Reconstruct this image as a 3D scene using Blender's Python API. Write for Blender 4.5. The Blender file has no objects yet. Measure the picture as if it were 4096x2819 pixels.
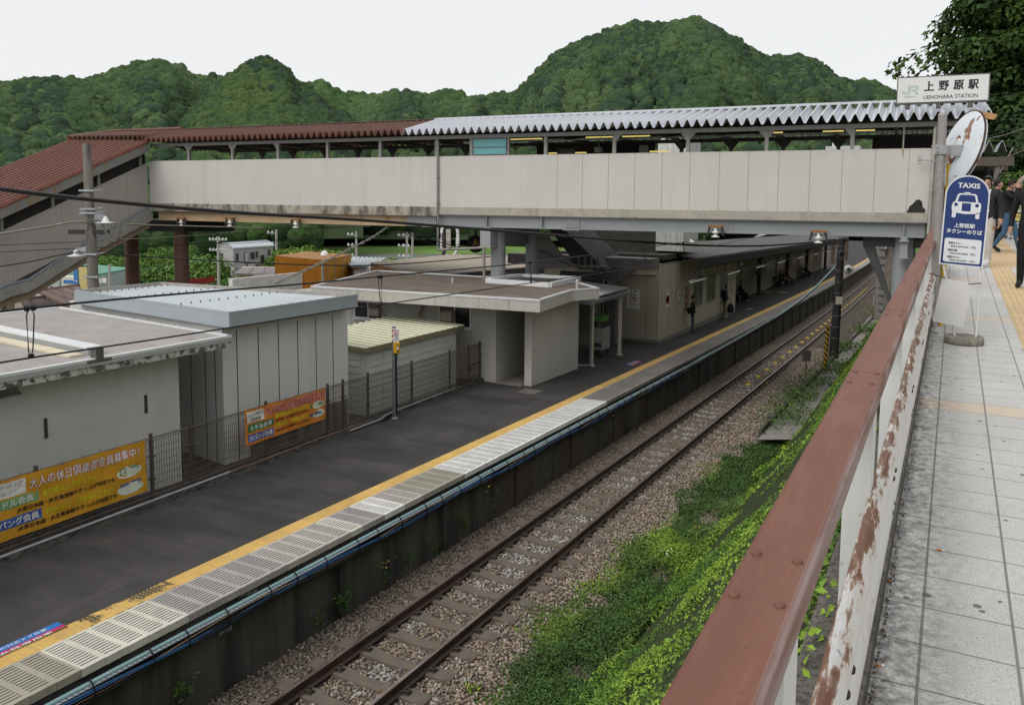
import bpy, bmesh, math, random
import numpy as np
from mathutils import Vector, Matrix
random.seed(7); rng = np.random.default_rng(7)
SC = bpy.context.scene; COL = SC.collection
sin, cos, tan, pi, rad = math.sin, math.cos, math.tan, math.pi, math.radians

# ------------------------------------------------------------------ camera
FPX, CX, CY = 3211.329, 2190.861, 1126.740          # focal length and principal point in photograph pixels
YAW, PITCH, ROLL = rad(-26.7187), rad(5.382), rad(0.659)
GT, GW = -0.0153778, 0.0285492                       # grade of the tracks, grade of the walkway
CAM = Vector((6.81625, 0.0, 5.06111))
def _axes():
    f = Vector((sin(YAW)*cos(PITCH), cos(YAW)*cos(PITCH), -sin(PITCH)))
    r = Vector((cos(YAW), -sin(YAW), 0)); u = r.cross(f)
    return r*cos(ROLL)+u*sin(ROLL), -r*sin(ROLL)+u*cos(ROLL), f
AR, AU, AF = _axes()
cd = bpy.data.cameras.new('camera'); cam = bpy.data.objects.new('camera', cd); COL.objects.link(cam)
cam.matrix_world = Matrix(((AR.x, AU.x, -AF.x, CAM.x), (AR.y, AU.y, -AF.y, CAM.y), (AR.z, AU.z, -AF.z, CAM.z), (0, 0, 0, 1)))
cd.sensor_width = 36; cd.lens = 36*FPX/4096; cd.shift_x = (2048-CX)/4096; cd.shift_y = (CY-1409.5)/4096
cd.clip_start = 0.05; cd.clip_end = 6000
SC.camera = cam

# ------------------------------------------------------------------ overcast sky and soft sun
W = bpy.data.worlds.new('World'); SC.world = W; W.use_nodes = True
nt = W.node_tree; bg = nt.nodes['Background']
SUN_EL, SUN_AZ = rad(50), rad(200)                   # behind the camera, slightly to its left
sky = nt.nodes.new('ShaderNodeTexSky'); sky.sky_type = 'NISHITA'; sky.sun_disc = False
sky.sun_elevation = SUN_EL; sky.sun_rotation = SUN_AZ
mx = nt.nodes.new('ShaderNodeMix'); mx.data_type = 'RGBA'; mx.inputs['Factor'].default_value = 0.95
mx.inputs['B'].default_value = (8.9, 9.0, 9.1, 1)    # closed cloud layer
nt.links.new(sky.outputs['Color'], mx.inputs['A']); nt.links.new(mx.outputs['Result'], bg.inputs['Color'])
bg.inputs['Strength'].default_value = 0.1
sl = bpy.data.lights.new('sun', 'SUN'); sun = bpy.data.objects.new('sun', sl); COL.objects.link(sun)
sl.energy = 1.5; sl.angle = rad(40); sl.color = (1.0, 0.97, 0.92)
sd = Vector((sin(SUN_AZ)*cos(SUN_EL), cos(SUN_AZ)*cos(SUN_EL), sin(SUN_EL)))
sun.rotation_euler = sd.to_track_quat('Z', 'Y').to_euler()
SC.view_settings.view_transform = 'Standard'; SC.view_settings.look = 'None'
SC.view_settings.exposure = 0.0; SC.view_settings.gamma = 1.0
SC.render.engine = 'CYCLES'
SC.cycles.max_bounces = 6; SC.cycles.diffuse_bounces = 3

# ------------------------------------------------------------------ survey: where a sight line meets a known surface
def ray(u, v): return AF + AR*((u-CX)/FPX) - AU*((v-CY)/FPX)
def onz(u, v, z0, g=0.0):
    d = ray(u, v); return CAM + d*((z0-CAM.z)/(d.z-g*d.y))
def onx(u, v, x):
    d = ray(u, v); return CAM + d*((x-CAM.x)/d.x)
def ony(u, v, y):
    d = ray(u, v); return CAM + d*(y/d.y)
def atd(u, v, D): return CAM + ray(u, v)*D
def onplane(u, v, P, n):
    d = ray(u, v); return CAM + d*((P-CAM).dot(n)/d.dot(n))
def plat(u, v, dz=0.0): return onz(u, v, dz, GT)
def zt(y, z=0.0): return z + GT*y                     # height on the graded trackbed
ZW0 = CAM.z-1.55
def zw(y, z=0.0): return ZW0 + GW*y + z               # height on the walkway
def cu(y): return -1.8e-4*max(0.0, y-35)**2           # the line bends left far off
WY = lambda u, v, h=0.0: onz(u, v, ZW0+h, GW)

# ------------------------------------------------------------------ materials
def _n(t, nodes, **kw):
    n = nodes.new(t)
    for k, v in kw.items():
        if k in n.inputs: n.inputs[k].default_value = v
        else: setattr(n, k, v)
    return n
def c4(c): return (c[0], c[1], c[2], 1.0)
class Mat:
    """small builder for a procedural material; self.col is the running colour socket"""
    def __init__(s, name, col, rough=.8, metal=0.0, spec=.3):
        s.m = bpy.data.materials.new(name); s.m.use_nodes = True
        s.t = s.m.node_tree; s.N = s.t.nodes; s.L = s.t.links
        s.b = s.N['Principled BSDF']; s.b.inputs['Roughness'].default_value = rough
        s.b.inputs['Metallic'].default_value = metal; s.b.inputs['Specular IOR Level'].default_value = spec
        s.tc = s.N.new('ShaderNodeTexCoord'); s.co = s.tc.outputs['Object']
        rgb = s.N.new('ShaderNodeRGB'); rgb.outputs[0].default_value = c4(col); s.col = rgb.outputs[0]
        s.base = col
    def map(s, scale):
        m = s.N.new('ShaderNodeMapping'); m.inputs['Scale'].default_value = scale if hasattr(scale, '__len__') else (scale,)*3
        s.L.new(s.co, m.inputs['Vector']); return m.outputs[0]
    def noise(s, scale, detail=4, rough=.6):
        n = s.N.new('ShaderNodeTexNoise'); n.inputs['Scale'].default_value = 1.0
        n.inputs['Detail'].default_value = detail; n.inputs['Roughness'].default_value = rough
        s.L.new(s.map(scale), n.inputs['Vector']); return n.outputs['Fac']
    def ramp(s, fac, a, b):
        r = s.N.new('ShaderNodeMapRange'); r.inputs['From Min'].default_value = a; r.inputs['From Max'].default_value = b
        s.L.new(fac, r.inputs['Value']); return r.outputs['Result']
    def math(s, op, a, b=None):
        n = s.N.new('ShaderNodeMath'); n.operation = op
        for i, x in enumerate((a, b)):
            if x is None: continue
            if isinstance(x, (int, float)): n.inputs[i].default_value = x
            else: s.L.new(x, n.inputs[i])
        return n.outputs[0]
    def xyz(s):
        n = s.N.new('ShaderNodeSeparateXYZ'); s.L.new(s.co, n.inputs[0]); return n.outputs
    def mix(s, fac, col, amt=1.0, blend='MIX'):
        m = s.N.new('ShaderNodeMix'); m.data_type = 'RGBA'; m.blend_type = blend
        if amt != 1.0: fac = s.math('MULTIPLY', fac, amt)
        if isinstance(fac, (int, float)): m.inputs['Factor'].default_value = fac
        else: s.L.new(fac, m.inputs['Factor'])
        s.L.new(s.col, m.inputs['A'])
        if hasattr(col, 'is_linked'): s.L.new(col, m.inputs['B'])
        else: m.inputs['B'].default_value = c4(col)
        s.col = m.outputs['Result']; return s
    def var(s, scale=3, amt=.25, detail=4):
        f = s.ramp(s.noise(scale, detail), .3, .7)
        d = [max(0, x*(1-amt)) for x in s.base]; l = [min(1, x*(1+amt)) for x in s.base]
        s.mix(f, l); s2 = s.math('SUBTRACT', 1.0, f); s.mix(s2, d, .7); return s
    def stain(s, scale, col, lo=.5, hi=.7, amt=.8, detail=5):
        return s.mix(s.ramp(s.noise(scale, detail), lo, hi), col, amt)
    def streak(s, col, amt=.6, lo=.52, hi=.72, fx=7, fz=.5): return s.stain((fx, fx, fz), col, lo, hi, amt)
    def attr(s, name='tint', amt=1.0, blend='MULTIPLY'):
        a = s.N.new('ShaderNodeAttribute'); a.attribute_name = name
        m = s.N.new('ShaderNodeMix'); m.data_type = 'RGBA'; m.blend_type = blend; m.inputs['Factor'].default_value = amt
        s.L.new(s.col, m.inputs['A']); s.L.new(a.outputs['Color'], m.inputs['B']); s.col = m.outputs['Result']; return s
    def bump(s, scale=60, strength=.3, dist=.01, detail=3):
        b = s.N.new('ShaderNodeBump'); b.inputs['Strength'].default_value = strength; b.inputs['Distance'].default_value = dist
        s.L.new(s.noise(scale, detail), b.inputs['Height']); s.L.new(b.outputs[0], s.b.inputs['Normal']); return s
    def out(s):
        s.L.new(s.col, s.b.inputs['Base Color']); return s.m
def plain(name, col, rough=.7, metal=0.0, amt=.18, scale=4, spec=.3): return Mat(name, col, rough, metal, spec).var(scale, amt).out()
def flat(name, col, rough=.6): 
    m = Mat(name, col, rough); return m.var(9, .06).out()
def glow(name, col, strength):
    m = Mat(name, col, .5); m.b.inputs['Emission Color'].default_value = c4(col); m.b.inputs['Emission Strength'].default_value = strength
    return m.out()

# ------------------------------------------------------------------ meshes
ORIG = {}
class MB:
    def __init__(s): s.v = []; s.f = []; s.m = []; s.s = []
    def add(s, vs, fs, mi=0, smooth=False):
        o = len(s.v); s.v.extend(tuple(p) for p in vs)
        for f in fs: s.f.append([o+i for i in f]); s.m.append(mi); s.s.append(smooth)
        return s
    def hexa(s, p, mi=0):   # p: 4 bottom (ccw from above), 4 top
        return s.add(p, [(3, 2, 1, 0), (4, 5, 6, 7), (0, 1, 5, 4), (1, 2, 6, 5), (2, 3, 7, 6), (3, 0, 4, 7)], mi)
    def box(s, a, b, mi=0):
        (x0, y0, z0), (x1, y1, z1) = [min(i, j) for i, j in zip(a, b)], [max(i, j) for i, j in zip(a, b)]
        return s.hexa([(x0, y0, z0), (x1, y0, z0), (x1, y1, z0), (x0, y1, z0), (x0, y0, z1), (x1, y0, z1), (x1, y1, z1), (x0, y1, z1)], mi)
    def obox(s, c, ex, ey, ez, mi=0):   # centre and three half-extent vectors
        c, ex, ey, ez = Vector(c), Vector(ex), Vector(ey), Vector(ez)
        return s.hexa([c-ex-ey-ez, c+ex-ey-ez, c+ex+ey-ez, c-ex+ey-ez, c-ex-ey+ez, c+ex-ey+ez, c+ex+ey+ez, c-ex+ey+ez], mi)
    def prism(s, poly, ext, mi=0, smooth=False):
        n = len(poly); e = Vector(ext); a = [Vector(p) for p in poly]; b = [p+e for p in a]
        s.add(a+b, [tuple(range(n))[::-1], tuple(range(n, 2*n))], mi)
        return s.add(a+b, [(i, (i+1) % n, n+(i+1) % n, n+i) for i in range(n)], mi, smooth)
    def quad(s, *p, mi=0): return s.add(p, [tuple(range(len(p)))], mi)
    def tube(s, path, r, n=8, mi=0, smooth=True, cap=True, flat=None):
        P = [Vector(p) for p in path]; k = len(P); R = r if hasattr(r, '__len__') else [r]*k
        up = Vector((0, 0, 1)); vs = []
        for i, p in enumerate(P):
            t = (P[min(i+1, k-1)]-P[max(i-1, 0)]).normalized()
            a = t.cross(up)
            if a.length < 1e-3: a = t.cross(Vector((0, 1, 0)))
            a.normalize(); b = a.cross(t)
            for j in range(n):
                q = 2*pi*(j+.5)/n; vs.append(p+(a*cos(q)+b*sin(q))*R[i])
        fs = [(i*n+j, i*n+(j+1) % n, (i+1)*n+(j+1) % n, (i+1)*n+j) for i in range(k-1) for j in range(n)]
        s.add(vs, fs, mi, smooth)
        if cap: s.add(vs[:n], [tuple(range(n))], mi); s.add(vs[-n:], [tuple(range(n))[::-1]], mi)
        return s
    def bar(s, a, b, w, h=None, mi=0): return s.tube([a, b], w*.7071, 4, mi, False)
    def cyl(s, a, b, r0, r1=None, n=16, mi=0): return s.tube([a, b], [r0, r0 if r1 is None else r1], n, mi)
    def lathe(s, c, prof, n=16, mi=0, axis=(0, 0, 1)):
        ax = Vector(axis).normalized(); a = ax.orthogonal().normalized(); b = ax.cross(a); c = Vector(c); vs = []
        for r, h in prof:
            for j in range(n):
                q = 2*pi*j/n; vs.append(c+ax*h+(a*cos(q)+b*sin(q))*r)
        k = len(prof)
        s.add(vs, [(i*n+j, i*n+(j+1) % n, (i+1)*n+(j+1) % n, (i+1)*n+j) for i in range(k-1) for j in range(n)], mi, True)
        s.add(vs[:n], [tuple(range(n))[::-1]], mi); return s.add(vs[-n:], [tuple(range(n))], mi)
    def grid(s, rows, mi=0, smooth=False, thick=None):
        n, m = len(rows), len(rows[0]); vs = [Vector(p) for r in rows for p in r]
        fs = [(i*m+j, i*m+j+1, (i+1)*m+j+1, (i+1)*m+j) for i in range(n-1) for j in range(m-1)]
        s.add(vs, fs, mi, smooth)
        if thick:
            t = Vector(thick); s.add([p+t for p in vs], [f[::-1] for f in fs], mi, smooth)
            rim = [(0, j) for j in range(m)]+[(i, m-1) for i in range(1, n)]+[(n-1, j) for j in range(m-2, -1, -1)]+[(i, 0) for i in range(n-2, 0, -1)]
            rv = [vs[i*m+j] for i, j in rim]; k = len(rv)
            s.add(rv+[p+t for p in rv], [(i, (i+1) % k, k+(i+1) % k, k+i) for i in range(k)], mi)
        return s
    def text(s, body, O, ux, uy, w, h, bold=0.0, mi=0):
        """writing scaled into a w x h box whose lower left corner is O, along unit vectors ux, uy"""
        vs, fs, bb = glyphs(body); sx = w/(bb[1]-bb[0]); sy = h/(bb[3]-bb[2]); nn = ux.cross(uy).normalized()
        for k, (a, b) in enumerate(spread(bold)):
            s.add([O+ux*((x-bb[0]+a)*sx)+uy*((y-bb[2]+b)*sy)+nn*(.0003*k) for x, y in vs], fs, mi)
        return s
    def build(s, name, mats, parent=None, origin=None):
        me = bpy.data.meshes.new(name)
        if parent is not None: o = ORIG[parent.name]
        elif origin is not None: o = Vector(origin)
        else:
            A = np.array(s.v); o = Vector(((A[:, 0].min()+A[:, 0].max())/2, (A[:, 1].min()+A[:, 1].max())/2, A[:, 2].min()))
        me.from_pydata([(p[0]-o[0], p[1]-o[1], p[2]-o[2]) for p in s.v], [], s.f)
        if not isinstance(mats, (list, tuple)): mats = [mats]
        for m in mats: me.materials.append(m)
        me.polygons.foreach_set('material_index', s.m); me.polygons.foreach_set('use_smooth', s.s)
        me.update(); ob = bpy.data.objects.new(name, me); COL.objects.link(ob)
        if parent is not None: ob.parent = parent
        else: ob.location = o
        ORIG[ob.name] = Vector(o); return ob
_G = {}
def spread(d): return [(0, 0)] if d <= 0 else [(0, 0), (d, d*.6), (-d, -d*.6), (-d, d*.6), (d, -d*.6)]
def glyphs(body):
    k = body
    if k not in _G:
        c = bpy.data.curves.new('t', 'FONT'); c.body = body; c.size = 1; c.resolution_u = 2
        o = bpy.data.objects.new('t', c); COL.objects.link(o)
        dg = bpy.context.evaluated_depsgraph_get(); me = bpy.data.meshes.new_from_object(o.evaluated_get(dg))
        vs = [(v.co.x, v.co.y) for v in me.vertices]; fs = [tuple(p.vertices) for p in me.polygons]
        bpy.data.objects.remove(o); bpy.data.curves.remove(c); bpy.data.meshes.remove(me)
        xs = [p[0] for p in vs]; ys = [p[1] for p in vs]; _G[k] = (vs, fs, (min(xs), max(xs), min(ys), max(ys)))
    return _G[k]
def tag(o, label=None, cat=None, group=None, kind=None):
    if label: o['label'] = label
    if cat: o['category'] = cat
    if group: o['group'] = group
    if kind: o['kind'] = kind
    return o
def thing(name, label, cat, loc, group=None):
    o = bpy.data.objects.new(name, None); COL.objects.link(o); o.location = loc; o.empty_display_size = .2
    ORIG[o.name] = Vector(loc); return tag(o, label, cat, group)
def struct(o): o['kind'] = 'structure'; return o
def dup(root, loc, label=None, rotz=None):
    def rec(o, par):
        c = o.copy(); COL.objects.link(c); c.parent = par
        for ch in list(o.children): rec(ch, c)
        return c
    r = rec(root, None); r.location = loc; ORIG[r.name] = Vector(loc)
    if label: r['label'] = label
    if rotz is not None: r.rotation_euler = (0, 0, rotz)
    return r
def npmesh(name, V, Fc, mat, tint=None, smooth=False, origin=None, parent=None):
    """mesh from numpy arrays; Fc is (n,3) or (n,4); tint is per-vertex rgb"""
    me = bpy.data.meshes.new(name); V = np.asarray(V, dtype=np.float32); Fc = np.asarray(Fc, dtype=np.int32); k = Fc.shape[1]
    o = ORIG[parent.name] if parent is not None else (Vector(origin) if origin is not None else Vector(((V[:, 0].min()+V[:, 0].max())/2, (V[:, 1].min()+V[:, 1].max())/2, V[:, 2].min())))
    V = V-np.array(o, dtype=np.float32)
    me.vertices.add(len(V)); me.vertices.foreach_set('co', V.ravel())
    me.loops.add(Fc.size); me.loops.foreach_set('vertex_index', Fc.ravel())
    me.polygons.add(len(Fc)); me.polygons.foreach_set('loop_start', np.arange(0, Fc.size, k, dtype=np.int32))
    me.polygons.foreach_set('use_smooth', np.full(len(Fc), smooth)); me.update(calc_edges=True)
    if tint is not None:
        a = me.color_attributes.new('tint', 'FLOAT_COLOR', 'POINT')
        c = np.ones((len(V), 4), dtype=np.float32); c[:, :3] = tint; a.data.foreach_set('color', c.ravel())
    me.materials.append(mat); ob = bpy.data.objects.new(name, me); COL.objects.link(ob)
    if parent is not None: ob.parent = parent
    else: ob.location = o
    ORIG[ob.name] = o; return ob
def vnoise(x, y, seed=0):
    """smooth lattice noise in 0..1 on arrays"""
    x = np.asarray(x, float); y = np.asarray(y, float); xi = np.floor(x).astype(np.int64); yi = np.floor(y).astype(np.int64)
    fx = x-xi; fy = y-yi; fx = fx*fx*(3-2*fx); fy = fy*fy*(3-2*fy)
    def h(a, b):
        n = (a*374761393+b*668265263+seed*974634777) & 0xffffffff; n = ((n ^ (n >> 13))*1274126177) & 0xffffffff
        return ((n ^ (n >> 16)) & 0xffff)/65535.0
    return (h(xi, yi)*(1-fx)+h(xi+1, yi)*fx)*(1-fy)+(h(xi, yi+1)*(1-fx)+h(xi+1, yi+1)*fx)*fy
def fbm(x, y, seed=0, o=4): return sum(vnoise(x*2**i, y*2**i, seed+i)*.5**i for i in range(o))/(2-.5**(o-1))
def leaves(P, N, size, tint, aspect=.55, jit=.5, fold=.25):
    """one folded leaf (two triangles) per point; N: preferred normals"""
    n = len(P); N = N+rng.normal(0, jit, (n, 3)); N /= np.linalg.norm(N, axis=1)[:, None]+1e-9
    a = np.cross(N, rng.normal(0, 1, (n, 3))); a /= np.linalg.norm(a, axis=1)[:, None]+1e-9; b = np.cross(N, a)
    s = (size*rng.uniform(.6, 1.4, n))[:, None]
    V = np.stack([P-a*s, P+b*s*aspect+N*s*fold, P+a*s, P-b*s*aspect+N*s*fold], 1).reshape(-1, 3)
    i = np.arange(n)[:, None]*4
    F = np.concatenate([i+np.array([[0, 1, 2]]), i+np.array([[0, 2, 3]])], 0)
    return V, F, np.repeat(tint, 4, 0)
# =================================================================== SETTING
def smooth(a, b, x):
    t = np.clip((x-a)/(b-a), 0, 1); return t*t*(3-2*t)
def ground_z(x, y):
    x = np.asarray(x, float); y = np.asarray(y, float)
    base = -1.75+GT*np.clip(y, -60, 220)
    s = np.maximum(smooth(-30, -66, x), smooth(215, 300, y))
    z = base*(1-s)+(-14)*s
    r = np.hypot(x-CAM.x, y)
    far = np.where(x < -20, 1.0, smooth(200, 260, y))
    z = z-1.2*smooth(243, 250, r)*(1-smooth(308, 316, r))*far
    z = z+6.0*smooth(312, 470, r)*far
    z = z+1.2*(fbm(x/23, y/23, 3)-.5)*s
    hill = np.clip(x-9.5-0.05*np.clip(y-30, 0, 400), 0, 60)*smooth(22, 34, y)
    return z+hill*.85+smooth(8.7, 9.4, x)*smooth(-80, -60, y)*(5.3+GW*np.clip(y, -20, 120)-GT*np.clip(y, -60, 220))
xs = np.concatenate([np.linspace(-1500, -480, 18), np.linspace(-470, -20, 110), np.linspace(-18, 12, 24), np.linspace(14, 80, 24), np.linspace(120, 900, 10)])
ys = np.concatenate([np.linspace(-120, -10, 12), np.linspace(-6, 120, 64), np.linspace(124, 520, 80), np.linspace(560, 2200, 20)])
GX, GY = np.meshgrid(xs, ys); GZ = ground_z(GX, GY)
r_ = np.hypot(GX-CAM.x, GY)
V = np.stack([GX, GY, GZ], -1).reshape(-1, 3); nx = len(xs); ny = len(ys)
ii, jj = np.meshgrid(np.arange(ny-1), np.arange(nx-1), indexing='ij'); q = (ii*nx+jj).ravel()
Fq = np.stack([q, q+1, q+nx+1, q+nx], 1)
grass = np.array([.10, .17, .035]); dirt = np.array([.11, .095, .075]); grey = np.array([.16, .16, .15])
gs = np.maximum(smooth(-34, -48, GX), smooth(220, 260, GY)).ravel()[:, None]
pn = fbm(GX/16, GY/16, 9).ravel()[:, None]
tint = dirt*(1-gs)+gs*(grass*(.6+1.0*pn))
road = ((fbm(GX/60, GY/60, 5) > .56) & (GX < -48) & (r_ < 235)).ravel()[:, None]
tint = np.where(road, grey, tint)
far = (r_ > 312).ravel()[:, None]; tint = np.where(far, np.array([.13, .23, .045])*(.55+.9*pn), tint)
m = Mat('earth and grass', (1, 1, 1), .95).attr('tint'); m.stain(2.5, (.05, .06, .02), .5, .75, .5); g_m = m.bump(3, .6, .15).out()
gr = struct(npmesh('ground', V, Fq, g_m, tint, True, origin=(0, 0, 0)))

m = Mat('river water', (.085, .11, .065), .35, 0, .5).var(.02, .3).bump(.5, .15, .05); w_m = m.out()
mb = MB(); k = 40
ar = [rad(-75)+rad(77)*i/k for i in range(k+1)]
mb.grid([[(CAM.x+r*sin(a), r*cos(a), -13.75) for a in ar] for r in (246, 280, 312)])
struct(mb.build('river', w_m))

# ---- platform -------------------------------------------------------------
def strip(x0, x1, z, y0, y1, n, mi=0, mb=None):
    mb = mb or MB(); rows = [[(x0+cu(y), y, zt(y, z)), (x1+cu(y), y, zt(y, z))] for y in [y0+(y1-y0)*i/n for i in range(n+1)]]
    return mb.grid(rows, mi)
m = Mat('platform asphalt', (.062, .058, .057), .92, 0, .2).var(.9, .28).stain((.35, 1.4, 1), (.035, .033, .034), .5, .64, .65)
m.stain((140, 140, 140), (.20, .19, .18), .64, .72, .55, 2)
m.stain((1.6, .25, 1), (.13, .12, .11), .6, .72, .35)
asph = m.bump(90, .45, .006).out()
mb = strip(-14.0, -2.56, -.004, -2, 240, 60)
plf = struct(mb.build('platform', asph, origin=(0, 0, 0)))
m = Mat('tactile yellow', (.62, .40, .12), .75).var(1.2, .2).stain(5, (.40, .27, .11), .52, .72, .5)
X = m.xyz(); fx = m.math('FRACT', m.math('DIVIDE', m.math('ADD', X[0], 10.28), .0555)); fy = m.math('FRACT', m.math('DIVIDE', m.math('SUBTRACT', X[1], 5.22), .0555))
dd = m.math('ADD', m.math('POWER', m.math('SUBTRACT', fx, .5), 2), m.math('POWER', m.math('SUBTRACT', fy, .5), 2))
dot = m.math('LESS_THAN', dd, .06); m.mix(dot, (.5, .33, .11), .7)
wear = m.ramp(m.noise((2.2, .9, 1)), .62, .7); gate = m.math('MULTIPLY', m.math('GREATER_THAN', X[1], 5.85), m.math('LESS_THAN', X[1], 7.1))
wear = m.math('MULTIPLY', m.ramp(m.noise((3.5, 2.2, 1)), .47, .53), gate); m.mix(m.math('MULTIPLY', wear, m.math('SUBTRACT', 1, dot)), (.05, .045, .04), .95)
sm = m.math('FRACT', m.math('DIVIDE', m.math('SUBTRACT', X[1], 5.222), .2785)); m.mix(m.math('LESS_THAN', sm, .02), (.28, .22, .14), .9)
yel = m.out()
yel2 = Mat('tactile yellow edge course', (.68, .46, .15), .75).var(2, .1).out()
mb = strip(-2.575, -2.285, .003, -2, 240, 60)
mb.build('tactile_strip', yel, plf)
def slat(name, col, amt=.14):
    m = Mat(name, col, .7).var(1.5, amt).stain(4, [c*.62 for c in col], .5, .75, .5)
    X = m.xyz(); gx = m.math('FRACT', m.math('DIVIDE', m.math('ADD', X[0], 10.28), .0575)); gy = m.math('FRACT', m.math('DIVIDE', m.math('SUBTRACT', X[1], 5.222), .2785))
    k = m.math('MULTIPLY', m.math('LESS_THAN', gx, .34), m.math('MULTIPLY', m.math('GREATER_THAN', gy, .13), m.math('LESS_THAN', gy, .87)))
    k = m.math('MULTIPLY', k, m.math('MULTIPLY', m.math('GREATER_THAN', X[0], -2.235), m.math('LESS_THAN', X[0], -1.56)))
    m.mix(k, (.03, .028, .027), .93)
    b = m.N.new('ShaderNodeBump'); b.invert = True; b.inputs['Distance'].default_value = .012; b.inputs['Strength'].default_value = .9
    m.L.new(k, b.inputs['Height']); m.L.new(b.outputs[0], m.b.inputs['Normal']); return m.out()
slats = [slat('edge tile tan', (.36, .33, .27)), slat('edge tile cream', (.60, .58, .50)), slat('edge tile mauve', (.37, .34, .33)),
         slat('edge tile pinkish', (.47, .43, .39)), slat('edge tile white', (.72, .71, .69)), slat('edge tile dark', (.25, .23, .21), .25)]
mb = MB()
def which(y):
    for lim, k in ((5.2, 0), (6.57, 1), (8.25, 2), (9.6, 3), (10.0, 1), (10.55, 2), (11.1, 4), (11.7, 3), (12.85, 0), (20.3, 4)):
        if y < lim: return k
    return 5
for i in range(-26, 150):
    y = 5.222+.2785*i+.002
    k = which(y+.1); mb.box((-2.283+cu(y), y, zt(y+.14, -.09)), (-1.505+cu(y), y+.2745, zt(y+.14, .004)), k)
mb.build('edge_tiles', slats, plf)
mb = MB(); yy = [46.95+(240-46.95)*i/50 for i in range(51)]
mb.grid([[(-2.283+cu(y), y, zt(y, .003)), (-1.505+cu(y), y, zt(y, .003)), (-1.505+cu(y), y, zt(y, -.09))] for y in yy]); mb.build('far_edge_tiles', slats[5], plf)
m = Mat('platform wall concrete', (.085, .08, .072), .95).var(1.2, .3).streak((.022, .021, .02), .8, .46, .66, 2.4, .22).streak((.17, .16, .14), .4, .62, .75, 5, .3)
X = m.xyz(); bt = m.N.new('ShaderNodeTexBrick'); bt.inputs['Scale'].default_value = 1; bt.inputs['Brick Width'].default_value = .22; bt.inputs['Row Height'].default_value = .075
bt.inputs['Mortar Size'].default_value = .006; bt.inputs['Color1'].default_value = (.07, .055, .045, 1); bt.inputs['Color2'].default_value = (.05, .04, .034, 1); bt.inputs['Mortar'].default_value = (.15, .13, .11, 1)
cx_ = m.N.new('ShaderNodeCombineXYZ'); m.L.new(X[1], cx_.inputs[0]); m.L.new(X[2], cx_.inputs[1]); m.L.new(cx_.outputs[0], bt.inputs['Vector'])
gt_ = m.math('MULTIPLY', m.math('GREATER_THAN', X[1], 14.6), m.math('LESS_THAN', m.math('FRACT', m.math('DIVIDE', X[1], 2.9)), .62)); m.mix(gt_, bt.outputs['Color'], .85)
pw_m = m.bump(25, .5, .01).out()
mb = MB(); yy = [-2+242*i/70 for i in range(71)]
mb.grid([[(-1.57+cu(y), y, zt(y, -.088)), (-1.57+cu(y), y, zt(y, -.30)), (-1.66+cu(y), y, zt(y, -.302)), (-1.66+cu(y), y, zt(y, -1.75))] for y in yy]); mb.build('platform_wall', pw_m, plf)
for i in range(24):     # buttress ribs on the wall
    y = 9.5+i*2.9; MBp = MB(); MBp.box((-1.70+cu(y), y, zt(y, -1.7)), (-1.60+cu(y), y+.35, zt(y, -.302))); MBp.build('wall_rib', pw_m, plf)
chalk = plain('chalk', (.5, .5, .48), .9)
uy_ = Vector((0, 1, GT)).normalized(); uz_ = Vector((0, 0, 1))
for txt, u, v, w, h in (('No. 8', 962, 2388, .16, .055), ('D=1505', 985, 2370, .20, .05), ('H=1104', 987, 2384, .18, .04), ('D=1513', 880, 2512, .20, .07), ('H=1100', 878, 2545, .21, .07)):
    x = -1.566 if v < 2450 else -1.652
    p = onx(u, v, x); mb = MB(); mb.text(txt, p, uy_, uz_, w, h, .01); mb.build('chalk_mark', chalk, plf)
blk = plain('black plate', (.012, .012, .012), .6); whi = plain('white paint', (.75, .75, .73), .6, amt=.05)
for u, v in ((1744, 1976), (2200, 1733), (2497, 1578)):
    p = onx(u, v, -1.564); mb = MB(); mb.box((p.x-.004, p.y, p.z), (p.x+.004, p.y+.38, p.z+.085), 0)
    mb.text('No.7' if u < 2000 else 'No.6', p+Vector((.006, .02, .015)), uy_, uz_, .13, .055, .01, 1); mb.text('D=1506', p+Vector((.006, .19, .05)), uy_, uz_, .16, .028, 0, 1); mb.text('H=1104', p+Vector((.006, .19, .01)), uy_, uz_, .16, .028, 0, 1)
    mb.build('survey_plate', [blk, whi], plf)
# boarding position stickers on the asphalt
red_s = plain('sticker magenta', (.55, .03, .14), .5); blu_s = plain('sticker blue', (.03, .17, .52), .5)
def sticker(u, v, L, lab, red='弱冷車', txt='乗車位置'):
    p = plat(u, v, .004); t = thing('floor_sticker', lab, 'sticker', p, 'boarding stickers on the platform')
    for k, (mt, dx, s) in enumerate(((blu_s, -.24, txt), (red_s, -.12, red))):
        mb = MB(); a = Vector((p.x+dx, p.y, zt(p.y, .003))); mb.quad(a, a+Vector((.115, 0, 0)), a+Vector((.115, L, GT*L)), a+Vector((0, L, GT*L)), mi=0)
        mb.text(s, a+Vector((.09, .08, .003)), Vector((0, 1, GT)), Vector((-1, 0, 0)), L-.25, .06, .01, 1); mb.build('colour_band', [mt, whi], t)
    return t
sticker(-20, 2640, .85, 'blue and pink boarding sticker at the near left end of the yellow tactile strip', '女性専用車', 'この付近ドア位置')
sticker(2530, 1461, .95, 'pink and blue floor sticker beside the lean-to canopy posts', '3号車', '乗車位置'); sticker(2998, 1240, 1.0, 'faint pink and blue floor sticker beyond the man holding a backpack', '4号車', '乗車位置')
yst = plain('yellow floor notice', (.45, .4, .1), .7)
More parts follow.
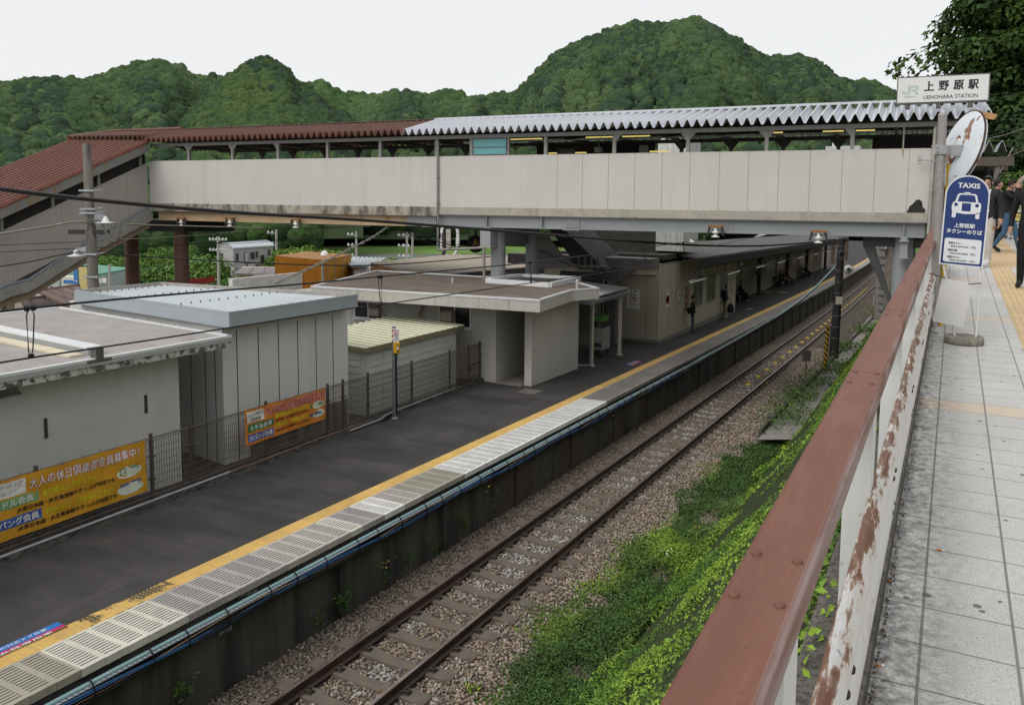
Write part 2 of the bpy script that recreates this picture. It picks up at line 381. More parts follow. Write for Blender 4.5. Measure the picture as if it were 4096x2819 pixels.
for u, v, s in ((3072, 1166, 'left'), (3130, 1169, 'right')):
    p = plat(u, v, .004); mb = MB(); mb.quad((p.x-.3, p.y-.3, p.z), (p.x+.3, p.y-.3, p.z), (p.x+.3, p.y+.3, p.z+GT*.6), (p.x-.3, p.y+.3, p.z+GT*.6)); tag(mb.build('floor_notice', yst), f'{s} one of two square yellow notices on the shaded platform floor', 'notice', 'yellow notices on the platform floor')
p = plat(2120, 1564, .004); mb = MB(); mb.hexa([(p.x-.3, p.y-.3, p.z-.02), (p.x+.3, p.y-.3, p.z-.02), (p.x+.3, p.y+.3, p.z-.03), (p.x-.3, p.y+.3, p.z-.03), (p.x-.27, p.y-.27, p.z+.006), (p.x+.27, p.y-.27, p.z+.006), (p.x+.27, p.y+.27, p.z), (p.x-.27, p.y+.27, p.z)])
tag(mb.build('manhole_cover', plain('manhole concrete', (.15, .14, .12), .9)), 'square grey manhole cover in the asphalt in front of the toilet entrance', 'manhole cover')

# ---- track ----------------------------------------------------------------
m = Mat('ballast bed', (.13, .105, .085), .95).var(8, .5).stain(30, (.05, .042, .035), .45, .6, .8).stain(24, (.27, .24, .21), .58, .72, .6); bed_m = m.bump(26, 1.0, .05).out()
mb = MB(); yy = [-2+242*i/80 for i in range(81)]
prof = [(-1.66, -1.42), (-1.2, -1.34), (-.9, -1.30), (0, -1.325), (.9, -1.30), (1.3, -1.33), (2.0, -1.46), (3.0, -1.5)]
mb.grid([[(x+cu(y), y, zt(y, z)) for x, z in prof] for y in yy], 0, True); struct(mb.build('trackbed', bed_m, origin=(0, 0, 0)))
def bed_z(x, y): return np.interp(x, [a for a, b in prof], [b for a, b in prof])+GT*y
m = Mat('rail steel', (.075, .05, .04), .55, .35).var((3, 1, 3), .25).stain((8, .8, 8), (.10, .055, .035), .5, .7, .6); rail_m = m.out()
shine = Mat('worn rail head', (.32, .27, .25), .38, .8).var((6, 1, 6), .2).stain((20, 1.5, 9), (.15, .09, .065), .42, .62, .8).out()
trk = thing('railway_track', 'single railway track of two rusty rails on concrete sleepers in brown ballast', 'railway track', (0, 0, -1.3))
yy = [-2+i*.9 for i in range(50)]+[43+i*3 for i in range(60)]
for sx in (-1, 1):
    mb = MB(); pr = [(-.064, 0), (.064, 0), (.064, .012), (.012, .03), (.012, .105), (.033, .118), (.033, .147), (.028, .153), (-.028, .153), (-.033, .147), (-.033, .118), (-.012, .105), (-.012, .03), (-.064, .012)]
    n = len(pr); vs = [(sx*.566+cu(y)+a, y, zt(y, -1.253)+b) for y in yy for a, b in pr]
    for j in range(n):
        mb.add(vs, [(i*n+j, i*n+(j+1) % n, (i+1)*n+(j+1) % n, (i+1)*n+j) for i in range(len(yy)-1)], 1 if j in (7, 8) else 0)
    mb.build('rail', [rail_m, shine], trk)
m = Mat('sleeper concrete', (.135, .115, .095), .92).var(5, .2).stain((5, 1.4, 5), (.16, .10, .055), .52, .68, .7).stain(120, (.2, .18, .15), .6, .7, .4); slp_m = m.bump(80, .3, .004).out()
clip_m = plain('rusty clip iron', (.06, .045, .038), .7)
sp = [(-1.0, -.02), (-.95, .0), (-.36, .0), (-.22, -.028), (0, -.036), (.22, -.028), (.36, 0), (.95, 0), (1.0, -.02)]
smb = MB(); P3 = [(x, -.115+.02*abs(x)*0, z) for x, z in sp]
for a, b in zip(sp[:-1], sp[1:]):
    wa, wb = .10+.02*(abs(a[0]) > .3), .10+.02*(abs(b[0]) > .3)
    smb.hexa([(a[0], -wa-.02, -.17), (b[0], -wb-.02, -.17), (b[0], wb+.02, -.17), (a[0], wa+.02, -.17), (a[0], -wa, a[1]), (b[0], -wb, b[1]), (b[0], wb, b[1]), (a[0], wa, a[1])])
cmb = MB()
cmb.box((-.05, -.045, 0), (.05, .045, .022)).tube([(-.045, -.03, .02), (-.02, -.035, .055), (.03, -.03, .05), (.045, 0, .03), (.03, .03, .05), (-.02, .035, .055), (-.045, .03, .02)], .013, 6).cyl((0, 0, .02), (0, 0, .085), .014, n=6)
s0 = smb.build('sleeper', slp_m, None, (0, 0, 0)); c0 = cmb.build('rail_clip', clip_m, None, (0, 0, 0))
SLY = [1.62+.597*i for i in range(100)]
for i, y in enumerate(SLY):
    s = s0 if i == 0 else s0.copy()
    if i: COL.objects.link(s)
    s.parent = trk; s.location = (cu(y), y, zt(y, -1.253)+1.3); s.rotation_euler = (math.atan(GT), 0, 0)
    if y < 36:
        for x, fl in ((-.455, 0), (-.68, 1), (.455, 1), (.68, 0)):
            c = c0 if (i == 0 and x == -.455) else c0.copy()
            if c is not c0: COL.objects.link(c)
            c.parent = s; c.location = (x, 0, .0); c.rotation_euler = (0, 0, pi*fl)
mb = MB()
for i in range(100, 230):
    y = 1.62+.597*i; mb.box((-1+cu(y), y-.11, zt(y, -1.42)), (1+cu(y), y+.11, zt(y, -1.255)))
tag(mb.build('far_sleepers', slp_m, trk), kind='stuff')
ystud = plain('yellow marker paint', (.62, .42, .06), .6)
for i in range(30):
    y = 30.4+1.79*i+.5; mb = MB(); mb.lathe((cu(y)+.02, y, zt(y, -1.30)), [(.11, 0), (.11, .05), (.05, .085), (.005, .09)], 10)
    tag(mb.build('track_marker', ystud), 'small yellow marker standing between the rails near the bridge', 'marker', 'yellow markers between the rails')

# stones
t0 = (1+5**.5)/2
ICO = np.array([(-1, t0, 0), (1, t0, 0), (-1, -t0, 0), (1, -t0, 0), (0, -1, t0), (0, 1, t0), (0, -1, -t0), (0, 1, -t0), (t0, 0, -1), (t0, 0, 1), (-t0, 0, -1), (-t0, 0, 1)], float)/1.902
ICF = np.array([(0, 11, 5), (0, 5, 1), (0, 1, 7), (0, 7, 10), (0, 10, 11), (1, 5, 9), (5, 11, 4), (11, 10, 2), (10, 7, 6), (7, 1, 8), (3, 9, 4), (3, 4, 2), (3, 2, 6), (3, 6, 8), (3, 8, 9), (4, 9, 5), (2, 4, 11), (6, 2, 10), (8, 6, 7), (9, 8, 1)])
def stones(x0, x1, y0, y1, sp, size, seed):
    r = np.random.default_rng(seed); nx = int((x1-x0)/sp); ny = int((y1-y0)/sp)
    gx, gy = np.meshgrid(np.arange(nx), np.arange(ny)); x = x0+(gx.ravel()+r.uniform(-.1, 1.1, nx*ny))*sp; y = y0+(gy.ravel()+r.uniform(-.1, 1.1, nx*ny))*sp
    ph = ((y-1.62+.3) % .597)-.3; on = (np.abs(ph) < .115) & (np.abs(x) < .98)
    keep = ~on | (r.random(len(x)) < .05); keep &= ~(np.abs(np.abs(x)-.566) < .075)
    x, y = x[keep], y[keep]; n = len(x); z = bed_z(x, y)+r.uniform(-.012, .028, n)
    R = np.linalg.qr(r.normal(0, 1, (n, 3, 3)))[0]; S = size*r.uniform(.55, 1.25, (n, 1, 3))*np.array([1, .8, .62])
    Vs = ICO[None]*r.uniform(.78, 1.2, (n, 12, 1))*S; Vs = np.einsum('nij,nkj->nki', R, Vs)
    Vs[..., 2] *= .85; Vs += np.stack([x+np.vectorize(cu)(y), y, z], 1)[:, None]
    b = np.array([.155, .115, .085]); pal = 1.45*np.array([[.155, .122, .095], [.19, .15, .115], [.125, .10, .085], [.21, .155, .11], [.17, .145, .122], [.24, .215, .19]])
    c = pal[r.integers(0, 6, n)]*r.uniform(.75, 1.25, (n, 1))
    gp = (fbm(x*2.2, y*1.7, 21) > .53) & (np.abs(x) < .55) & (r.random(n) < .6); c[gp] = np.array([.42, .41, .39])*r.uniform(.7, 1.2, (gp.sum(), 1))
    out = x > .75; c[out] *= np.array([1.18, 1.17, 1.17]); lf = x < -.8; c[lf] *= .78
    F = (np.arange(n)[:, None, None]*12+ICF[None]).reshape(-1, 3)
    return Vs.reshape(-1, 3), F, np.repeat(c, 12, 0)
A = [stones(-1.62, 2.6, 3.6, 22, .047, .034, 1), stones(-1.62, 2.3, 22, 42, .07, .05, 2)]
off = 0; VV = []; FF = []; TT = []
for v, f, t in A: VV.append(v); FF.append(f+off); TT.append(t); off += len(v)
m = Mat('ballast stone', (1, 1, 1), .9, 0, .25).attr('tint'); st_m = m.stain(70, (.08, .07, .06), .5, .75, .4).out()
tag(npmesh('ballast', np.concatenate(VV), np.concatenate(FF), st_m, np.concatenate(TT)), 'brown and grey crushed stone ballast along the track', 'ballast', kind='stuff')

# ---- walkway --------------------------------------------------------------
m = Mat('walkway paving', (.56, .55, .53), .8, 0, .3).var(1.1, .1).stain(180, (.22, .215, .21), .5, .66, .75, 3).stain(90, (.82, .81, .80), .60, .7, .5, 3)
X = m.xyz(); gx = m.math('FRACT', m.math('DIVIDE', m.math('SUBTRACT', X[0], 6.785), .2875)); gy = m.math('FRACT', m.math('DIVIDE', m.math('SUBTRACT', X[1], 3.974), .269))
ry = m.math('FLOOR', m.math('DIVIDE', m.math('SUBTRACT', X[1], 3.974), .269))
pe = m.math('LESS_THAN', m.math('ABSOLUTE', m.math('SUBTRACT', m.math('MODULO', m.math('ADD', ry, 8), 16), 0)), .5); m.mix(pe, (.62, .50, .38), .8)
ln = m.math('MAXIMUM', m.math('LESS_THAN', gx, .035), m.math('LESS_THAN', gy, .03)); m.mix(ln, (.20, .19, .17), .92)
gum = m.N.new('ShaderNodeTexVoronoi'); gum.inputs['Scale'].default_value = 1; m.L.new(m.map((7.5, 7.5, 7.5)), gum.inputs['Vector'])
gk = m.math('MULTIPLY', m.math('LESS_THAN', gum.outputs['Distance'], .13), m.math('GREATER_THAN', m.noise(9, 2), .5)); m.mix(gk, (.12, .115, .11), .85)
ed = m.ramp(X[0], 6.98, 6.66); ed = m.math('MULTIPLY', ed, m.ramp(m.noise(22, 5, .7), .38, .62)); m.mix(ed, (.07, .066, .062), .88)
m.stain((6, 3, 1), (.30, .29, .28), .6, .8, .5)
pav = m.bump(160, .25, .002).out()
mb = MB(); yy = [-3+i*1.0 for i in range(64)]
mb.grid([[(6.655, y, zw(y)), (8.9, y, zw(y))] for y in yy]); walk = struct(mb.build('walkway', pav, origin=(0, 0, 0)))
m = Mat('tactile paving ochre', (.62, .46, .27), .8).var(3, .15); X = m.xyz()
gx = m.math('FRACT', m.math('DIVIDE', X[0], .072)); gy = m.math('FRACT', m.math('DIVIDE', X[1], .0714)); m.mix(m.math('MAXIMUM', m.math('LESS_THAN', gx, .16), m.math('LESS_THAN', gy, .12)), (.42, .30, .17), .8); tp = m.out()
mb = MB(); mb.quad((7.47, -2, zw(-2, .004)), (7.81, -2, zw(-2, .004)), (7.81, 40, zw(40, .004)), (7.47, 40, zw(40, .004))); mb.quad((7.812, 17.4, zw(17.4, .004)), (8.12, 17.4, zw(17.4, .004)), (8.12, 40, zw(40, .004)), (7.812, 40, zw(40, .004)))
mb.build('tactile_paving', tp, walk)
kc = Mat('aggregate kerb', (.13, .12, .105), .95).var(5, .35).stain(45, (.04, .038, .034), .45, .6, .75).stain(110, (.36, .34, .30), .62, .72, .5).bump(90, .6, .006).out()
mb = MB(); mb.grid([[(6.654, y, zw(y, -.3)), (6.654, y, zw(y, .09)), (6.64, y, zw(y, .10)), (6.47, y, zw(y, .10)), (6.455, y, zw(y, .09)), (6.44, y, zw(y, -1.2))] for y in yy]); tag(mb.build('kerb', kc, origin=(0, 0, 0)), 'dark pebbly concrete kerb carrying the railing along the walkway edge', 'kerb')
mb = MB(); a = WY(4075, 962); mb.hexa([(8.42, 17, zw(17)), (8.62, 17, zw(17)), (8.62, 30, zw(30)), (8.42, 30, zw(30)), (8.44, 17, zw(17, .13)), (8.60, 17, zw(17, .13)), (8.60, 30, zw(30, .13)), (8.44, 30, zw(30, .13))])
tag(mb.build('kerb', kc), 'low grey kerb stone along the far right side of the tiled walkway', 'kerb')
# grassy bank under the walkway
m = Mat('bank soil', (.035, .05, .016), .95).var(3, .4); soil = m.bump(15, .6, .03).out()
def bank_x(z, y): return np.interp(z, [-1.5, 3.3], [2.75, 6.5])
mb = MB(); yy = [-3+i*1.5 for i in range(50)]
mb.grid([[(2.3, y, zt(y, -1.5)), (2.75, y, zt(y, -1.46)), (4.2, y, .35*zw(y)+.65*zt(y, -1.46)-.2), (6.45, y, zw(y, -.15))] for y in yy]); struct(mb.build('embankment', soil, origin=(0, 0, 0)))
# low block wall and concrete apron beyond the weeds
bw = Mat('block wall concrete', (.10, .09, .08), .95).var(4, .3).stain(12, (.05, .048, .04), .5, .7, .7).out()
wl = thing('retaining_wall', 'low dark concrete panel wall beside the ballast under the walkway', 'wall', (2.1, 24, zt(24, -1.5)))
for i in range(26):
    y = 23.2+i*1.5; x = 2.05+.012*(y-23); mb = MB(); mb.box((x, y+.01, zt(y, -1.5)), (x+.09, y+1.47, zt(y, -.98))); mb.build('panel', bw, wl)
apr = Mat('apron concrete', (.27, .25, .23), .9).var(2, .25).stain(5, (.12, .11, .09), .5, .7, .6).out()
mb = MB(); mb.grid([[(2.16, y, zt(y, -1.12)), (3.3, y, zt(y, -.95)), (4.6, y, zt(y, .6))] for y in (22.6, 26, 30, 34, 38, 44, 52, 60)]); struct(mb.build('concrete_apron', apr))
# =================================================================== RAILING, SIGNS ON THE WALKWAY
RZ = .952
m = Mat('rusty brown handrail', (.185, .078, .053), .62, .1, .35).var((14, 1.2, 14), .12).stain((30, 5, 30), (.30, .12, .065), .56, .72, .5).stain(160, (.13, .06, .045), .55, .68, .45, 2).stain((9, 2.5, 9), (.26, .13, .10), .5, .7, .4)
X = m.xyz(); m.mix(m.math('MULTIPLY', m.ramp(X[0], .034, .041), m.math('MULTIPLY', m.math('GREATER_THAN', X[2], .915), m.ramp(m.noise((20, 2, 20)), .35, .6))), (.42, .34, .33), .7)
rail_b = m.bump((260, 120, 260), .25, .0015, 4).out()
m = Mat('white railing paint', (.70, .71, .69), .5, 0, .4).var(1.2, .07).stain((9, 9, 1.5), (.55, .47, .32), .62, .8, .5).stain(30, (.10, .09, .06), .70, .76, .5); wh_r = m.out()
m = Mat('peeling white beam', (.72, .72, .71), .45, 0, .4)
X = m.xyz(); hz = m.math('SUBTRACT', X[2], m.math('MULTIPLY', X[1], GW))          # height over the walkway, mesh origin at its level
pk = m.math('ADD', m.noise((40, 5.5, 7), 6, .7), m.math('MULTIPLY', m.ramp(hz, .545, .60), .23))
m.mix(m.ramp(pk, .64, .68), (.17, .058, .022), .95)
pk2 = m.math('ADD', m.noise((40, 5.5, 7), 6, .7), m.math('MULTIPLY', m.ramp(hz, .52, .60), .2)); m.mix(m.math('SUBTRACT', m.ramp(pk2, .55, .68), m.ramp(pk2, .68, .7)), (.60, .42, .27), .35)
m.stain((30, 22, 6), (.09, .085, .06), .64, .70, .7); m.stain(6, (.60, .60, .57), .5, .75, .4); beam_m = m.out()
ral = thing('railing', 'rusty brown topped railing with white posts and a peeling white guard beam', 'railing', (6.6, 0, ZW0))
pys = [-.35]+[1.21+1.437*i for i in range(11)]
YE = 16.2
def joint(k): return pys[k]
segs = [(-3, 2.735), (2.741, 5.61), (5.615, 8.48), (8.485, 11.35), (11.355, 14.2), (14.205, YE)]
for a, b in segs:
    mb = MB(); pr = [(6.541, -.062), (6.641, -.062), (6.645, -.055), (6.645, -.008), (6.637, 0), (6.545, 0), (6.537, -.008), (6.537, -.055)]
    n = 8; vs = [(x, y, zw(y, RZ+z)) for y in (a, b) for x, z in pr]
    mb.add(vs, [(j, (j+1) % 8, 8+(j+1) % 8, 8+j) for j in range(8)], 0, False); mb.add(vs, [tuple(range(8))[::-1], tuple(range(8, 16))], 0)
    mb.build('top_rail', rail_b, ral)
scr = plain('rusty screw', (.16, .072, .05), .6)
for y in pys:
    mb = MB()
    for dx in (6.557, 6.622):
        for dy in (-.075, .075): mb.lathe((dx, y+dy, zw(y+dy, RZ-.001)), [(.0085, 0), (.0085, .003), (.006, .006), (.001, .0068)], 10)
    mb.build('screw', scr, ral)
    mb = MB(); mb.box((6.552, y-.06, zw(y, .09)), (6.63, y+.06, zw(y, RZ-.064)), 0); mb.build('post', wh_r, ral)
mb = MB(); pr = [(6.636, .60), (6.655, .592), (6.672, .565), (6.678, .53), (6.672, .50), (6.655, .475), (6.648, .455), (6.650, .43), (6.664, .405), (6.672, .375), (6.672, .30), (6.66, .265), (6.645, .255)]
pr = [(x-.004, z) for x, z in pr]
full = pr+[(6.628, .257), (6.626, .598)]; n = len(full)
for a, b in ((-3, 1.2), (1.203, 5.5), (5.503, 9.8), (9.803, YE)):
    mb = MB(); vs = [(x, y, zw(y, z)) for y in (a, b) for x, z in full]; mb.add(vs, [(j, (j+1) % n, n+(j+1) % n, n+j) for j in range(n)], 0, True); mb.add(vs, [tuple(range(n))[::-1], tuple(range(n, 2*n))], 0); mb.build('guard_beam', beam_m, ral)
blt = plain('dark bolt', (.05, .04, .035), .6)
for y in pys[1:]:
    for dz in (.46, .33):
        for dy in (-.05, .05):
            mb = MB(); mb.lathe((6.655, y+dy+.6, zw(y+dy+.6, dz)), [(.011, 0), (.011, .012), (.006, .016)], 8, 0, (1, 0, 0)); mb.build('bolt', blt, ral)

# ---- taxi sign ---------------------------------------------------------------
TY = 8.85
BL = ony(3755, 1055, TY); BR = ony(3931, 1072, TY); TL = ony(3783, 760, TY)
sux = (BR-BL); SW = sux.length; sux.normalize(); suy = (TL-BL); suy = (suy-sux*suy.dot(sux)*.0); suy.normalize(); sn = sux.cross(suy).normalized()
SH = (ony(3862, 702, TY)-(BL+sux*SW/2)).length
navy = plain('sign navy', (.022, .045, .17), .45, amt=.05); sgw = plain('sign white', (.72, .74, .76), .45, amt=.05); ink = plain('sign ink', (.03, .03, .035), .6)
ts = thing('taxi_sign', 'navy round-topped taxi stand sign on white poles over a round concrete base', 'sign', ony(3860, 1385, TY))
def arch(inset, off):
    r = SW/2-inset; pts = [(inset, inset), (SW-inset, inset)]
    pts += [(SW/2+r*cos(a), SH-SW/2+r*sin(a)) for a in [pi*i/18 for i in range(19)]]
    return [BL+sux*x+suy*y+sn*off for x, y in pts]
mb = MB(); mb.prism(arch(0, -.012), sn*.024, 0); mb.build('sign_frame', sgw, ts)
mb = MB(); mb.prism(arch(.013, .0125), sn*.002, 0); mb.build('sign_face', navy, ts)
def SP(a, b, off=.018): return BL+sux*(a*SW)+suy*(b*SH)+sn*off
def srect(mb, a0, b0, a1, b1, off, mi=0, r=.0):
    if not r: return mb.quad(SP(a0, b0, off), SP(a1, b0, off), SP(a1, b1, off), SP(a0, b1, off), mi=mi)
    P = []; ra = r*SH/SW
    for cx, cy, a in ((a1-ra, b0+r, -90), (a1-ra, b1-r, 0), (a0+ra, b1-r, 90), (a0+ra, b0+r, 180)):
        P += [SP(cx+ra*cos(rad(a+t)), cy+r*sin(rad(a+t)), off) for t in (0, 30, 60, 90)]
    return mb.quad(*P, mi=mi)
mb = MB(); srect(mb, .085, .035, .92, .30, .0165, 0, .02); mb.build('phone_panel', sgw, ts)
mb = MB()
def st(s, a0, b0, a1, b1, bold=0, off=.018): mb.text(s, SP(a0, b0, off), sux, suy, (a1-a0)*SW, (b1-b0)*SH, bold)
st('TAXIS', .27, .862, .76, .914, .035); st('上野原駅', .27, .423, .735, .470, .03); st('タクシーのりば', .11, .357, .905, .405, .03)
mb.build('white_lettering', sgw, ts)
mb = MB()
for k, (nm, num) in enumerate((('東亜タクシー', '0554-63-0124（代）'), ('島田交通', '0554-63-0550（代）'), ('駅前タクシー', '0554-63-0077（代）'))):
    b = .236-.0775*k; st(nm, .18, b, .18+.052*len(nm), b+.024, .02); st(num, .23, b-.034, .80, b-.01, .015)
mb.build('black_lettering', ink, ts)
# taxi pictogram
mb = MB(); O = .0175
def poly(mb, pts, off=O, mi=0): mb.quad(*[SP(a, b, off) for a, b in pts], mi=mi)
poly(mb, [(.43, .795), (.57, .795), (.565, .815), (.435, .815)])
poly(mb, [(.20, .70), (.24, .708), (.78, .708), (.82, .70), (.83, .66), (.82, .61), (.78, .585), (.5, .575), (.22, .585), (.18, .61), (.17, .66)])
poly(mb, [(.19, .60), (.19, .535), (.215, .53), (.26, .53), (.28, .54), (.28, .59)]); poly(mb, [(.72, .59), (.72, .54), (.74, .53), (.79, .53), (.81, .535), (.81, .60)])
poly(mb, [(.24, .708), (.29, .708), (.325, .772), (.36, .785), (.64, .785), (.675, .772), (.71, .708), (.76, .708), (.715, .785), (.67, .80), (.33, .80), (.285, .785)])
mb.build('taxi_pictogram', sgw, ts)
mb = MB(); poly(mb, [(.40, .607), (.60, .607), (.60, .695), (.40, .695)], .019)
for cx in (.265, .735): poly(mb, [(cx+.042*cos(t), .675+.0195*sin(t)) for t in [2*pi*i/16 for i in range(16)]], .019)
mb.build('pictogram_detail', navy, ts)
pole_w = plain('white pole', (.68, .68, .66), .5, amt=.08)
b0 = WY(3818, 1372); b1 = WY(3903, 1386)
for f, b in ((.05, b0), (.95, b1)):
    mb = MB(); t = BL+sux*(SW*f)-sn*.012; top = t+suy*SH*.6; mb.cyl((b.x, TY-.02, zw(TY, .05)), t+suy*.1-sn*.005, .011, n=8); mb.build('pole', pole_w, ts)
mb = MB(); c = WY(3858, 1384); c = Vector((c.x-.005, TY-.02, zw(TY))); mb.lathe(c, [(.172, 0), (.178, .012), (.176, .06), (.166, .075), (.15, .07), (.02, .066)], 26)
mb.build('concrete_base', Mat('old mossy concrete', (.26, .24, .20), .95).var(12, .3).stain(18, (.11, .095, .06), .45, .62, .7).bump(60, .6, .006).out(), ts)
mb = MB(); rows = []
cs = [ony(3768, 1112, TY-.03), ony(3896, 1132, TY-.03), ony(3852, 1310, TY-.07), ony(3731, 1284, TY-.07)]
for i in range(7):
    t = i/6; L = cs[0].lerp(cs[3], t); R = cs[1].lerp(cs[2], t); rows.append([L.lerp(R, j/6)+Vector((0, -.02*sin(pi*j/6)*(1-.5*t), 0)) for j in range(7)])
mb.grid(rows, 0, True, (0, .002, 0)); tag(mb.build('blank_sheet', Mat('blank paper', (.62, .61, .59), .6).var(3, .05).out()), 'blank pale grey sheet hanging crooked between the white poles of the taxi sign', 'sheet')
mb = MB()
for (a, b) in (((3692, 1086), (3765, 1108)), ((3765, 1108), (3780, 1112)), ((3705, 1321), (3748, 1333)), ((3875, 1136), (3925, 1133))):
    mb.tube([ony(a[0], a[1], TY-.15), ony(b[0], b[1], TY)], .005, 6)
mb.build('wire_tie', plain('dark tie wire', (.05, .05, .055), .6), ts)

# ---- traffic mirror ------------------------------------------------------------
MY = 9.75
mr = thing('traffic_mirror', 'back of a rust stained round traffic mirror with an orange hood on a grey pole', 'mirror', Vector((ony(3757, 900, MY).x, MY, zw(MY))))
mb = MB(); top = ony(3771, 458, MY); bot = ony(3748, 1000, MY); d = (bot-top); b = top+d*((top.z-zw(MY))/(-d.z)); mb.cyl(b, top, .0445, .0445, 18); mb.lathe(top, [(.046, -.02), (.046, .004), (.02, .012)], 18)
gal = Mat('dull galvanised pole', (.34, .32, .31), .55, .3).var(40, .15, 2).stain(60, (.2, .17, .14), .55, .7, .5).stain((5, 5, 1.2), (.45, .26, .1), .7, .78, .6).out(); mb.build('pole', gal, mr)
mb = MB(); yb = ony(3796, 690, MY); mb.cyl(Vector((yb.x, MY+.1, zw(MY))), Vector((yb.x, MY+.1, yb.z+.1)), .03, n=12); mb.build('yellow_pole', plain('yellow pole', (.62, .40, .03), .5), mr)
mc = ony(3842, 598, MY+.12); ax = Vector((-.88, -.44, .26)).normalized()      # the back faces the camera
m = Mat('white mirror back', (.66, .70, .74), .4, 0, .4).var(4, .06)
m.stain((6, 6, 2.6), (.24, .085, .035), .57, .60, .95, 3).stain((7, 7, 1.6), (.55, .4, .26), .58, .66, .5); mback = m.out()
R0 = .415
mb = MB(); mb.lathe(mc, [(R0+.012, -.03), (R0+.012, .0), (R0-.01, .012), (.33, .035), (.2, .055), (.02, .062)], 40, 0, ax); mb.build('mirror_back', mback, mr)
e1 = Vector((0, 0, 1)); e1 = (e1-ax*e1.dot(ax)).normalized(); e2 = e1.cross(ax)
mb = MB(); n = 40; mb.tube([mc+(e1*cos(2*pi*i/n)+e2*sin(2*pi*i/n))*(R0+.012)-ax*.005 for i in range(n+1)], .011, 8, cap=False); mb.build('rim', plain('brown rubber rim', (.07, .045, .035), .7), mr)
rst = plain('rust', (.20, .07, .03), .8, amt=.3)
mb = MB(); mb.add([mc+ax*.0585+(e1*(.16*cos(t))+e2*(.085*sin(t)))*s-e1*.02 for s in (1, .62) for t in [2*pi*i/24 for i in range(24)]], [(i, (i+1) % 24, 24+(i+1) % 24, 24+i) for i in range(24)])
for a, l0, l1, w in ((45, .2, .33, .012), (-50, .2, .31, .012), (132, .16, .33, .02), (215, .17, .34, .032), (180, .1, .36, .008), (205, .2, .35, .03)):
    dr = e1*cos(rad(a))-e2*sin(rad(a)); sd_ = ax.cross(dr); q = lambda l, s: mc+dr*l+sd_*(s*w)+ax*(.066-.10*l)
    mb.quad(q(l0, -1), q(l1, -.7), q(l1, .7), q(l0, 1))
mb.build('rust_patch', rst, mr)
m = Mat('faded orange hood', (.40, .21, .06), .6).var(7, .3).stain(14, (.13, .07, .035), .42, .6, .75); hood = m.out()
mb = MB(); rows = []
for j in range(4):
    rows.append([mc+(e1*cos(a)+e2*sin(a))*(R0+.016+.004*j)-ax*(.005+.075*j*(1-.6*abs(t)**3)) for t, a in [(t/12*2-1, rad(-28)+rad(72)*(t/12*2-1)) for t in range(13)]])
mb.grid(rows, 0, True, (0, 0, .004)); mb.build('hood', hood, mr)
mb = MB(); q0 = ony(3742, 598, MY-.05); q1 = ony(3845, 603, MY-.02); mb.obox((q0+q1)/2, (q1-q0)/2, Vector((0, .006, 0)), Vector((0, 0, .05)))
mb.obox(top+d*.26, Vector((.06, 0, 0)), Vector((0, .055, 0)), Vector((0, 0, .048)))
for q in (q0+Vector((.02, -.01, .025)), q0+Vector((.02, -.01, -.025)), ony(3820, 590, MY-.03)): mb.lathe(q, [(.011, 0), (.011, .012), (.005, .016)], 8, 0, (0, -1, 0))
mb.obox(ony(3828, 603, MY-.05), Vector((.055, 0, 0)), Vector((0, .02, 0)), Vector((0, 0, .058))); mb.build('bracket', plain('galvanised bracket', (.36, .37, .38), .5, .4, .15), mr)
# ---- cable clip arm on the bridge side, sits on the drain pipe
# =================================================================== FENCE AND BANNERS
FP = Vector((-5.15, 7.0, 0)); FD = Vector((-.0571, 1, GT)).normalized(); FN = Vector((1, .0571, 0)).normalized()
def fpt(y, z): return Vector((-5.15-.0571*(y-7), y, zt(y, z)))
def onf(u, v): return onplane(u, v, FP, FN)
m = Mat('brown coated steel', (.085, .062, .052), .6, .1).var(15, .2).stain(30, (.13, .085, .06), .58, .72, .5); brn = m.out()
wire_b = plain('brown fence wire', (.17, .135, .115), .6)
fn = thing('mesh_fence', 'brown welded wire mesh fence along the back of the platform', 'fence', fpt(12, 0))
pys_f = [4.9, 6.95, 8.95, 9.78, 11.68, 13.6, 14.14, 15.09, 17.0, 18.95, 20.05, 20.75]
FT, FB = 1.17, .17
for y in pys_f:
    mb = MB(); mb.cyl(fpt(y, -.05), fpt(y, FT+.06), .030, n=10); mb.lathe(fpt(y, FT+.06), [(.034, 0), (.034, .015), (.01, .025)], 10)
    for z in (.45, .85): mb.box(fpt(y, z)+Vector((-.045, -.045, -.012)), fpt(y, z)+Vector((.045, .045, .012)))
    mb.build('post', brn, fn)
gate_i = 10
for k, (a, b) in enumerate(zip([2.9]+pys_f, pys_f+[21.15])):
    mb = MB(); n = max(2, int((b-a)/.05)); zb, ztop = FB+.06, FT-.06
    for i in range(1, n):
        y = a+(b-a)*i/n; mb.tube([fpt(y, zb), fpt(y, ztop)], .0042, 4, cap=False)
    for j in range(8):
        z = zb+(ztop-zb)*j/7; mb.tube([fpt(a, z), fpt(b, z)], .005, 4, cap=False)
    for z, s in ((ztop, 1), (zb, -1)):      # triangular rolled edges
        P = []
        for i in range(n+1):
            y = a+(b-a)*i/n; P.append([fpt(y, z), fpt(y, z+.055*s)+FN*.035, fpt(y, z+.055*s)-FN*.03, fpt(y, z)])
        for q in P: mb.tube(q, .0045, 4, cap=False)
        for i in (1, 2): mb.tube([P[0][i], P[-1][i]], .0075, 4, cap=False)
    mb.build('mesh_panel', wire_b, fn)
mb = MB(); mb.bar(fpt(20.05, .58), fpt(20.75, .62), .03); mb.box(fpt(20.05, .5)+Vector((0, .05, -.03)), fpt(20.05, .5)+Vector((.05, .12, .03))); mb.build('gate_latch', brn, fn)
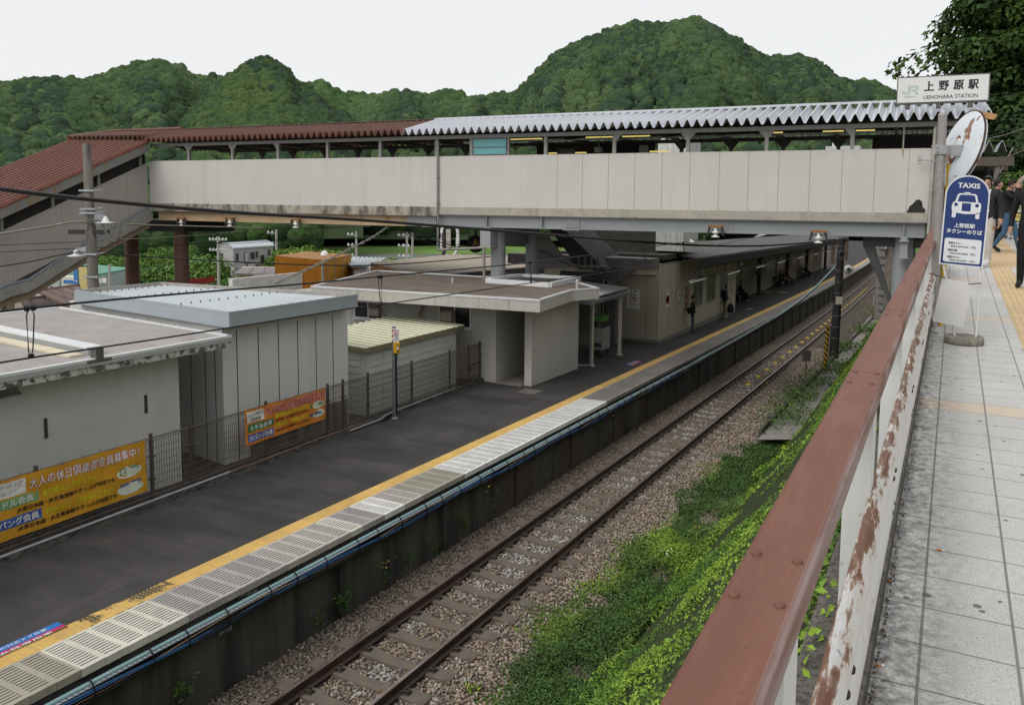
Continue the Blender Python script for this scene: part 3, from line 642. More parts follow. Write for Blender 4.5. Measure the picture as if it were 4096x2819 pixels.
kb = Mat('dirty fence kerb', (.10, .09, .08), .95).var(4, .35).stain((14, 6, 14), (.025, .024, .022), .45, .62, .85).bump(30, .7, .012).out()
mb = MB(); yy = [2.9+i*.35 for i in range(53)]; jr = random.Random(3)
mb.grid([[fpt(y, -.05)+FN*(.13+jr.uniform(-.012, .012)), fpt(y, .08+jr.uniform(-.015, .01))+FN*(.11+jr.uniform(-.01, .01)), fpt(y, .10)-FN*.06, fpt(y, -.6)-FN*.10] for y in yy]); tag(mb.build('fence_kerb', kb), 'dirty broken concrete kerb under the brown mesh fence', 'kerb')
cp = plain('grey conduit', (.36, .37, .38), .45, .3); rp = plain('rusty pipe', (.16, .10, .07), .7, amt=.35)
mb = MB(); mb.tube([fpt(y, .105)+FN*.085 for y in (2.9, 6, 9, 10.6)], .024, 10); tag(mb.build('conduit_pipe', cp), 'grey conduit pipe on the fence kerb below the yellow banner', 'pipe')
mb = MB(); mb.tube([fpt(y, .10)+FN*.085 for y in (10.6, 12, 14, 14.6)], .022, 10); tag(mb.build('conduit_pipe', rp), 'rusty thin pipe on the fence kerb below the orange banner', 'pipe')
mb = MB(); mb.tube([fpt(14.2, .05)+FN*.15, fpt(15.4, .05)+FN*.16, fpt(15.55, .09)+FN*.15, fpt(16, .11)+FN*.11, fpt(19.0, .11)+FN*.10, fpt(19.15, .1)+FN*.06, fpt(19.2, .02)+FN*.0], .022, 10); tag(mb.build('conduit_pipe', cp), 'bent grey conduit running from the emergency button pole along the kerb', 'pipe')

bn_w = plain('banner white print', (.74, .73, .70), .6, amt=.06); bn_k = plain('banner black print', (.025, .022, .022), .6); bn_r = plain('banner red print', (.50, .018, .022), .6, amt=.08)
bn_g = plain('banner green print', (.05, .19, .07), .6, amt=.08); bn_b = plain('banner blue print', (.055, .12, .36), .6, amt=.08); bn_y = plain('banner lime print', (.68, .60, .02), .6, amt=.08)
bn_lg = plain('banner light green', (.20, .38, .16), .6, amt=.08); bn_pale = plain('banner pale oval', (.70, .76, .62), .6, amt=.05)
def banner(name, label, TLc, TRc, BRc, BLc, col, var):
    b = MB(); n = 36; mrows = 10
    def surf(a, t, off=0.0):
        top = TLc.lerp(TRc, a); bt = BLc.lerp(BRc, a); p = bt.lerp(top, t)
        w = .008*sin(a*38+t*3)*(t**2+.2)+.006*sin(a*21-t*7)+.006*sin((a+t)*17)
        sag = -.012*(1-cos(a*2*pi*7))*.5*t
        return p+FN*(.055+w+off)+Vector((0, 0, sag))
    t0 = thing(name, label, 'banner', BLc.lerp(BRc, .5))
    b.grid([[surf(i/n, j/mrows) for i in range(n+1)] for j in range(mrows+1)], 0, True)
    mm = Mat('banner cloth', col, .55, 0, .3).var(3, .1); mm.b.inputs['Specular IOR Level'].default_value = .3; b.build('cloth', mm.out(), t0)
    def decal(nm, mats, items, bold=.0, off=.004):
        mbb = MB()
        for it in items:
            if it[0] == 't':
                _, s, a0, b0, a1, b1, bo, mi = it; vs, fs, bb = glyphs(s)
                for k, (dx, dy) in enumerate(spread(bo)): mbb.add([surf(a0+(x-bb[0]+dx)/(bb[1]-bb[0])*(a1-a0), b0+(y-bb[2]+dy)/(bb[3]-bb[2])*(b1-b0), off+.0003*k+.0025*(bo < .03)) for x, y in vs], fs, mi)
            elif it[0] == 'r':
                _, a0, b0, a1, b1, mi = it; mbb.grid([[surf(a0+(a1-a0)*i/6, b0+(b1-b0)*j/3, off-.0015) for i in range(7)] for j in range(4)], mi)
            elif it[0] == 'o':
                _, ca, cb, ra, rb, mi = it; mbb.quad(*[surf(ca+ra*cos(q), cb+rb*sin(q), off-.001) for q in [2*pi*i/28 for i in range(28)]], mi=mi)
            elif it[0] == 'p': mbb.quad(*[surf(a, c, off) for a, c in it[1]], mi=it[2])
        mbb.build(nm, mats, t0)
    if var == 1:
        decal('headline', [bn_r, bn_w], [('t', '大人の休日倶楽部会員募集中！', .311, .735, .955, .915, .05, 0), ('t', '大人の休日倶楽部会員募集中！', .311, .735, .955, .915, .016, 1)])
        decal('logo_box', [bn_w, plain('banner grey print', (.40, .38, .37), .7)], [('r', .05, .70, .295, .95, 0), ('t', '大人の休日', .08, .83, .27, .92, 0, 1), ('t', '倶楽部', .12, .73, .25, .81, 0, 1)])
        decal('member_box', [bn_lg, bn_w], [('r', .05, .51, .36, .675, 0), ('t', 'ミドル会員', .13, .535, .33, .65, .02, 1)])
        decal('member_box', [bn_b, bn_w], [('r', .05, .185, .372, .355, 0), ('t', 'ジパング会員', .11, .21, .355, .33, .02, 1)])
        decal('lime_lettering', [bn_y], [('t', '満50歳以上のあなたに', .378, .535, .685, .645, .02, 0), ('t', '男性満65歳以上、女性満60歳以上のあなたに', .385, .215, .80, .315, .02, 0)])
        decal('black_lettering', [bn_k], [('t', 'JR東日本線・JR北海道線のきっぷが何回でも', .246, .385, .793, .48, .02, 0), ('t', 'JR東日本線・JR北海道線のきっぷが何回でも', .248, .075, .80, .17, .02, 0)])
        decal('discount_oval', [bn_pale, bn_g], [('o', .89, .49, .083, .11, 0), ('t', '5％割引', .825, .46, .948, .60, .04, 1)])
        decal('discount_oval', [bn_pale, bn_b], [('o', .89, .17, .083, .11, 0), ('t', '30％割引', .825, .17, .96, .31, .04, 1)])
    else:
        decal('headline', [bn_w, bn_r], [('t', '大人の休日倶楽部会員募集中！', .235, .68, .985, .95, .055, 0), ('t', '大人の休日倶楽部会員募集中！', .235, .68, .985, .95, .02, 1)])
        decal('logo_box', [bn_w, plain('banner dark print', (.12, .12, .12), .7)], [('r', .025, .62, .22, .93, 0), ('t', '大人の休日', .035, .77, .205, .89, 0, 1), ('t', '倶楽部', .065, .65, .18, .75, 0, 1)])
        decal('member_box', [bn_g, bn_w], [('r', .03, .355, .325, .565, 0), ('t', 'ミドル会員', .06, .385, .305, .53, .03, 1)])
        decal('member_box', [bn_b, bn_w], [('r', .03, .075, .325, .28, 0), ('t', 'ジパング会員', .045, .105, .31, .25, .03, 1)])
        decal('yellow_lettering', [bn_y], [('t', '満50歳以上のあなたに', .345, .535, .775, .665, .03, 0), ('t', '男性満65歳以上、女性満60歳以上のあなたに', .345, .265, .775, .375, .03, 0)])
        decal('black_lettering', [bn_k], [('t', 'JR東日本線・JR北海道線のきっぷが何回でも', .345, .41, .775, .505, .01, 0), ('t', 'JR東日本線・JR北海道線のきっぷが何回でも', .345, .11, .775, .205, .01, 0)])
        decal('discount_oval', [bn_pale, bn_g], [('o', .905, .545, .08, .125, 0), ('t', '5％割引', .855, .50, .965, .62, .03, 1)])
        decal('discount_oval', [bn_pale, bn_b], [('o', .905, .26, .08, .125, 0), ('t', '30％割引', .845, .22, .975, .33, .03, 1)])
        decal('arrow', [bn_g, bn_b], [('p', [(.79, .50), (.805, .50), (.805, .46), (.828, .54), (.805, .62), (.805, .58), (.79, .58)], 0), ('p', [(.79, .23), (.805, .23), (.805, .19), (.828, .27), (.805, .35), (.805, .31), (.79, .31)], 1)])
    mbt = MB()
    for i in range(9):
        for t in (0, 1):
            p = surf((i+.5)/9, t); mbt.tube([p, p+Vector((0, 0, .05 if t else -.05))-FN*.05], .003, 4)
    mbt.build('tie', blt, t0); return t0
TR = onf(568, 1757); BR_ = onf(580, 1960); Lx = 5.9
TL_ = fpt(Lx, TR.z-zt(TR.y)); BL_ = fpt(Lx, BR_.z-zt(BR_.y))
banner('banner', 'yellow banner with white headline tied to the mesh fence, cut by the picture edge', TL_, TR, BR_, BL_, (.62, .315, .025), 1)
banner('banner', 'small orange banner with dark red headline tied to the fence by the panel-clad building', onf(968, 1641), onf(1292, 1551), onf(1293, 1673), onf(975, 1784), (.60, .21, .03), 2)

# ---- emergency button pole
ep = onplane(1578, 1684, FP+FN*.28, FN); ep.z = zt(ep.y)
eb = thing('emergency_button_pole', 'grey pole with red and white stripes, white sign and yellow emergency button box', 'emergency pole', ep)
galv = plain('galvanised grey', (.20, .21, .22), .5, .4, .2)
top = Vector((ep.x, ep.y, onx(1575, 1306, ep.x).z))
mb = MB(); mb.cyl(ep, top, .048, n=14); mb.lathe(top, [(.052, -.03), (.052, 0), (.02, .012)], 14); mb.lathe(ep, [(.10, 0), (.07, .03), (.05, .04)], 14); mb.build('pole', galv, eb)
m = Mat('red and white stripes', (.75, .75, .74), .5); X = m.xyz(); w = m.math('FRACT', m.math('MULTIPLY', m.math('ADD', X[2], m.math('MULTIPLY', X[1], .9)), 7.5)); m.mix(m.math('LESS_THAN', w, .5), (.62, .03, .035), 1); strp = m.out()
H = top.z-ep.z
mb = MB(); mb.cyl(top-Vector((0, 0, .36)), top-Vector((0, 0, .04)), .0505, n=14); mb.build('striped_wrap', strp, eb)
e_r = Vector((cos(YAW), -sin(YAW), 0)); e_f = Vector((-sin(YAW)*-1, -cos(YAW), 0)); e_f = Vector((.45, -.89, 0))
e_r = Vector((.89, .45, 0))
pc = top+e_f*.052+e_r*.065+Vector((0, 0, -.22)); UZ = Vector((0, 0, 1))
mb = MB(); mb.obox(pc, e_r*.072, e_f*.006, UZ*.165, 0)
mb.quad(*[pc+e_f*.008+e_r*(sx*.055)+UZ*(.09+sz*.055) for sx, sz in ((-1, -1), (1, -1), (1, 1), (-1, 1))], mi=1)
mb.quad(*[pc+e_f*.009+e_r*(sx*.042)+UZ*(.09+sz*.042) for sx, sz in ((-1, -1), (1, -1), (1, 1), (-1, 1))], mi=0)
mb.quad(*[pc+e_f*.010+e_r*a+UZ*(.09+c) for a, c in ((-.022, -.025), (.026, -.028), (.03, -.008), (.0, -.002), (.004, .026), (-.012, .03), (-.014, .0))], mi=1)
mb.text('列車停止', pc+e_f*.009-e_r*.055-UZ*.005, e_r, UZ, .11, .026, .02, 2); mb.text('ボタン', pc+e_f*.009-e_r*.012-UZ*.04, e_r, UZ, .065, .024, .02, 2); mb.text('Emergency\nTrain Stop\nButton', pc+e_f*.009-e_r*.02-UZ*.105, e_r, UZ, .08, .05, .01, 2)
mb.text('↓', pc+e_f*.009+e_r*.04-UZ*.155, e_r, UZ, .014, .035, .02, 2); mb.text('SOS', pc+e_f*.009-e_r*.03-UZ*.15, e_r, UZ, .045, .018, .02, 2)
mb.build('sign_plate', [whi, bn_r, bn_k], eb)
bx = top+e_f*.05+e_r*.075+Vector((0, 0, -.52)); yb_m = plain('yellow box', (.70, .42, .02), .45, amt=.06)
m = Mat('black hazard stripes', (.70, .42, .02), .45); X = m.xyz(); w = m.math('FRACT', m.math('MULTIPLY', m.math('ADD', X[2], m.math('MULTIPLY', X[0], 1.0)), 18)); m.mix(m.math('LESS_THAN', w, .5), (.02, .02, .02), 1); hz_m = m.out()
mb = MB(); mb.obox(bx, e_r*.07, e_f*.055, UZ*.125, 0); mb.obox(bx+e_r*.035+e_f*.056, e_r*.032, e_f*.004, UZ*.115, 1); mb.obox(bx+e_r*.035+e_f*.062, e_r*.02, e_f*.004, UZ*.035+Vector((0, 0, 0)), 2); mb.lathe(bx+e_r*.035+e_f*.058-UZ*.06, [(.02, 0), (.02, .015), (.005, .02)], 12, 3, e_f)
mb.build('button_box', [yb_m, hz_m, whi, bn_r], eb)
mb = MB(); mb.tube([bx-UZ*.12+e_f*-.0, top+e_r*.055+e_f*.03-UZ*.9, Vector((ep.x, ep.y, ep.z+.25))+e_r*.06+e_f*.02, Vector((ep.x, ep.y, ep.z+.1))+e_r*.04, Vector((ep.x, ep.y, ep.z+.04))-e_r*.1-e_f*.02, Vector((ep.x, ep.y-.5, ep.z+.05))], .022, 8); mb.build('cable', plain('black cable', (.012, .012, .013), .55), eb)
# =================================================================== LOW BUILDINGS BEHIND THE FENCE
UZ = Vector((0, 0, 1))
m = Mat('white stucco', (.57, .58, .54), .9).var(1.0, .06).stain((1.2, 1.2, .5), (.44, .45, .40), .5, .75, .5).stain(60, (.3, .3, .27), .66, .75, .4).bump(120, .25, .004); stuc = m.out()
m = Mat('weathered white panel', (.60, .60, .57), .85).var((1.5, 1.5, .4), .05).streak((.46, .46, .42), .4, .5, .8, 3, .25); pan_m = m.out()
m = Mat('flat roof sheet', (.34, .315, .30), .9).var(1.3, .13).stain((1.2, 4, 1), (.22, .20, .19), .52, .75, .7).stain(7, (.42, .40, .37), .55, .75, .4); roof_g = m.bump((2, 8, 1), .3, .01).out()
alu = plain('white aluminium edge', (.74, .75, .76), .4, .2, .08)
m = Mat('grey aluminium edge', (.42, .44, .43), .5, .2).var(3, .1); alug = m.out()
m = Mat('flaking fascia', (.52, .52, .46), .9).stain((9, 9, 9), (.045, .045, .038), .5, .58, .9).streak((.2, .19, .15), .5, .5, .7, 8, 2); flak = m.out()
joint = plain('dark joint', (.05, .05, .05), .8)

# ---- white stucco building (left edge)
XF, ZR = -5.35, 2.53
b1 = thing('white_building', 'low white stucco building with a flat grey roof at the left picture edge', 'building', (-8, 7, -.5))
wf = onx(711, 1404, -5.9); yw = wf.y
mb = MB(); mb.box((-11.9, 1.0, -.6), (-5.9, yw, 2.42)); mb.build('wall', stuc, b1)
R0_ = onz(910, 1342, ZR); R1 = onz(238, 1229, ZR); yL = 1.0
P = [Vector((XF, yL, ZR)), Vector((XF, R0_.y, ZR)), Vector((R1.x, R1.y, ZR)), Vector((R1.x, yL-.4, ZR))]
mb = MB(); mb.prism([p+UZ*-.02 for p in P], UZ*.012, 0); mb.prism([p+UZ*-.17+((p-Vector((-8.5, 6, ZR)))*-.02) for p in P], UZ*.14, 0); mb.build('roof', roof_g, b1)
mb = MB()
for a, b in ((P[0], P[1]), (P[1], P[2]), (P[2], P[3])):
    dr = (b-a).normalized(); nn = Vector((dr.y, -dr.x, 0)); mb.prism([a-nn*.07-UZ*.025, a+nn*.012-UZ*.025, a+nn*.012+UZ*.02, a-nn*.07+UZ*.02], b-a, 0)
mb.build('roof_edge', alu, b1)
mb = MB(); mb.box((XF-.01, yL, ZR-.10), (XF+.010, R0_.y, ZR-.027)); mb.box((XF-.4, R0_.y-.012, ZR-.12), (XF+.006, R0_.y+.008, ZR-.027)); mb.build('fascia', alug, b1)
mb = MB(); mb.box((XF-.22, yL, ZR-.21), (XF-.012, R0_.y-.02, ZR-.105)); mb.build('soffit_edge', flak, b1)
a0 = onz(375, 1393, ZR+.1); a1 = onz(-60, 1305, ZR+.1)
mb = MB(); d = (a1-a0); d.z = 0; dn = Vector((d.y, -d.x, 0)).normalized()
mb.prism([a0+dn*w+UZ*(h-.1) for w, h in ((-.10, -.01), (.12, -.01), (.12, .10), (-.10, .10))], d, 0); mb.build('roof_upstand', alug, b1)
mb = MB(); mb.prism([a0+dn*w+UZ*(h-.1) for w, h in ((-.12, .102), (.14, .102), (.14, .13), (-.12, .13))], d, 0); mb.build('upstand_cap', alu, b1)
mb = MB(); s_ = dn if dn.y < 0 else -dn
mb.prism([a0+s_*w+UZ*(h-.1) for w, h in ((.16, -.005), (.40, -.005), (.40, .03), (.16, .03))], d, 0); mb.build('joint_board', plain('cream board', (.66, .58, .44), .7), b1)
bk = onx(398, 1418, XF); mb = MB(); mb.box((XF-.12, bk.y-.07, ZR-.03), (XF+.02, bk.y+.06, ZR+.17)); mb.box((XF-.15, bk.y-.22, ZR-.05), (XF+.016, bk.y+.2, ZR+.0)); mb.build('edge_bracket', plain('mossy metal', (.10, .105, .09), .7), b1)
for u, v0, v1 in ((583, 1580, 1652), (182, 1673, 1752)):
    p0 = onx(u, v0, -5.885); p1 = onx(u, v1, -5.885); mb = MB(); mb.box((-5.9, p0.y-.022, p1.z), (-5.875, p0.y+.022, p0.z)); mb.build('wall_slot', joint, b1)
p0 = onx(70, 1512, -5.86); p1 = onx(70, 1570, -5.86); mb = MB(); mb.box((-5.91, 3, p1.z), (-5.85, p0.y, p0.z-.01)); mb.box((-5.9, 3, p1.z-.03), (-5.82, p0.y+.03, p1.z)); mb.build('window_box', plain('dim window frame', (.20, .20, .18), .6), b1)

# ---- panel clad building
b2 = thing('panel_building', 'white panel clad building with a pale blue metal roof fascia behind the orange banner', 'building', (-8, 13, -.3))
XW = -5.95; wy0, wy1 = 11.1, 14.78
bc = Vector((-12.3, 12.1, 0)); bd = Vector((-12.6, 15.4, 0))
mb = MB(); mb.prism([Vector((XW, wy0, -.35)), Vector((XW, wy1, -.35)), bd+UZ*-.35, bc+UZ*-.35], UZ*2.985, 0); mb.build('wall', pan_m, b2)
mb = MB()
for u in (945.4, 1032, 1112.8, 1190, 1263, 1331):       # vertical joints on the long wall
    y = onx(u, 1330, XW).y; mb.box((XW-.01, y-.011, -.3), (XW+.003, y+.011, 2.5))
e = bc-Vector((XW, wy0, 0)); L = e.length; e.normalize(); en = Vector((e.y, -e.x, 0)); en = en if en.y < 0 else -en
for k, t in enumerate((.27, .62, 1.15, 1.7, 2.25, 2.8, 3.35, 3.9, 4.45, 5.0, 5.55)):
    p = Vector((XW, wy0, 0))+e*t; mb.obox(p+UZ*1.1, e*.012, en*.003, UZ*1.4)
mb.build('panel_joint', joint, b2)
mb = MB(); mb.prism([Vector((XW+.03, wy0-.04, -.35)), Vector((XW+.03, wy1, -.35)), Vector((XW-.03, wy1, -.35)), Vector((XW-.03, wy0, -.35))], UZ*.1, 0); mb.build('plinth', plain('plinth', (.38, .37, .33), .8), b2)
mb = MB(); mb.box((XW-.001, 11.75, -.3), (XW+.004, wy1-.02, .42)); mb.build('algae_stained_panels', Mat('algae stained panel', (.20, .19, .16), .9).streak((.05, .05, .04), .8, .42, .62, 9, .4).streak((.4, .39, .35), .5, .55, .7, 6, .4).out(), b2)
C0 = onx(916, 1248, -5.6); C1 = onx(1430, 1174, -5.6); ZB = C0.z
C0 = Vector((-5.6, C0.y, ZB)); C1 = Vector((-5.6, C1.y, ZB)); C3 = onz(296, 1160, ZB); C2 = onz(640, 1120, ZB+.05); C2.z = ZB
FH = .315
m = Mat('pale blue grey metal', (.40, .445, .47), .42, .25, .4).var(1.2, .06).streak((.30, .33, .34), .35, .55, .75, 3, .4); fas = m.out()
mb = MB()
def fsc(mb, a, b):
    dr = (b-a).normalized(); nn = Vector((dr.y, -dr.x, 0)); c = (C0+C1+C2+C3)/4
    if nn.dot(a-c) < 0: nn = -nn
    mb.prism([a-UZ*FH, a-UZ*FH-nn*.04, a-nn*.04, a], b-a, 0)
    for z0, z1 in ((-.045, 0), (-FH, -FH+.06)): mb.prism([a+nn*.001+UZ*z0, a+nn*.006+UZ*z0, a+nn*.006+UZ*z1, a+nn*.001+UZ*z1], b-a, 0)
fsc(mb, C0, C1); mb.build('fascia', fas, b2); mb = MB(); fsc(mb, C3, C0); mb.build('fascia', fas, b2)
mb = MB(); fsc(mb, C2, C3); mb.build('fascia', fas, b2); mb = MB(); fsc(mb, C1, C2); mb.build('fascia', fas, b2)
mb = MB(); mb.prism([C0-UZ*(FH-.01)+Vector((-.03, .03, 0)), C1-UZ*(FH-.01)+Vector((-.03, 0, 0)), C2-UZ*(FH-.01), C3-UZ*(FH-.01)+Vector((.02, .03, 0))], UZ*.02, 0); mb.build('soffit', plain('soffit', (.4, .41, .41), .7), b2)
m = Mat('light metal roof', (.56, .61, .635), .38, .35, .45).var((1, 4, 1), .06); rfm = m.out()
mb = MB(); n = 13
for i in range(n):                       # ribs run away from the platform
    t0_, t1_ = (i+.12)/n, (i+.88)/n
    A, B = C0.lerp(C1, t0_), C3.lerp(C2, t0_); A2, B2 = C0.lerp(C1, t1_), C3.lerp(C2, t1_); dn_ = UZ*-.16
    sx = Vector((-.06, 0, 0)); w = (A2-A)*.16; w2 = (B2-B)*.16; up = UZ*.085
    mb.add([A+sx+dn_, A+sx+w+dn_+up, A2+sx-w+dn_+up, A2+sx+dn_, B-sx+dn_, B-sx+w2+dn_+up, B2-sx-w2+dn_+up, B2-sx+dn_], [(0, 4, 5, 1), (1, 5, 6, 2), (2, 6, 7, 3), (0, 1, 2, 3)])
mb.quad(C0+UZ*-.165, C1+UZ*-.165, C2+UZ*-.165, C3+UZ*-.165); mb.build('roof_deck', rfm, b2)
mb = MB()
for i in range(n):
    for f in (.04, .36, .68, .94):
        p = (C0.lerp(C1, (i+.5)/n)).lerp(C3.lerp(C2, (i+.5)/n), f)-UZ*.075; mb.lathe(p, [(.02, 0), (.012, .02), (.005, .05)], 6)
mb.build('roof_bolt', joint, b2)
bpm = plain('beige parapet lining', (.36, .33, .29), .7)
mb = MB()
for a, b in ((C1, C2), (C3, C2)):
    dr = (b-a).normalized(); c = (C0+C1+C2+C3)/4; nn = Vector((dr.y, -dr.x, 0)); nn = nn if nn.dot(c-a) > 0 else -nn
    mb.prism([a+nn*.045-UZ*.16, a+nn*.052-UZ*.16, a+nn*.052-UZ*.01, a+nn*.045-UZ*.01], b-a, 0)
mb.build('parapet_lining', bpm, b2)
mb = MB()
for f in (.12, .38, .64, .9):
    p = C1.lerp(C2, f)-UZ*.03; mb.bar(p-UZ*.12+Vector((0, -.05, 0)), p, .035); mb.bar(p-UZ*.09+Vector((0, -.06, 0)), p-UZ*.09+Vector((.0, -.55, 0)), .03)
mb.build('parapet_strut', alug, b2)

# ---- storage shed
sh = thing('storage_shed', 'small pale green steel storage shed with a ribbed cream roof behind the fence', 'shed', (-7.5, 17.6, -.5))
m = Mat('pale green steel', (.50, .53, .47), .6, .05).var(2, .06).stain((6, 6, 1.5), (.24, .21, .13), .62, .75, .6); shm = m.out()
XS, ys0, ys1 = -6.1, 15.66, 19.7; ZE = 1.50
mb = MB(); mb.box((-8.9, ys0, -.5), (XS, ys1, ZE-.06)); mb.build('wall', shm, sh)
mb = MB(); k = 7
for i in range(k):
    a = ys0+.06+(ys1-ys0-.06)*i/k; b = a+(ys1-ys0-.06)/k-.07
    for j in range(10):
        z = -.42+j*.175; mb.prism([(XS, a, z), (XS+.022, a, z), (XS+.006, a, z+.165), (XS, a, z+.165)], (0, b-a, 0), 0)
for j in range(10):
    z = -.42+j*.175; mb.prism([(-8.8, ys0, z), (-8.8, ys0-.022, z), (-8.8, ys0-.006, z+.165), (-8.8, ys0, z+.165)], (2.5, 0, 0), 0)
mb.build('siding', shm, sh)
A = onx(1466, 1389, -6.0); B = onx(1841, 1293, -6.0); Cb = Vector((-9.0, B.y+.55, ZE+.06)); Db = Vector((-9.0, A.y+.15, ZE+.06)); A = Vector((-5.99, 15.50, ZE)); B = Vector((-5.99, 19.95, ZE)); Cb = Vector((-9.05, 20.55, ZE+.02)); Db = Vector((-8.6, 15.9, ZE+.02))
m = Mat('cream ribbed roof', (.60, .60, .45), .5, .1).var(2, .06).stain(9, (.34, .33, .22), .62, .75, .5); crm = m.out()
mb = MB(); n = 15; mb.quad(A-UZ*.01, B-UZ*.01, Cb-UZ*.01, Db-UZ*.01)
for i in range(n+1):
    t = i/n; a, b = A.lerp(B, t), Db.lerp(Cb, t); w = (B-A).normalized()
    mb.add([a-w*.025, a-w*.01+UZ*.03, a+w*.01+UZ*.03, a+w*.025, b-w*.025, b-w*.01+UZ*.03, b+w*.01+UZ*.03, b+w*.025], [(0, 4, 5, 1), (1, 5, 6, 2), (2, 6, 7, 3), (0, 1, 2, 3)])
mb.build('roof', crm, sh)
olv = plain('olive roof trim', (.20, .18, .115), .6)
mb = MB()
for a, b in ((A, B), (Db, A), (B, Cb)):
    dr = (b-a).normalized(); nn = Vector((dr.y, -dr.x, 0)); c = (A+B+Cb+Db)/4; nn = nn if nn.dot(a-c) > 0 else -nn
    mb.prism([a-UZ*.12-nn*.02, a-UZ*.12+nn*.02, a+nn*.02+UZ*.015, a-nn*.02+UZ*.015], b-a, 0)
mb.build('roof_trim', olv, sh)

# ---- toilet block
tb = thing('toilet_block', 'cream concrete toilet building with a flat overhanging roof on the platform', 'building', (-7, 21, -.4))
m = Mat('cream rough plaster', (.50, .475, .435), .92).var(1.2, .07).stain((4, 4, 1.2), (.33, .31, .27), .58, .75, .5).bump(150, .3, .003); plm = m.out()
YT = 20.85; ZS = 2.06
xl = -5.42
mb = MB(); mb.box((-13.5, YT, -.5), (xl, 24.6, ZS)); mb.build('wall', plm, tb)
mb = MB(); mb.box((xl+.0, YT+2.9, -.45), (-4.45, YT+3.05, ZS)); mb.build('back_wall', plm, tb)
w0 = Vector((-4.40, 20.95, 0)); w1 = Vector((-4.36, 24.32, 0))
mb = MB(); mb.box((w0.x-.08, 20.95, -.42), (w0.x+.16, 24.3, ZS)); mb.build('screen_wall', plm, tb)
mb = MB(); mb.prism([(w0.x+.16, 20.93, -.4), (w0.x+.26, 20.93, -.42), (w0.x+.26, 24.35, -.46), (w0.x+.16, 24.35, -.44)], (0, 0, .06), 0); mb.build('wall_foot', kb, tb)
mb = MB(); mb.box((xl+.01, YT-.1, -.42), (w0.x-.09, YT+2.9, zt(YT, .02))); mb.build('floor', plain('entry slab', (.22, .205, .185), .9), tb)
ZT = 2.50
Q = [ony(2160, 1198, 19.95), onz(2290, 1158, ZT), onz(2397, 1150, ZT), Vector((-4.6, 24.9, ZT)), Vector((-13.2, 24.9, ZT)), onz(1244, 1143, ZT)]
Q[0] = onz(2160, 1198, ZT)
rfb = [Vector((p.x, p.y, ZT)) for p in Q]
m = Mat('stained roof edge concrete', (.50, .475, .43), .9).streak((.27, .25, .22), .6, .5, .72, 9, 1.2).stain(8, (.36, .34, .30), .5, .7, .5); edm = m.out()
m = Mat('old bitumen roof', (.15, .12, .098), .9).var(1.2, .3).stain((.6, 2.5, 1), (.22, .18, .15), .5, .72, .5).stain(3, (.08, .066, .055), .52, .72, .6); bit = m.out()
mb = MB(); mb.prism([p-UZ*.36 for p in rfb], UZ*.31, 0); mb.build('roof_slab', edm, tb)
cn = sum(rfb, Vector())/6
mb = MB(); mb.quad(*[p.lerp(cn, .012)-UZ*.035 for p in rfb]); mb.build('roof_surface', bit, tb)
mb = MB()
for i in range(6):
    a, b = rfb[i], rfb[(i+1) % 6]; dr = (b-a).normalized(); nn = Vector((dr.y, -dr.x, 0)); nn = nn if nn.dot(a-cn) > 0 else -nn
    mb.prism([a-nn*.09-UZ*.05, a+nn*.015-UZ*.05, a+nn*.015, a-nn*.09], b-a, 0)
mb.build('roof_edge', alu, tb)
glz = Mat('dark window glass', (.02, .022, .024), .12, 0, .5).var(2, .3).out(); vent_m = plain('beige vent hood', (.42, .37, .31), .5, .1)
for u0, u1, v0, v1, hu0, hu1, hv0, hv1 in ((1418, 1530, 1210, 1270, 1475, 1516, 1230, 1262), (1756, 1884, 1229, 1304, 1762, 1808, 1244, 1282)):
    a = ony(u0, v1, YT); b = ony(u1, v0, YT); mb = MB(); y = YT-.02
    mb.box((a.x, y, a.z), (b.x, y+.02, a.z+.045)); mb.box((a.x, y, b.z-.035), (b.x, y+.02, b.z)); mb.box((a.x, y, a.z+.045), (a.x+.04, y+.02, b.z-.035)); mb.box((b.x-.04, y, a.z+.045), (b.x, y+.02, b.z-.035)); mb.box(((a.x+b.x)/2-.02, y, a.z+.045), ((a.x+b.x)/2+.02, y+.02, b.z-.035))
    mb.box((a.x-.05, y-.05, a.z-.05), (b.x+.04, y+.02, a.z-.001)); w = mb.build('window', alu, tb)
    mb = MB(); mb.box((a.x+.04, y+.006, a.z+.04), (b.x-.04, y+.016, b.z-.03)); mb.build('pane', glz, w)
    c = ony(hu0, hv1, YT-.2); e_ = ony(hu1, hv0, YT-.2); mb = MB()
    mb.prism([(c.x, YT-.03, c.z), (c.x, YT-.22, c.z), (c.x, YT-.22, e_.z-.08), (c.x, YT-.16, e_.z-.02), (c.x, YT-.08, e_.z), (c.x, YT-.03, e_.z)], (e_.x-c.x-.02, 0, 0), 0); mb.build('vent_hood', vent_m, tb)
mb = MB(); mb.tube([ony(1686, 1205, YT-.1), ony(1690, 1225, YT-.1), ony(1676, 1252, YT-.1), ony(1674, 1290, YT-.1), ony(1674, 1400, YT-.1)], .045, 10); mb.build('drain_pipe', plain('old drain pipe', (.42, .38, .32), .7, amt=.25), tb)
mb = MB(); q = [onz(u, v, ZT+.02) for u, v in ((1948, 1125), (2199, 1143), (2317, 1117), (2085, 1106))]
for i in range(4):
    a, b = q[i], q[(i+1) % 4]; dr = (b-a).normalized(); nn = Vector((dr.y, -dr.x, 0)); mb.prism([a-nn*.07-UZ*.05, a+nn*.07-UZ*.05, a+nn*.07+UZ*.1, a-nn*.07+UZ*.1], b-a, 0)
mb.build('roof_light_kerb', alu, tb)
mb = MB(); mb.quad(*[p+UZ*.0 for p in q]); mb.build('roof_light', plain('dark roof light', (.05, .045, .04), .5), tb)
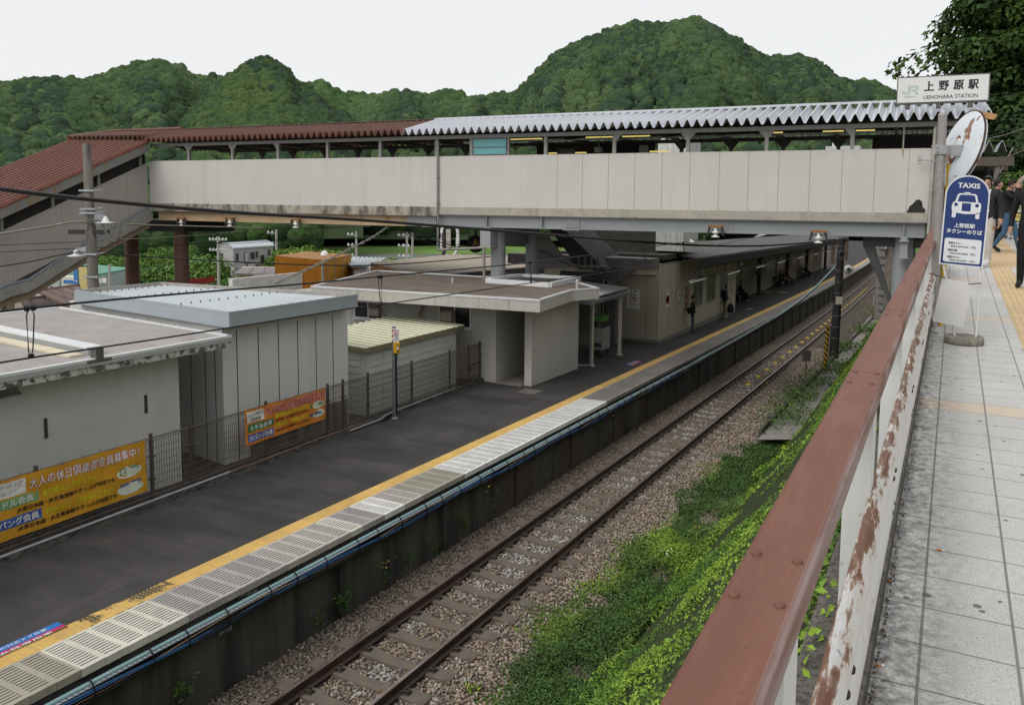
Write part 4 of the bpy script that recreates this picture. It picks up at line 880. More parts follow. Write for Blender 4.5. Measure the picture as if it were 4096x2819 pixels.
mb = MB(); p = onz(1810, 1128, ZT); mb.cyl(p-UZ*.05, p+UZ*.14, .035, n=10); p = onz(2309, 1150, ZT); mb.cyl(p-UZ*.1, p+UZ*.26, .05, n=10); mb.build('vent_pipe', plain('vent pipe', (.48, .46, .43), .6), tb)

# ---- lean-to canopy with cream posts
lt = thing('leanto_canopy', 'small corrugated metal lean-to roof on two cream posts beside the toilet block', 'canopy', (-4, 26, -.4))
ya, yb = 24.7, 28.3; za = 2.02; XL = -4.0; XR = -6.3
m = Mat('corrugated galvanised', (.42, .42, .42), .45, .4).var((1, 6, 1), .12).stain(8, (.24, .22, .2), .55, .72, .5); corr = m.out()
mb = MB(); n = 26; rows = [[], []]
for i in range(n*2+1):
    y = ya+(yb-ya)*i/(2*n); dz = .045 if i % 2 else -.045
    rows[0].append((XL, y, za+dz-.02)); rows[1].append((XR, y, za+dz+.14))
mb.grid(rows, 0, False, (0, 0, -.008)); mb.build('roof', corr, lt)
gut = plain('grey gutter', (.24, .25, .26), .5, .2)
mb = MB(); mb.box((XL, ya-.04, za-.24), (XL+.11, yb+.05, za-.12)); mb.build('gutter', gut, lt)
mb = MB(); mb.box((XR, ya-.045, za-.27), (XL+.02, ya-.01, za-.02)); mb.build('end_board', gut, lt)
crp = plain('cream post', (.56, .52, .42), .6, amt=.15)
for y in (25.0, 27.6):
    mb = MB(); mb.box((XL-.1, y-.05, zt(y)), (XL+.0, y+.05, za-.13)); mb.box((XL-.15, y-.1, zt(y)), (XL+.05, y+.1, zt(y, .015))); mb.build('post', crp, lt)
mb = MB(); mb.tube([(XL+.06, 24.75, za-.2), (XL+.06, 24.78, za-.36), (XL-.02, 24.86, za-.42), (XL-.03, 24.86, zt(24.8, .05)), (XL-.1, 24.7, zt(24.7, .05)), (XL-.38, 24.5, zt(24.5, .05))], .036, 10); mb.build('downpipe', gut, lt)
# utility cart in the shade
ct = ony(2335, 1340, 26.8); cart = thing('service_cart', 'pale grey service cart with a green top standing in the shade behind the lean-to posts', 'cart', Vector((ct.x, 26.8, zt(26.8))))
x0, x1 = ony(2362, 1300, 26.8).x, ony(2412, 1300, 26.8).x
cg = plain('cart grey', (.30, .31, .29), .6); gg = plain('cart green', (.10, .26, .06), .6)
mb = MB(); mb.box((x0, 26.8, zt(26.8, .25)), (x1, 27.5, zt(26.8, 1.05))); mb.build('body', cg, cart)
mb = MB(); mb.box((x0+.03, 26.78, zt(26.8, 1.3)), (x1-.02, 27.4, zt(26.8, 1.5))); mb.build('top_bin', gg, cart)
mb = MB(); mb.box((x0+.04, 26.785, zt(26.8, .36)), (x1-.06, 26.799, zt(26.8, .5))); mb.build('grille', joint, cart)
mb = MB(); mb.tube([(x0+.02, 26.78, zt(26.8, 1.05)), (x0+.12, 26.76, zt(26.8, 1.18)), (x1-.06, 26.76, zt(26.8, 1.19))], .014, 6); mb.box((x0+.02, 26.85, zt(26.8, 1.05)), (x0+.05, 27.3, zt(26.8, 1.3))); mb.box((x1-.05, 26.85, zt(26.8, 1.05)), (x1-.02, 27.3, zt(26.8, 1.3))); mb.build('handle', joint, cart)
for dx in (x0+.06, x1-.06):
    for dy in (26.9, 27.4): mb = MB(); mb.lathe((dx-.02, dy, zt(26.8, .12)), [(.02, 0), (.12, .0), (.12, .04), (.02, .04)], 14, 0, (1, 0, 0)); mb.box((dx-.01, dy-.02, zt(26.8, .12)), (dx+.01, dy+.02, zt(26.8, .26))); mb.build('wheel', joint, cart)
# =================================================================== FOOTBRIDGE
BY = 0.0512553; BO = Vector((0, 24.5, 0)); BE = Vector((cos(BY), sin(BY), 0)); BN = Vector((-sin(BY), cos(BY), 0))
def bp(s, n, z): return BO+BE*s+BN*n+UZ*z
def onb(u, v, n=0.0):
    p = onplane(u, v, BO+BN*n, BN); q = p-BO; return q.dot(BE), p.z
def bbox(mb, s0, s1, n0, n1, z0, z1, mi=0):
    return mb.hexa([bp(s0, n0, z0), bp(s1, n0, z0), bp(s1, n1, z0), bp(s0, n1, z0), bp(s0, n0, z1), bp(s1, n0, z1), bp(s1, n1, z1), bp(s0, n1, z1)], mi)
br = thing('footbridge', 'long covered station footbridge with pale wall panels, half brown and half silver corrugated roof', 'footbridge', bp(-8, 2, -1.5))
SL, SM, SR, WID = -24.05, -9.72, 6.22, 4.0
m = Mat('pale panel board', (.60, .572, .535), .85).var((.7, .7, .5), .05).streak((.50, .475, .44), .3, .5, .8, 2.5, .15).stain((3, 3, 9), (.66, .63, .59), .6, .8, .3); bpan = m.out()
m = Mat('pale panel board stained', (.595, .57, .535), .85).var((.7, .7, .5), .05).streak((.47, .45, .42), .5, .5, .75, 3.5, .2)
X = m.xyz(); bpan2 = m.out()
m = Mat('stained slab edge', (.40, .36, .30), .92).var(2, .14).streak((.10, .09, .075), .9, .42, .60, 3.2, 1.2).stain((3, 3, 14), (.06, .055, .05), .60, .70, .7).bump(40, .4, .008); slb = m.out()
m = Mat('cleaner slab edge', (.42, .385, .325), .92).var(2, .12).streak((.20, .18, .15), .6, .52, .7, 2.2, 1.2).stain((3, 3, 12), (.10, .09, .08), .64, .72, .6).bump(40, .4, .008); slb2 = m.out()
m = Mat('rusty cream girder', (.42, .32, .205), .6, .05).var((.8, .8, 2), .12).streak((.30, .13, .045), .85, .58, .70, 4.5, .6).stain((1.4, 1.4, 4), (.48, .30, .16), .5, .7, .5); gir1 = m.out()
m = Mat('grey green girder', (.285, .30, .305), .45, .15, .4).var((.7, .7, 2), .08).streak((.2, .17, .13), .4, .66, .76, 3, .5); gir2 = m.out()
seam_d = plain('panel seam', (.24, .22, .20), .9); seam_l = plain('panel seam pale', (.68, .65, .61), .9)
m = Mat('board rust streak', (.35, .20, .09), .9); 
# wall panels, one mesh per half; joints between boards
pl = [onb(1024+.4416*q, 638)[0] for q in (97, 255, 420, 588, 758, 935, 1115, 1300, 1490)]
pw = (pl[-1]-pl[0])/(len(pl)-1)
js = [pl[-1]+pw*k for k in range(-17, 0)]+[pl[-1]]; js = [s for s in js if s > SL+.15]
mb = MB(); e = [SL]+js+[SM+.06]
for a, b in zip(e[:-1], e[1:]): bbox(mb, a+.003, b-.003, -.035, .0, 4.985, 6.77)
mb.build('wall_panels', bpan2, br)
mb = MB()
for s in js: bbox(mb, s-.006, s+.006, -.0365, -.03, 4.99, 6.77)
mb.build('panel_seam', seam_l, br)
jr_ = [onb(2048+.4416*q, 606)[0] for q in (195, 417, 645, 880, 1120, 1367, 1620, 1885, 2150)]+[onb(u, 601)[0] for u in (3118.4, 3243.3, 3372.3, 3503.9, 3638.6)]
pw2 = (jr_[-1]-jr_[0])/(len(jr_)-1); jr_ = [jr_[0]-pw2*k for k in range(4, 0, -1)]+jr_; jr_ = [s for s in jr_ if s > SM+.15]
mb = MB(); e = [SM]+jr_+[SR]
for a, b in zip(e[:-1], e[1:]): bbox(mb, a+.004, b-.004, -.04, -.0, 4.985, 6.77)
mb.build('wall_panels', bpan, br)
mb = MB()
for s in jr_: bbox(mb, s-.005, s+.005, -.043, -.036, 4.985, 6.77, 1 if s < jr_[4]+.1 else 0)
mb.build('panel_seam', [seam_d, seam_l], br)
mb = MB()
for a, b in zip(e[:-1], e[1:]):
    for f in (.05, .27, .5, .73, .95):
        for z in (5.03, 5.60, 6.18, 6.74): p = a+(b-a)*f; bbox(mb, p-.008, p+.008, -.046, -.04, z-.008, z+.008)
mb.build('panel_screw', plain('screw grey', (.25, .23, .2), .7), br)
m = Mat('black mould', (.035, .035, .032), .95).var(6, .4); mould = m.out()
mb = MB(); s_, z_ = onb(3668, 838); random.seed(4)
ou = [(-.30, -.10), (-.22, .03), (-.20, .11), (-.10, .20), (-.04, .29), (.05, .31), (.12, .24), (.14, .10), (.22, .02), (.20, -.09)]
mb.quad(*[bp(s_+a, -.0445, z_-.03+c) for a, c in ou]); mb.quad(*[bp(s_+.12+a, -.052, 4.85+c) for a, c in ((-.28, .12), (-.2, .0), (-.1, -.1), (.05, -.16), (.12, -.05), (.14, .08), (.1, .13))]); mb.build('mould_stain', mould, br)
s_, z_ = onb(3611, 620); mb = MB(); mb.quad(bp(s_-.02, -.0445, 6.76), bp(s_+.025, -.0445, 6.76), bp(s_+.012, -.0445, 6.52), bp(s_+.0, -.0445, 6.48)); mb.build('rust_streak', m.out() if False else plain('ochre streak', (.36, .25, .12), .9), br)
mb = MB(); bbox(mb, SL, SM, -.075, WID+.05, 4.66, 4.985); mb.build('slab_edge', slb, br)
mb = MB(); bbox(mb, SM, SR, -.06, WID+.05, 4.715, 4.985); mb.build('slab_edge', slb2, br)
def girder(mb, s0, s1, n, z0, z1, fl=.13, tf=.03):
    bbox(mb, s0, s1, n-.012, n+.012, z0+tf, z1-tf); bbox(mb, s0, s1, n-fl, n+fl, z0, z0+tf); bbox(mb, s0, s1, n-fl, n+fl, z1-tf, z1)
mb = MB(); girder(mb, SL+.3, -11.1, .11, 4.27, 4.655); girder(mb, SL+.3, -11.1, WID-.12, 4.27, 4.655); mb.build('girder', gir1, br)
mb = MB(); girder(mb, -11.1, SR-.1, .11, 4.29, 4.71); girder(mb, -11.1, SR-.1, WID-.12, 4.29, 4.71)
for u in (1951, 2171, 3617): s = onb(u, 890, .1)[0]; bbox(mb, s-.012, s+.012, -.015, .1, 4.32, 4.68)
mb.build('girder', gir2, br)
for u in (2290, 1722):
    s = onb(u, 890, .1)[0]; mb = MB(); bbox(mb, s-.26, s+.26, .06, .098, 4.34, 4.66); bbox(mb, s-.3, s+.3, -.03, .24, 4.262, 4.29); bbox(mb, s-.3, s+.3, -.03, .24, 4.71, 4.73)
    for a in (-.16, -.05, .06, .17):
        for z in (4.38, 4.46, 4.54, 4.62): mb.lathe(bp(s+a, .06, z), [(.022, 0), (.022, .012), (.012, .022)], 8, 0, -BN)
    mb.build('splice_plate', gir2, br)
dk = plain('dark underside', (.05, .046, .042), .85)
mb = MB(); bbox(mb, SL+.2, SR-.05, .26, WID-.3, 4.60, 4.70); mb.build('underside', dk, br)
mb = MB()
for s in [SL+1+1.9*i for i in range(16)]: bbox(mb, s-.06, s+.06, .15, WID-.2, 4.36, 4.62)
mb.build('cross_beam', dk, br)
mb = MB(); bbox(mb, SL, SR, .01, .05, 4.99, 6.76); bbox(mb, SL, SR, WID-.05, WID, 4.99, 6.60); mb.build('inner_lining', plain('dim lining', (.28, .26, .23), .9), br)
# posts in the openings
stl = plain('grey painted steel', (.30, .29, .275), .55, .1, .12); stl_d = plain('dark steel', (.13, .12, .11), .6)  # darker copy carries the shade on far posts, rear beam and roof frame
for u in (755, 930, 1112, 1310, 1521, 1746, 1885, 2031, 2182, 2456, 2750, 3064, 3406):
    s = onb(u, 640, .05)[0]; mb = MB(); bbox(mb, s-.055, s+.055, .03, .14, 6.76, 7.37)
    if u in (755, 930, 1112, 2456, 2750, 3064, 3406):
        for sg in ((-1, 1) if u not in (1112, 2456, 3406) else ((1,) if u == 2456 else (-1,))): mb.prism([bp(s+sg*.05, .05, 7.38), bp(s+sg*.25, .05, 7.38), bp(s+sg*.05, .05, 7.16)], BN*.03, 0)
    mb.build('post', stl, br)
s = onb(3614, 560, .05)[0]; mb = MB(); bbox(mb, s-.02, s+.02, .03, .07, 6.76, 7.37); mb.build('thin_post', stl, br)
for s in [SL+.8+1.78*i for i in range(17)]:
    mb = MB(); bbox(mb, s-.06, s+.06, WID-.14, WID-.03, 6.60, 7.37)
    for sg in (-1, 1): mb.prism([bp(s+sg*.055, WID-.1, 7.38), bp(s+sg*.28, WID-.1, 7.38), bp(s+sg*.055, WID-.1, 7.12)], BN*.03, 0)
    mb.build('rear_post', stl_d, br)
mb = MB(); bbox(mb, SL, SR+1.1, .02, .16, 7.375, 7.50); mb.build('eave_beam', stl, br); mb = MB(); bbox(mb, SL, SR+1.1, WID-.16, WID-.02, 7.375, 7.50); mb.build('eave_beam', stl_d, br)
mb = MB()
for s in [SL+.8+1.78*i for i in range(18)]: bbox(mb, s-.05, s+.05, .16, WID-.16, 7.40, 7.50)
for n in (1.3, 2.6): bbox(mb, SL, SR+1, n-.04, n+.04, 7.51, 7.60)
mb.build('roof_frame', stl_d, br)
mb = MB(); bbox(mb, SL, SR+1.1, .35, WID-.35, 7.62, 7.65); mb.build('ceiling', plain('ceiling in shadow', (.06, .055, .05), .9), br)  # shadow under the roof is put into the ceiling colour
mb = MB(); mb.tube([bp(onb(2040, 535, .5)[0], .5, 7.28), bp(6.1, .5, 7.28)], .02, 6); mb.build('cable_tray', stl, br)
tube_m = glow('yellowish lamp tube', (1.0, .80, .22), .75)
for a, b in ((2020, 2168), (2345, 2400), (2404, 2451), (2490, 2600), (3078, 3132), (3292, 3375), (3424, 3500)):
    s0 = onb(a, 515, .9)[0]; s1 = onb(b, 515, .9)[0]; mb = MB(); bbox(mb, s0, s1, .87, .93, 7.37, 7.40); bbox(mb, s0, s1, .84, .96, 7.40, 7.44, 1); mb.build('lamp_tube', [tube_m, stl], br)
for a, b in ((2195, 2345), (2600, 2680)):
    s0 = onb(a, 596, 3.2)[0]; s1 = onb(b, 596, 3.2)[0]; mb = MB(); bbox(mb, s0, s1, 3.17, 3.23, 7.02, 7.06); mb.build('lamp_tube', tube_m, br)
cya = plain('turquoise pane', (.17, .43, .45), .35, amt=.06)
s0 = onb(1893, 570)[0]; s1 = onb(2024, 570)[0]
mb = MB(); bbox(mb, s0-.03, s1+.03, .0, .03, 6.79, 6.82); bbox(mb, s0-.03, s1+.03, 0, .03, 7.04, 7.07); bbox(mb, s0-.03, s1+.03, 0, .03, 7.33, 7.37); bbox(mb, s0-.03, s0, 0, .03, 6.82, 7.33); bbox(mb, s1, s1+.03, 0, .03, 6.82, 7.33); w = mb.build('window_frame', stl_d, br)
mb = MB(); bbox(mb, s0, s1, .012, .02, 6.82, 7.04); bbox(mb, s0, s1, .012, .02, 7.07, 7.33); mb.build('pane', cya, w)
# things seen inside: hanging sign, clock box
mb = MB(); s, z = onb(2395, 575, 2); bbox(mb, s-.12, s+.12, 1.9, 2.1, 6.95, 7.13); bbox(mb, s-.02, s+.02, 1.98, 2.02, 7.13, 7.4); mb.build('camera_box', plain('box grey', (.35, .35, .34), .6), br)
mb = MB(); s, z = onb(2275, 560, 2.4); bbox(mb, s-.45, s+.25, 2.38, 2.42, 6.9, 7.15, 0); mb.text('のりば', bp(s-.3, 2.37, 6.95), BE, UZ, .45, .15, .02, 1); s, z = onb(2580, 555, 2.4); bbox(mb, s-.2, s+.12, 2.38, 2.42, 6.9, 7.2, 1); mb.build('hanging_sign', [stl_d, plain('dim white', (.32, .32, .31), .7)], br)
# folded plate roofs
m = Mat('brown painted roof', (.155, .062, .042), .5, .1, .35).var((1.5, 1.5, 1.5), .16).stain((10, 10, 2), (.25, .10, .055), .58, .72, .6).stain(5, (.10, .04, .03), .55, .75, .5); brn_r = m.out()
m = Mat('silver roof', (.62, .64, .68), .36, .55, .5).var((1.2, 1.2, 1.2), .07).stain((9, 9, 2), (.38, .37, .38), .6, .75, .45); slv = m.out()
def folded(s0, s1, pitch, n0, z0, n1, z1, amp, mat, name, top=.38, valley=.16, parent=br, thick=.012):
    prof = []; k = int(round((s1-s0)/pitch))
    for i in range(k):
        a = s0+(s1-s0)*i/k; p = (s1-s0)/k
        prof += [(a, -amp/2), (a+p*valley*.5, -amp/2), (a+p*(.5-top*.25), amp/2), (a+p*(.5+top*.25), amp/2), (a+p*(1-valley*.5), -amp/2)]
    prof.append((s1, -amp/2)); mb = MB()
    mb.grid([[bp(s, n0, z0+h) for s, h in prof], [bp(s, n1, z1+h) for s, h in prof]][::-1], 0, False, (0, 0, -thick)); return mb.build(name, mat, parent)
NR = 1.95; ZEV, ZRD = 7.625, 8.27; SX = -10.95
folded(SL-.25, SX, .292, -.42, ZEV, NR, ZRD-.05, .20, brn_r, 'brown_roof', .30, .2)
folded(SX, 7.62, .30, -.44, ZEV, NR, ZRD-.02, .205, slv, 'silver_roof', .26, .2)
folded(SL-2.6, SX, .292, NR, ZRD-.05, WID+.4, ZEV, .20, brn_r, 'brown_roof', .30, .2); folded(SX, 7.62, .30, NR, ZRD-.02, WID+.4, ZEV, .205, slv, 'silver_roof', .26, .2)
mb = MB()
for n0 in (-.16, 0): mb.quad(bp(SL-2.6, NR+n0, ZRD+.06+.0*n0-(.03 if n0 else 0)), bp(SX, NR+n0, ZRD+.06-(.03 if n0 else 0)), bp(SX, NR+n0+.16, ZRD+.06-(0 if n0 else .03)), bp(SL-2.6, NR+n0+.16, ZRD+.06-(0 if n0 else .03)))
mb.build('ridge_cap', brn_r, br)
mb = MB()
for n0 in (-.16, 0): mb.quad(bp(SX, NR+n0, ZRD+.09-(.03 if n0 else 0)), bp(7.62, NR+n0, ZRD+.09-(.03 if n0 else 0)), bp(7.62, NR+n0+.16, ZRD+.09-(0 if n0 else .03)), bp(SX, NR+n0+.16, ZRD+.09-(0 if n0 else .03)))
bbox(mb, SX, 7.62, NR-.17, NR-.16, ZRD-.0, ZRD+.06); mb.build('ridge_cap', slv, br)
# where the brown roof runs on to meet the stair roof
E_ = Vector((-23.75, 22.95, 7.76)); A_ = Vector((-26.6, 21.41, 7.66)); T0 = bp(SL-.25, NR, ZRD-.05); T1 = bp(-28.75, NR, ZRD-.05)
mb = MB(); bot = []; topr = []; k = 17
for i in range(k):
    for f, h in ((.0, -.1), (.1, -.1), (.42, .1), (.58, .1), (.9, -.1)):
        t = (i+f)/k; bot.append(E_.lerp(A_, t)+UZ*h); topr.append(T0.lerp(T1, t)+UZ*h)
mb.grid([topr, bot], 0, False, (0, 0, -.012)); mb.build('brown_roof', brn_r, br)
mb = MB(); mb.tube([T0+UZ*.1, T1+UZ*.1, A_+UZ*.05], .09, 6); mb.build('ridge_cap', brn_r, br)
# dark sheets added for the gloom in the far openings of the bridge
drk_in = plain('interior darkness', (.045, .042, .04), .9)
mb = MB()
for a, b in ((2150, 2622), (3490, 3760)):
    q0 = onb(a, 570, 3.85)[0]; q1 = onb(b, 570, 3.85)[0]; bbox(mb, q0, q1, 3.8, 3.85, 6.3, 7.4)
mb.build('dark_sheet', drk_in, br)
# columns and caps
m = Mat('grey steel column', (.33, .34, .345), .5, .1).var(1.5, .08).stain((6, 6, .8), (.22, .21, .2), .58, .75, .4); colg = m.out()
m = Mat('rust brown column', (.145, .075, .055), .6, .05).var((1, 1, 3), .2).streak((.20, .12, .09), .5, .55, .75, 4, .3); colb = m.out()
def column(u, n, r, mat, zb, zt_=4.3, name='column'):
    s = onb(u, 1000, n)[0]; mb = MB(); mb.cyl(bp(s, n, zb), bp(s, n, zt_), r, n=24)
    for z in (3.35, 2.6): mb.lathe(bp(s, n, z), [(r, -.012), (r+.006, 0), (r, .012)], 24)
    return s, mb.build(name, mat, br)
s1_, o = column(1993, .75, .265, colg, -.5); s2_, o = column(2130, 3.2, .265, colg, -.5)
mb = MB(); bbox(mb, s1_-.30, s1_+.10, -.05, WID, 3.62, 4.26); bbox(mb, s1_-.34, s1_+.14, -.09, WID, 3.60, 3.63); bbox(mb, s1_-.2, s1_+.05, .0, .25, 4.26, 4.30); mb.build('pier_cap', colg, br)
s3_, o = column(3615, .55, .31, colg, -1.6); mb = MB(); bbox(mb, s3_-1.1, s3_+.5, .35, .75, 4.0, 4.27); mb.prism([bp(s3_-1.1, .38, 4.02), bp(s3_-.8, .38, 4.02), bp(s3_-.25, .38, 2.4), bp(s3_-.25, .38, 2.2)], BN*.35, 0); mb.build('pier_bracket', plain('dark pier steel', (.08, .08, .08), .6), br)
mb = MB(); s = onb(3617, 960, .0)[0]; bbox(mb, s-.10, s+.10, -.02, .02, 3.72, 4.28); bbox(mb, s-.13, s+.13, -.10, .08, 3.70, 3.725); bbox(mb, s-.13, s+.13, -.10, .08, 4.17, 4.20); bbox(mb, s-.07, s+.07, -.1, .04, 4.2, 4.29); mb.build('bearing', colg, br)
for u in (527, 725): column(u, 1.0, .30, colb, -6.0, 4.2)
mb = MB(); bbox(mb, onb(527, 950, 1)[0]-.5, onb(725, 950, 1)[0]+.5, .7, 3.6, 3.75, 4.25); mb.build('pier_cap', dk, br)
# drain pipe on the middle joint
dpm = plain('grey drain pipe', (.27, .255, .235), .5, .1, .15)
s, z = onb(1751, 700, -.09)
mb = MB(); za = onb(1752, 1000, -.09)[1]; s2, z2 = onb(1936, 993, -.09); zlow = onb(1936, 1120, -.09)[1]
mb.tube([bp(s, -.09, 7.30), bp(s, -.09, za+.06), bp(s+.05, -.09, za)], .042, 10); mb.tube([bp(s, -.09, za), bp(s2, -.09, z2+.02)], .045, 10); mb.tube([bp(s2, -.09, z2+.02), bp(s2+.01, -.09, zlow)], .05, 10)
for z in (6.9, 6.0, 5.1, 4.4): mb.box(bp(s-.06, -.14, z), bp(s+.06, -.04, z+.03))
mb.build('drain_pipe', dpm, br)
s, z = onb(3738, 560, -.1); mb = MB(); mb.tube([bp(s, -.1, 7.3), bp(s-.03, -.1, 4.4)], .045, 10)
for z in (6.8, 5.6): mb.box(bp(s-.07, -.15, z), bp(s+.05, -.04, z+.03))
mb.build('drain_pipe', plain('galvanised drain pipe', (.45, .43, .38), .4, .5), br)
mb = MB(); bbox(mb, SR-.02, SR+.16, -.05, .2, 4.3, 7.37); mb.build('corner_post', stl, br)
# insulator brackets hanging from the girder
rust_o = Mat('orange rust', (.32, .13, .045), .8).var(14, .4).out(); porc = plain('white porcelain', (.72, .72, .70), .25, spec=.6, amt=.05)
def hanger(u, v, sc=1.0, lab=None):
    s, z = onb(u, v, -.12); g = thing('insulator_bracket', lab, 'insulator', bp(s, -.12, z), 'insulator brackets under the footbridge girder')
    mb = MB(); bbox(mb, s-.22, s+.22, -.2, -.04, z-.03, z+.03); mb.build('bracket', rust_o, g)
    mb = MB(); 
    for sg in (-1, 1): mb.bar(bp(s+sg*.18, -.12, z), bp(s+sg*.24, -.12, z-.28), .06)
    mb.build('arm', joint, g)
    mb = MB(); mb.lathe(bp(s, -.12, z-.36), [(.04, 0), (.12, .02), (.13, .05), (.05, .08), (.045, .13), (.11, .15), (.12, .18), (.05, .21), (.04, .33)], 18); mb.build('insulator', porc, g)
for u, v, l in ((725, 872, 'rusty insulator bracket under the cream girder nearest the stair'), (920, 872, 'second rusty insulator bracket from the stair under the cream girder'), (1183, 877, 'rusty insulator bracket under the cream girder right of the centre of its span'), (2863, 905, 'rusty white insulator under the grey girder above the station office lamps'), (3275, 926, 'white insulator with rusty top plate under the grey girder beside the black pole')): hanger(u, v, 1, l)
# station name board on the roof
sg = thing('station_sign', 'white illuminated station name board with black lettering on the silver bridge roof', 'sign', bp(6.3, -.3, 7.85))
NS = -.42
def onsg(u, v): s, z = onb(u, v, NS); return s, z
s0, zt0 = onsg(3594, 315); s1, _ = onsg(3957, 303); zb0 = onsg(3592, 413)[1]; ztop = zt0+.0
mb = MB(); bbox(mb, s0-.03, s1+.03, NS-.0, NS+.26, zb0-.03, ztop+.03); mb.build('case', plain('grey sign case', (.16, .15, .15), .5), sg)
face = Mat('sign face', (.78, .78, .77), .35).var(1, .04).out()
mb = MB(); bbox(mb, s0, s1, NS-.012, NS-.001, zb0, ztop); mb.build('sign_face', face, sg)
def onS(u, v): s, z = onb(u, v, NS-.015); return bp(s, NS-.016, z)
Wd = s1-s0; Hh = ztop-zb0
def SG(a, b): return bp(s0+a*Wd, NS-.016, zb0+b*Hh)
mb = MB()
for ch, a in (('上', .30), ('野', .462), ('原', .625), ('駅', .785)): mb.text(ch, SG(a, .45), BE, UZ, .105*Wd, .37*Hh, .035)
mb.text('UENOHARA STATION', SG(.295, .11), BE, UZ, .595*Wd, .155*Hh, .004); mb.build('lettering', ink, sg)
mb = MB(); pg = plain('pale green print', (.50, .60, .55), .5, amt=.05)
# operator emblem: joined strokes
def S2(pts): mb.quad(*[SG(a, b) for a, b in pts])
S2([(.05, .42), (.05, .36), (.085, .33), (.125, .34), (.145, .40), (.145, .68), (.115, .68), (.115, .42), (.10, .395), (.085, .40), (.08, .47), (.05, .47)])
S2([(.145, .68), (.145, .61), (.20, .61), (.205, .56), (.20, .52), (.155, .52), (.155, .46), (.18, .46), (.205, .32), (.235, .32), (.212, .46), (.232, .53), (.232, .61), (.215, .68)])
mb.text('JR東日本', SG(.07, .19), BE, UZ, .14*Wd, .085*Hh, .01); mb.build('emblem', pg, sg)
mb = MB()
for f in (.12, .47, .82): bbox(mb, s0+f*Wd-.06, s0+f*Wd+.06, NS+.02, NS+.24, zb0-.16, zb0-.03)
mb.build('bracket', stl_d, sg)
# ---- covered stair at the left end ------------------------------------------------
stc = thing('covered_stair', 'covered staircase with brown corrugated roof descending from the left end of the footbridge', 'staircase', (-25.5, 18, 0))
XA = -24.1; SLP = (6.75-3.9)/(23.32-17.12)
def sz(y, ref=6.75): return ref+(y-23.32)*SLP
YB, YA = 23.2, 8.0
m = Mat('stair wall board', (.40, .37, .335), .88).var((.6, .6, .4), .07).streak((.30, .28, .25), .5, .5, .75, 2, .15); swl = m.out()
mb = MB(); k = 13; ysj = [YB-.95*i for i in range(17)]
for i, (b, a) in enumerate(zip(ysj[:-1], ysj[1:])):
    if b < YA: break
    mb.hexa([(XA-.04, a+.004, sz(a, 4.72)), (XA+.0, a+.004, sz(a, 4.72)), (XA, b-.004, sz(b, 4.72)), (XA-.04, b-.004, sz(b, 4.72)), (XA-.04, a+.004, sz(a)), (XA, a+.004, sz(a)), (XA, b-.004, sz(b)), (XA-.04, b-.004, sz(b))])
mb.build('wall_panels', swl, stc)
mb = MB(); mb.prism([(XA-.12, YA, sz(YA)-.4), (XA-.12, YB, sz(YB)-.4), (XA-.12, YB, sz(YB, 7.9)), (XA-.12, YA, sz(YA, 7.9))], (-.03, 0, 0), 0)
mb.build('opening_shade', plain('stair gloom', (.035, .033, .03), .9), stc)  # dark sheet standing in for the shade inside the stair
mb = MB()
for y in [YB-.3-1.9*i for i in range(8)]: mb.box((XA-.09, y-.05, sz(y)-.02), (XA+.0, y+.05, sz(y)+.75))
mb.build('post', stl, stc)
m = Mat('rust streaked eave', (.22, .225, .215), .6).var(1, .08).streak((.30, .16, .045), .9, .5, .66, 9, .4); X = m.xyz(); evm = m.out()
XE = -23.7
mb = MB(); mb.prism([(XE, YA, sz(YA, 7.30)), (XE, 22.95, sz(22.95, 7.30)), (XE, 22.95, sz(22.95, 7.66)), (XE, YA, sz(YA, 7.66))], (-.06, 0, 0), 0); mb.build('eave_fascia', evm, stc)
brn_e = plain('brown eave trim', (.21, .085, .06), .5, amt=.2)
mb = MB(); mb.prism([(XE+.03, YA, sz(YA, 7.66)), (XE+.03, 22.95, sz(22.95, 7.66)), (XE+.03, 22.95, sz(22.95, 7.76)), (XE+.03, YA, sz(YA, 7.76))], (-.12, 0, 0), 0); mb.build('eave_trim', brn_e, stc)
XRg = -26.6; RISE = .69
mb = MB(); n = 14; prof = []
for i in range(n):
    a = XE+.02+(XRg-XE)*i/n; w = (XRg-XE)/n; h = RISE*i/n
    prof += [(a, h), (a+w*.3, h+.02), (a+w*.42, h+.10), (a+w*.78, h+.12), (a+w*.92, h+.03)]
prof.append((XRg, RISE)); prof2 = prof+[(XRg-2.6, .0)]
ycut = lambda x: 22.95+(x-XE)/(XRg-XE)*(21.41-22.95)
mb.grid([[(x, YA, sz(YA, 7.72)+h) for x, h in prof2], [(x, min(ycut(x), 25.5), sz(min(ycut(x), 25.5), 7.72)+h) for x, h in prof2]], 0, False, (0, 0, -.012)); mb.build('brown_roof', brn_r, stc)
mb = MB()
for i in range(0, n, 1):
    for k in range(9):
        y = YA+1.2+k*1.7+(i % 3)*.5
        x = XE+.02+(XRg-XE)*(i+.6)/n
        if y < ycut(x)-.3: mb.box((x-.035, y-.012, sz(y, 7.72)+RISE*(i+.6)/n+.10), (x+.035, y+.012, sz(y, 7.72)+RISE*(i+.6)/n+.145))
mb.build('roof_lap', brn_e, stc)
m = Mat('stair stringer concrete', (.33, .32, .29), .9).var(1.5, .15).stain(9, (.12, .11, .10), .58, .68, .6).streak((.2, .18, .15), .4, .55, .7, 3, .5); stg = m.out()
pts_t = [(23.3, 4.91), (20.19, 3.36), (17.98, 2.10), (17.28, 1.99), (16.9, 1.85), (12, -.6)]
pts_b = [(23.27, 4.27), (20.0, 2.72), (18.0, 1.64), (17.3, 1.52), (16.9, 1.36), (12, -1.1)]
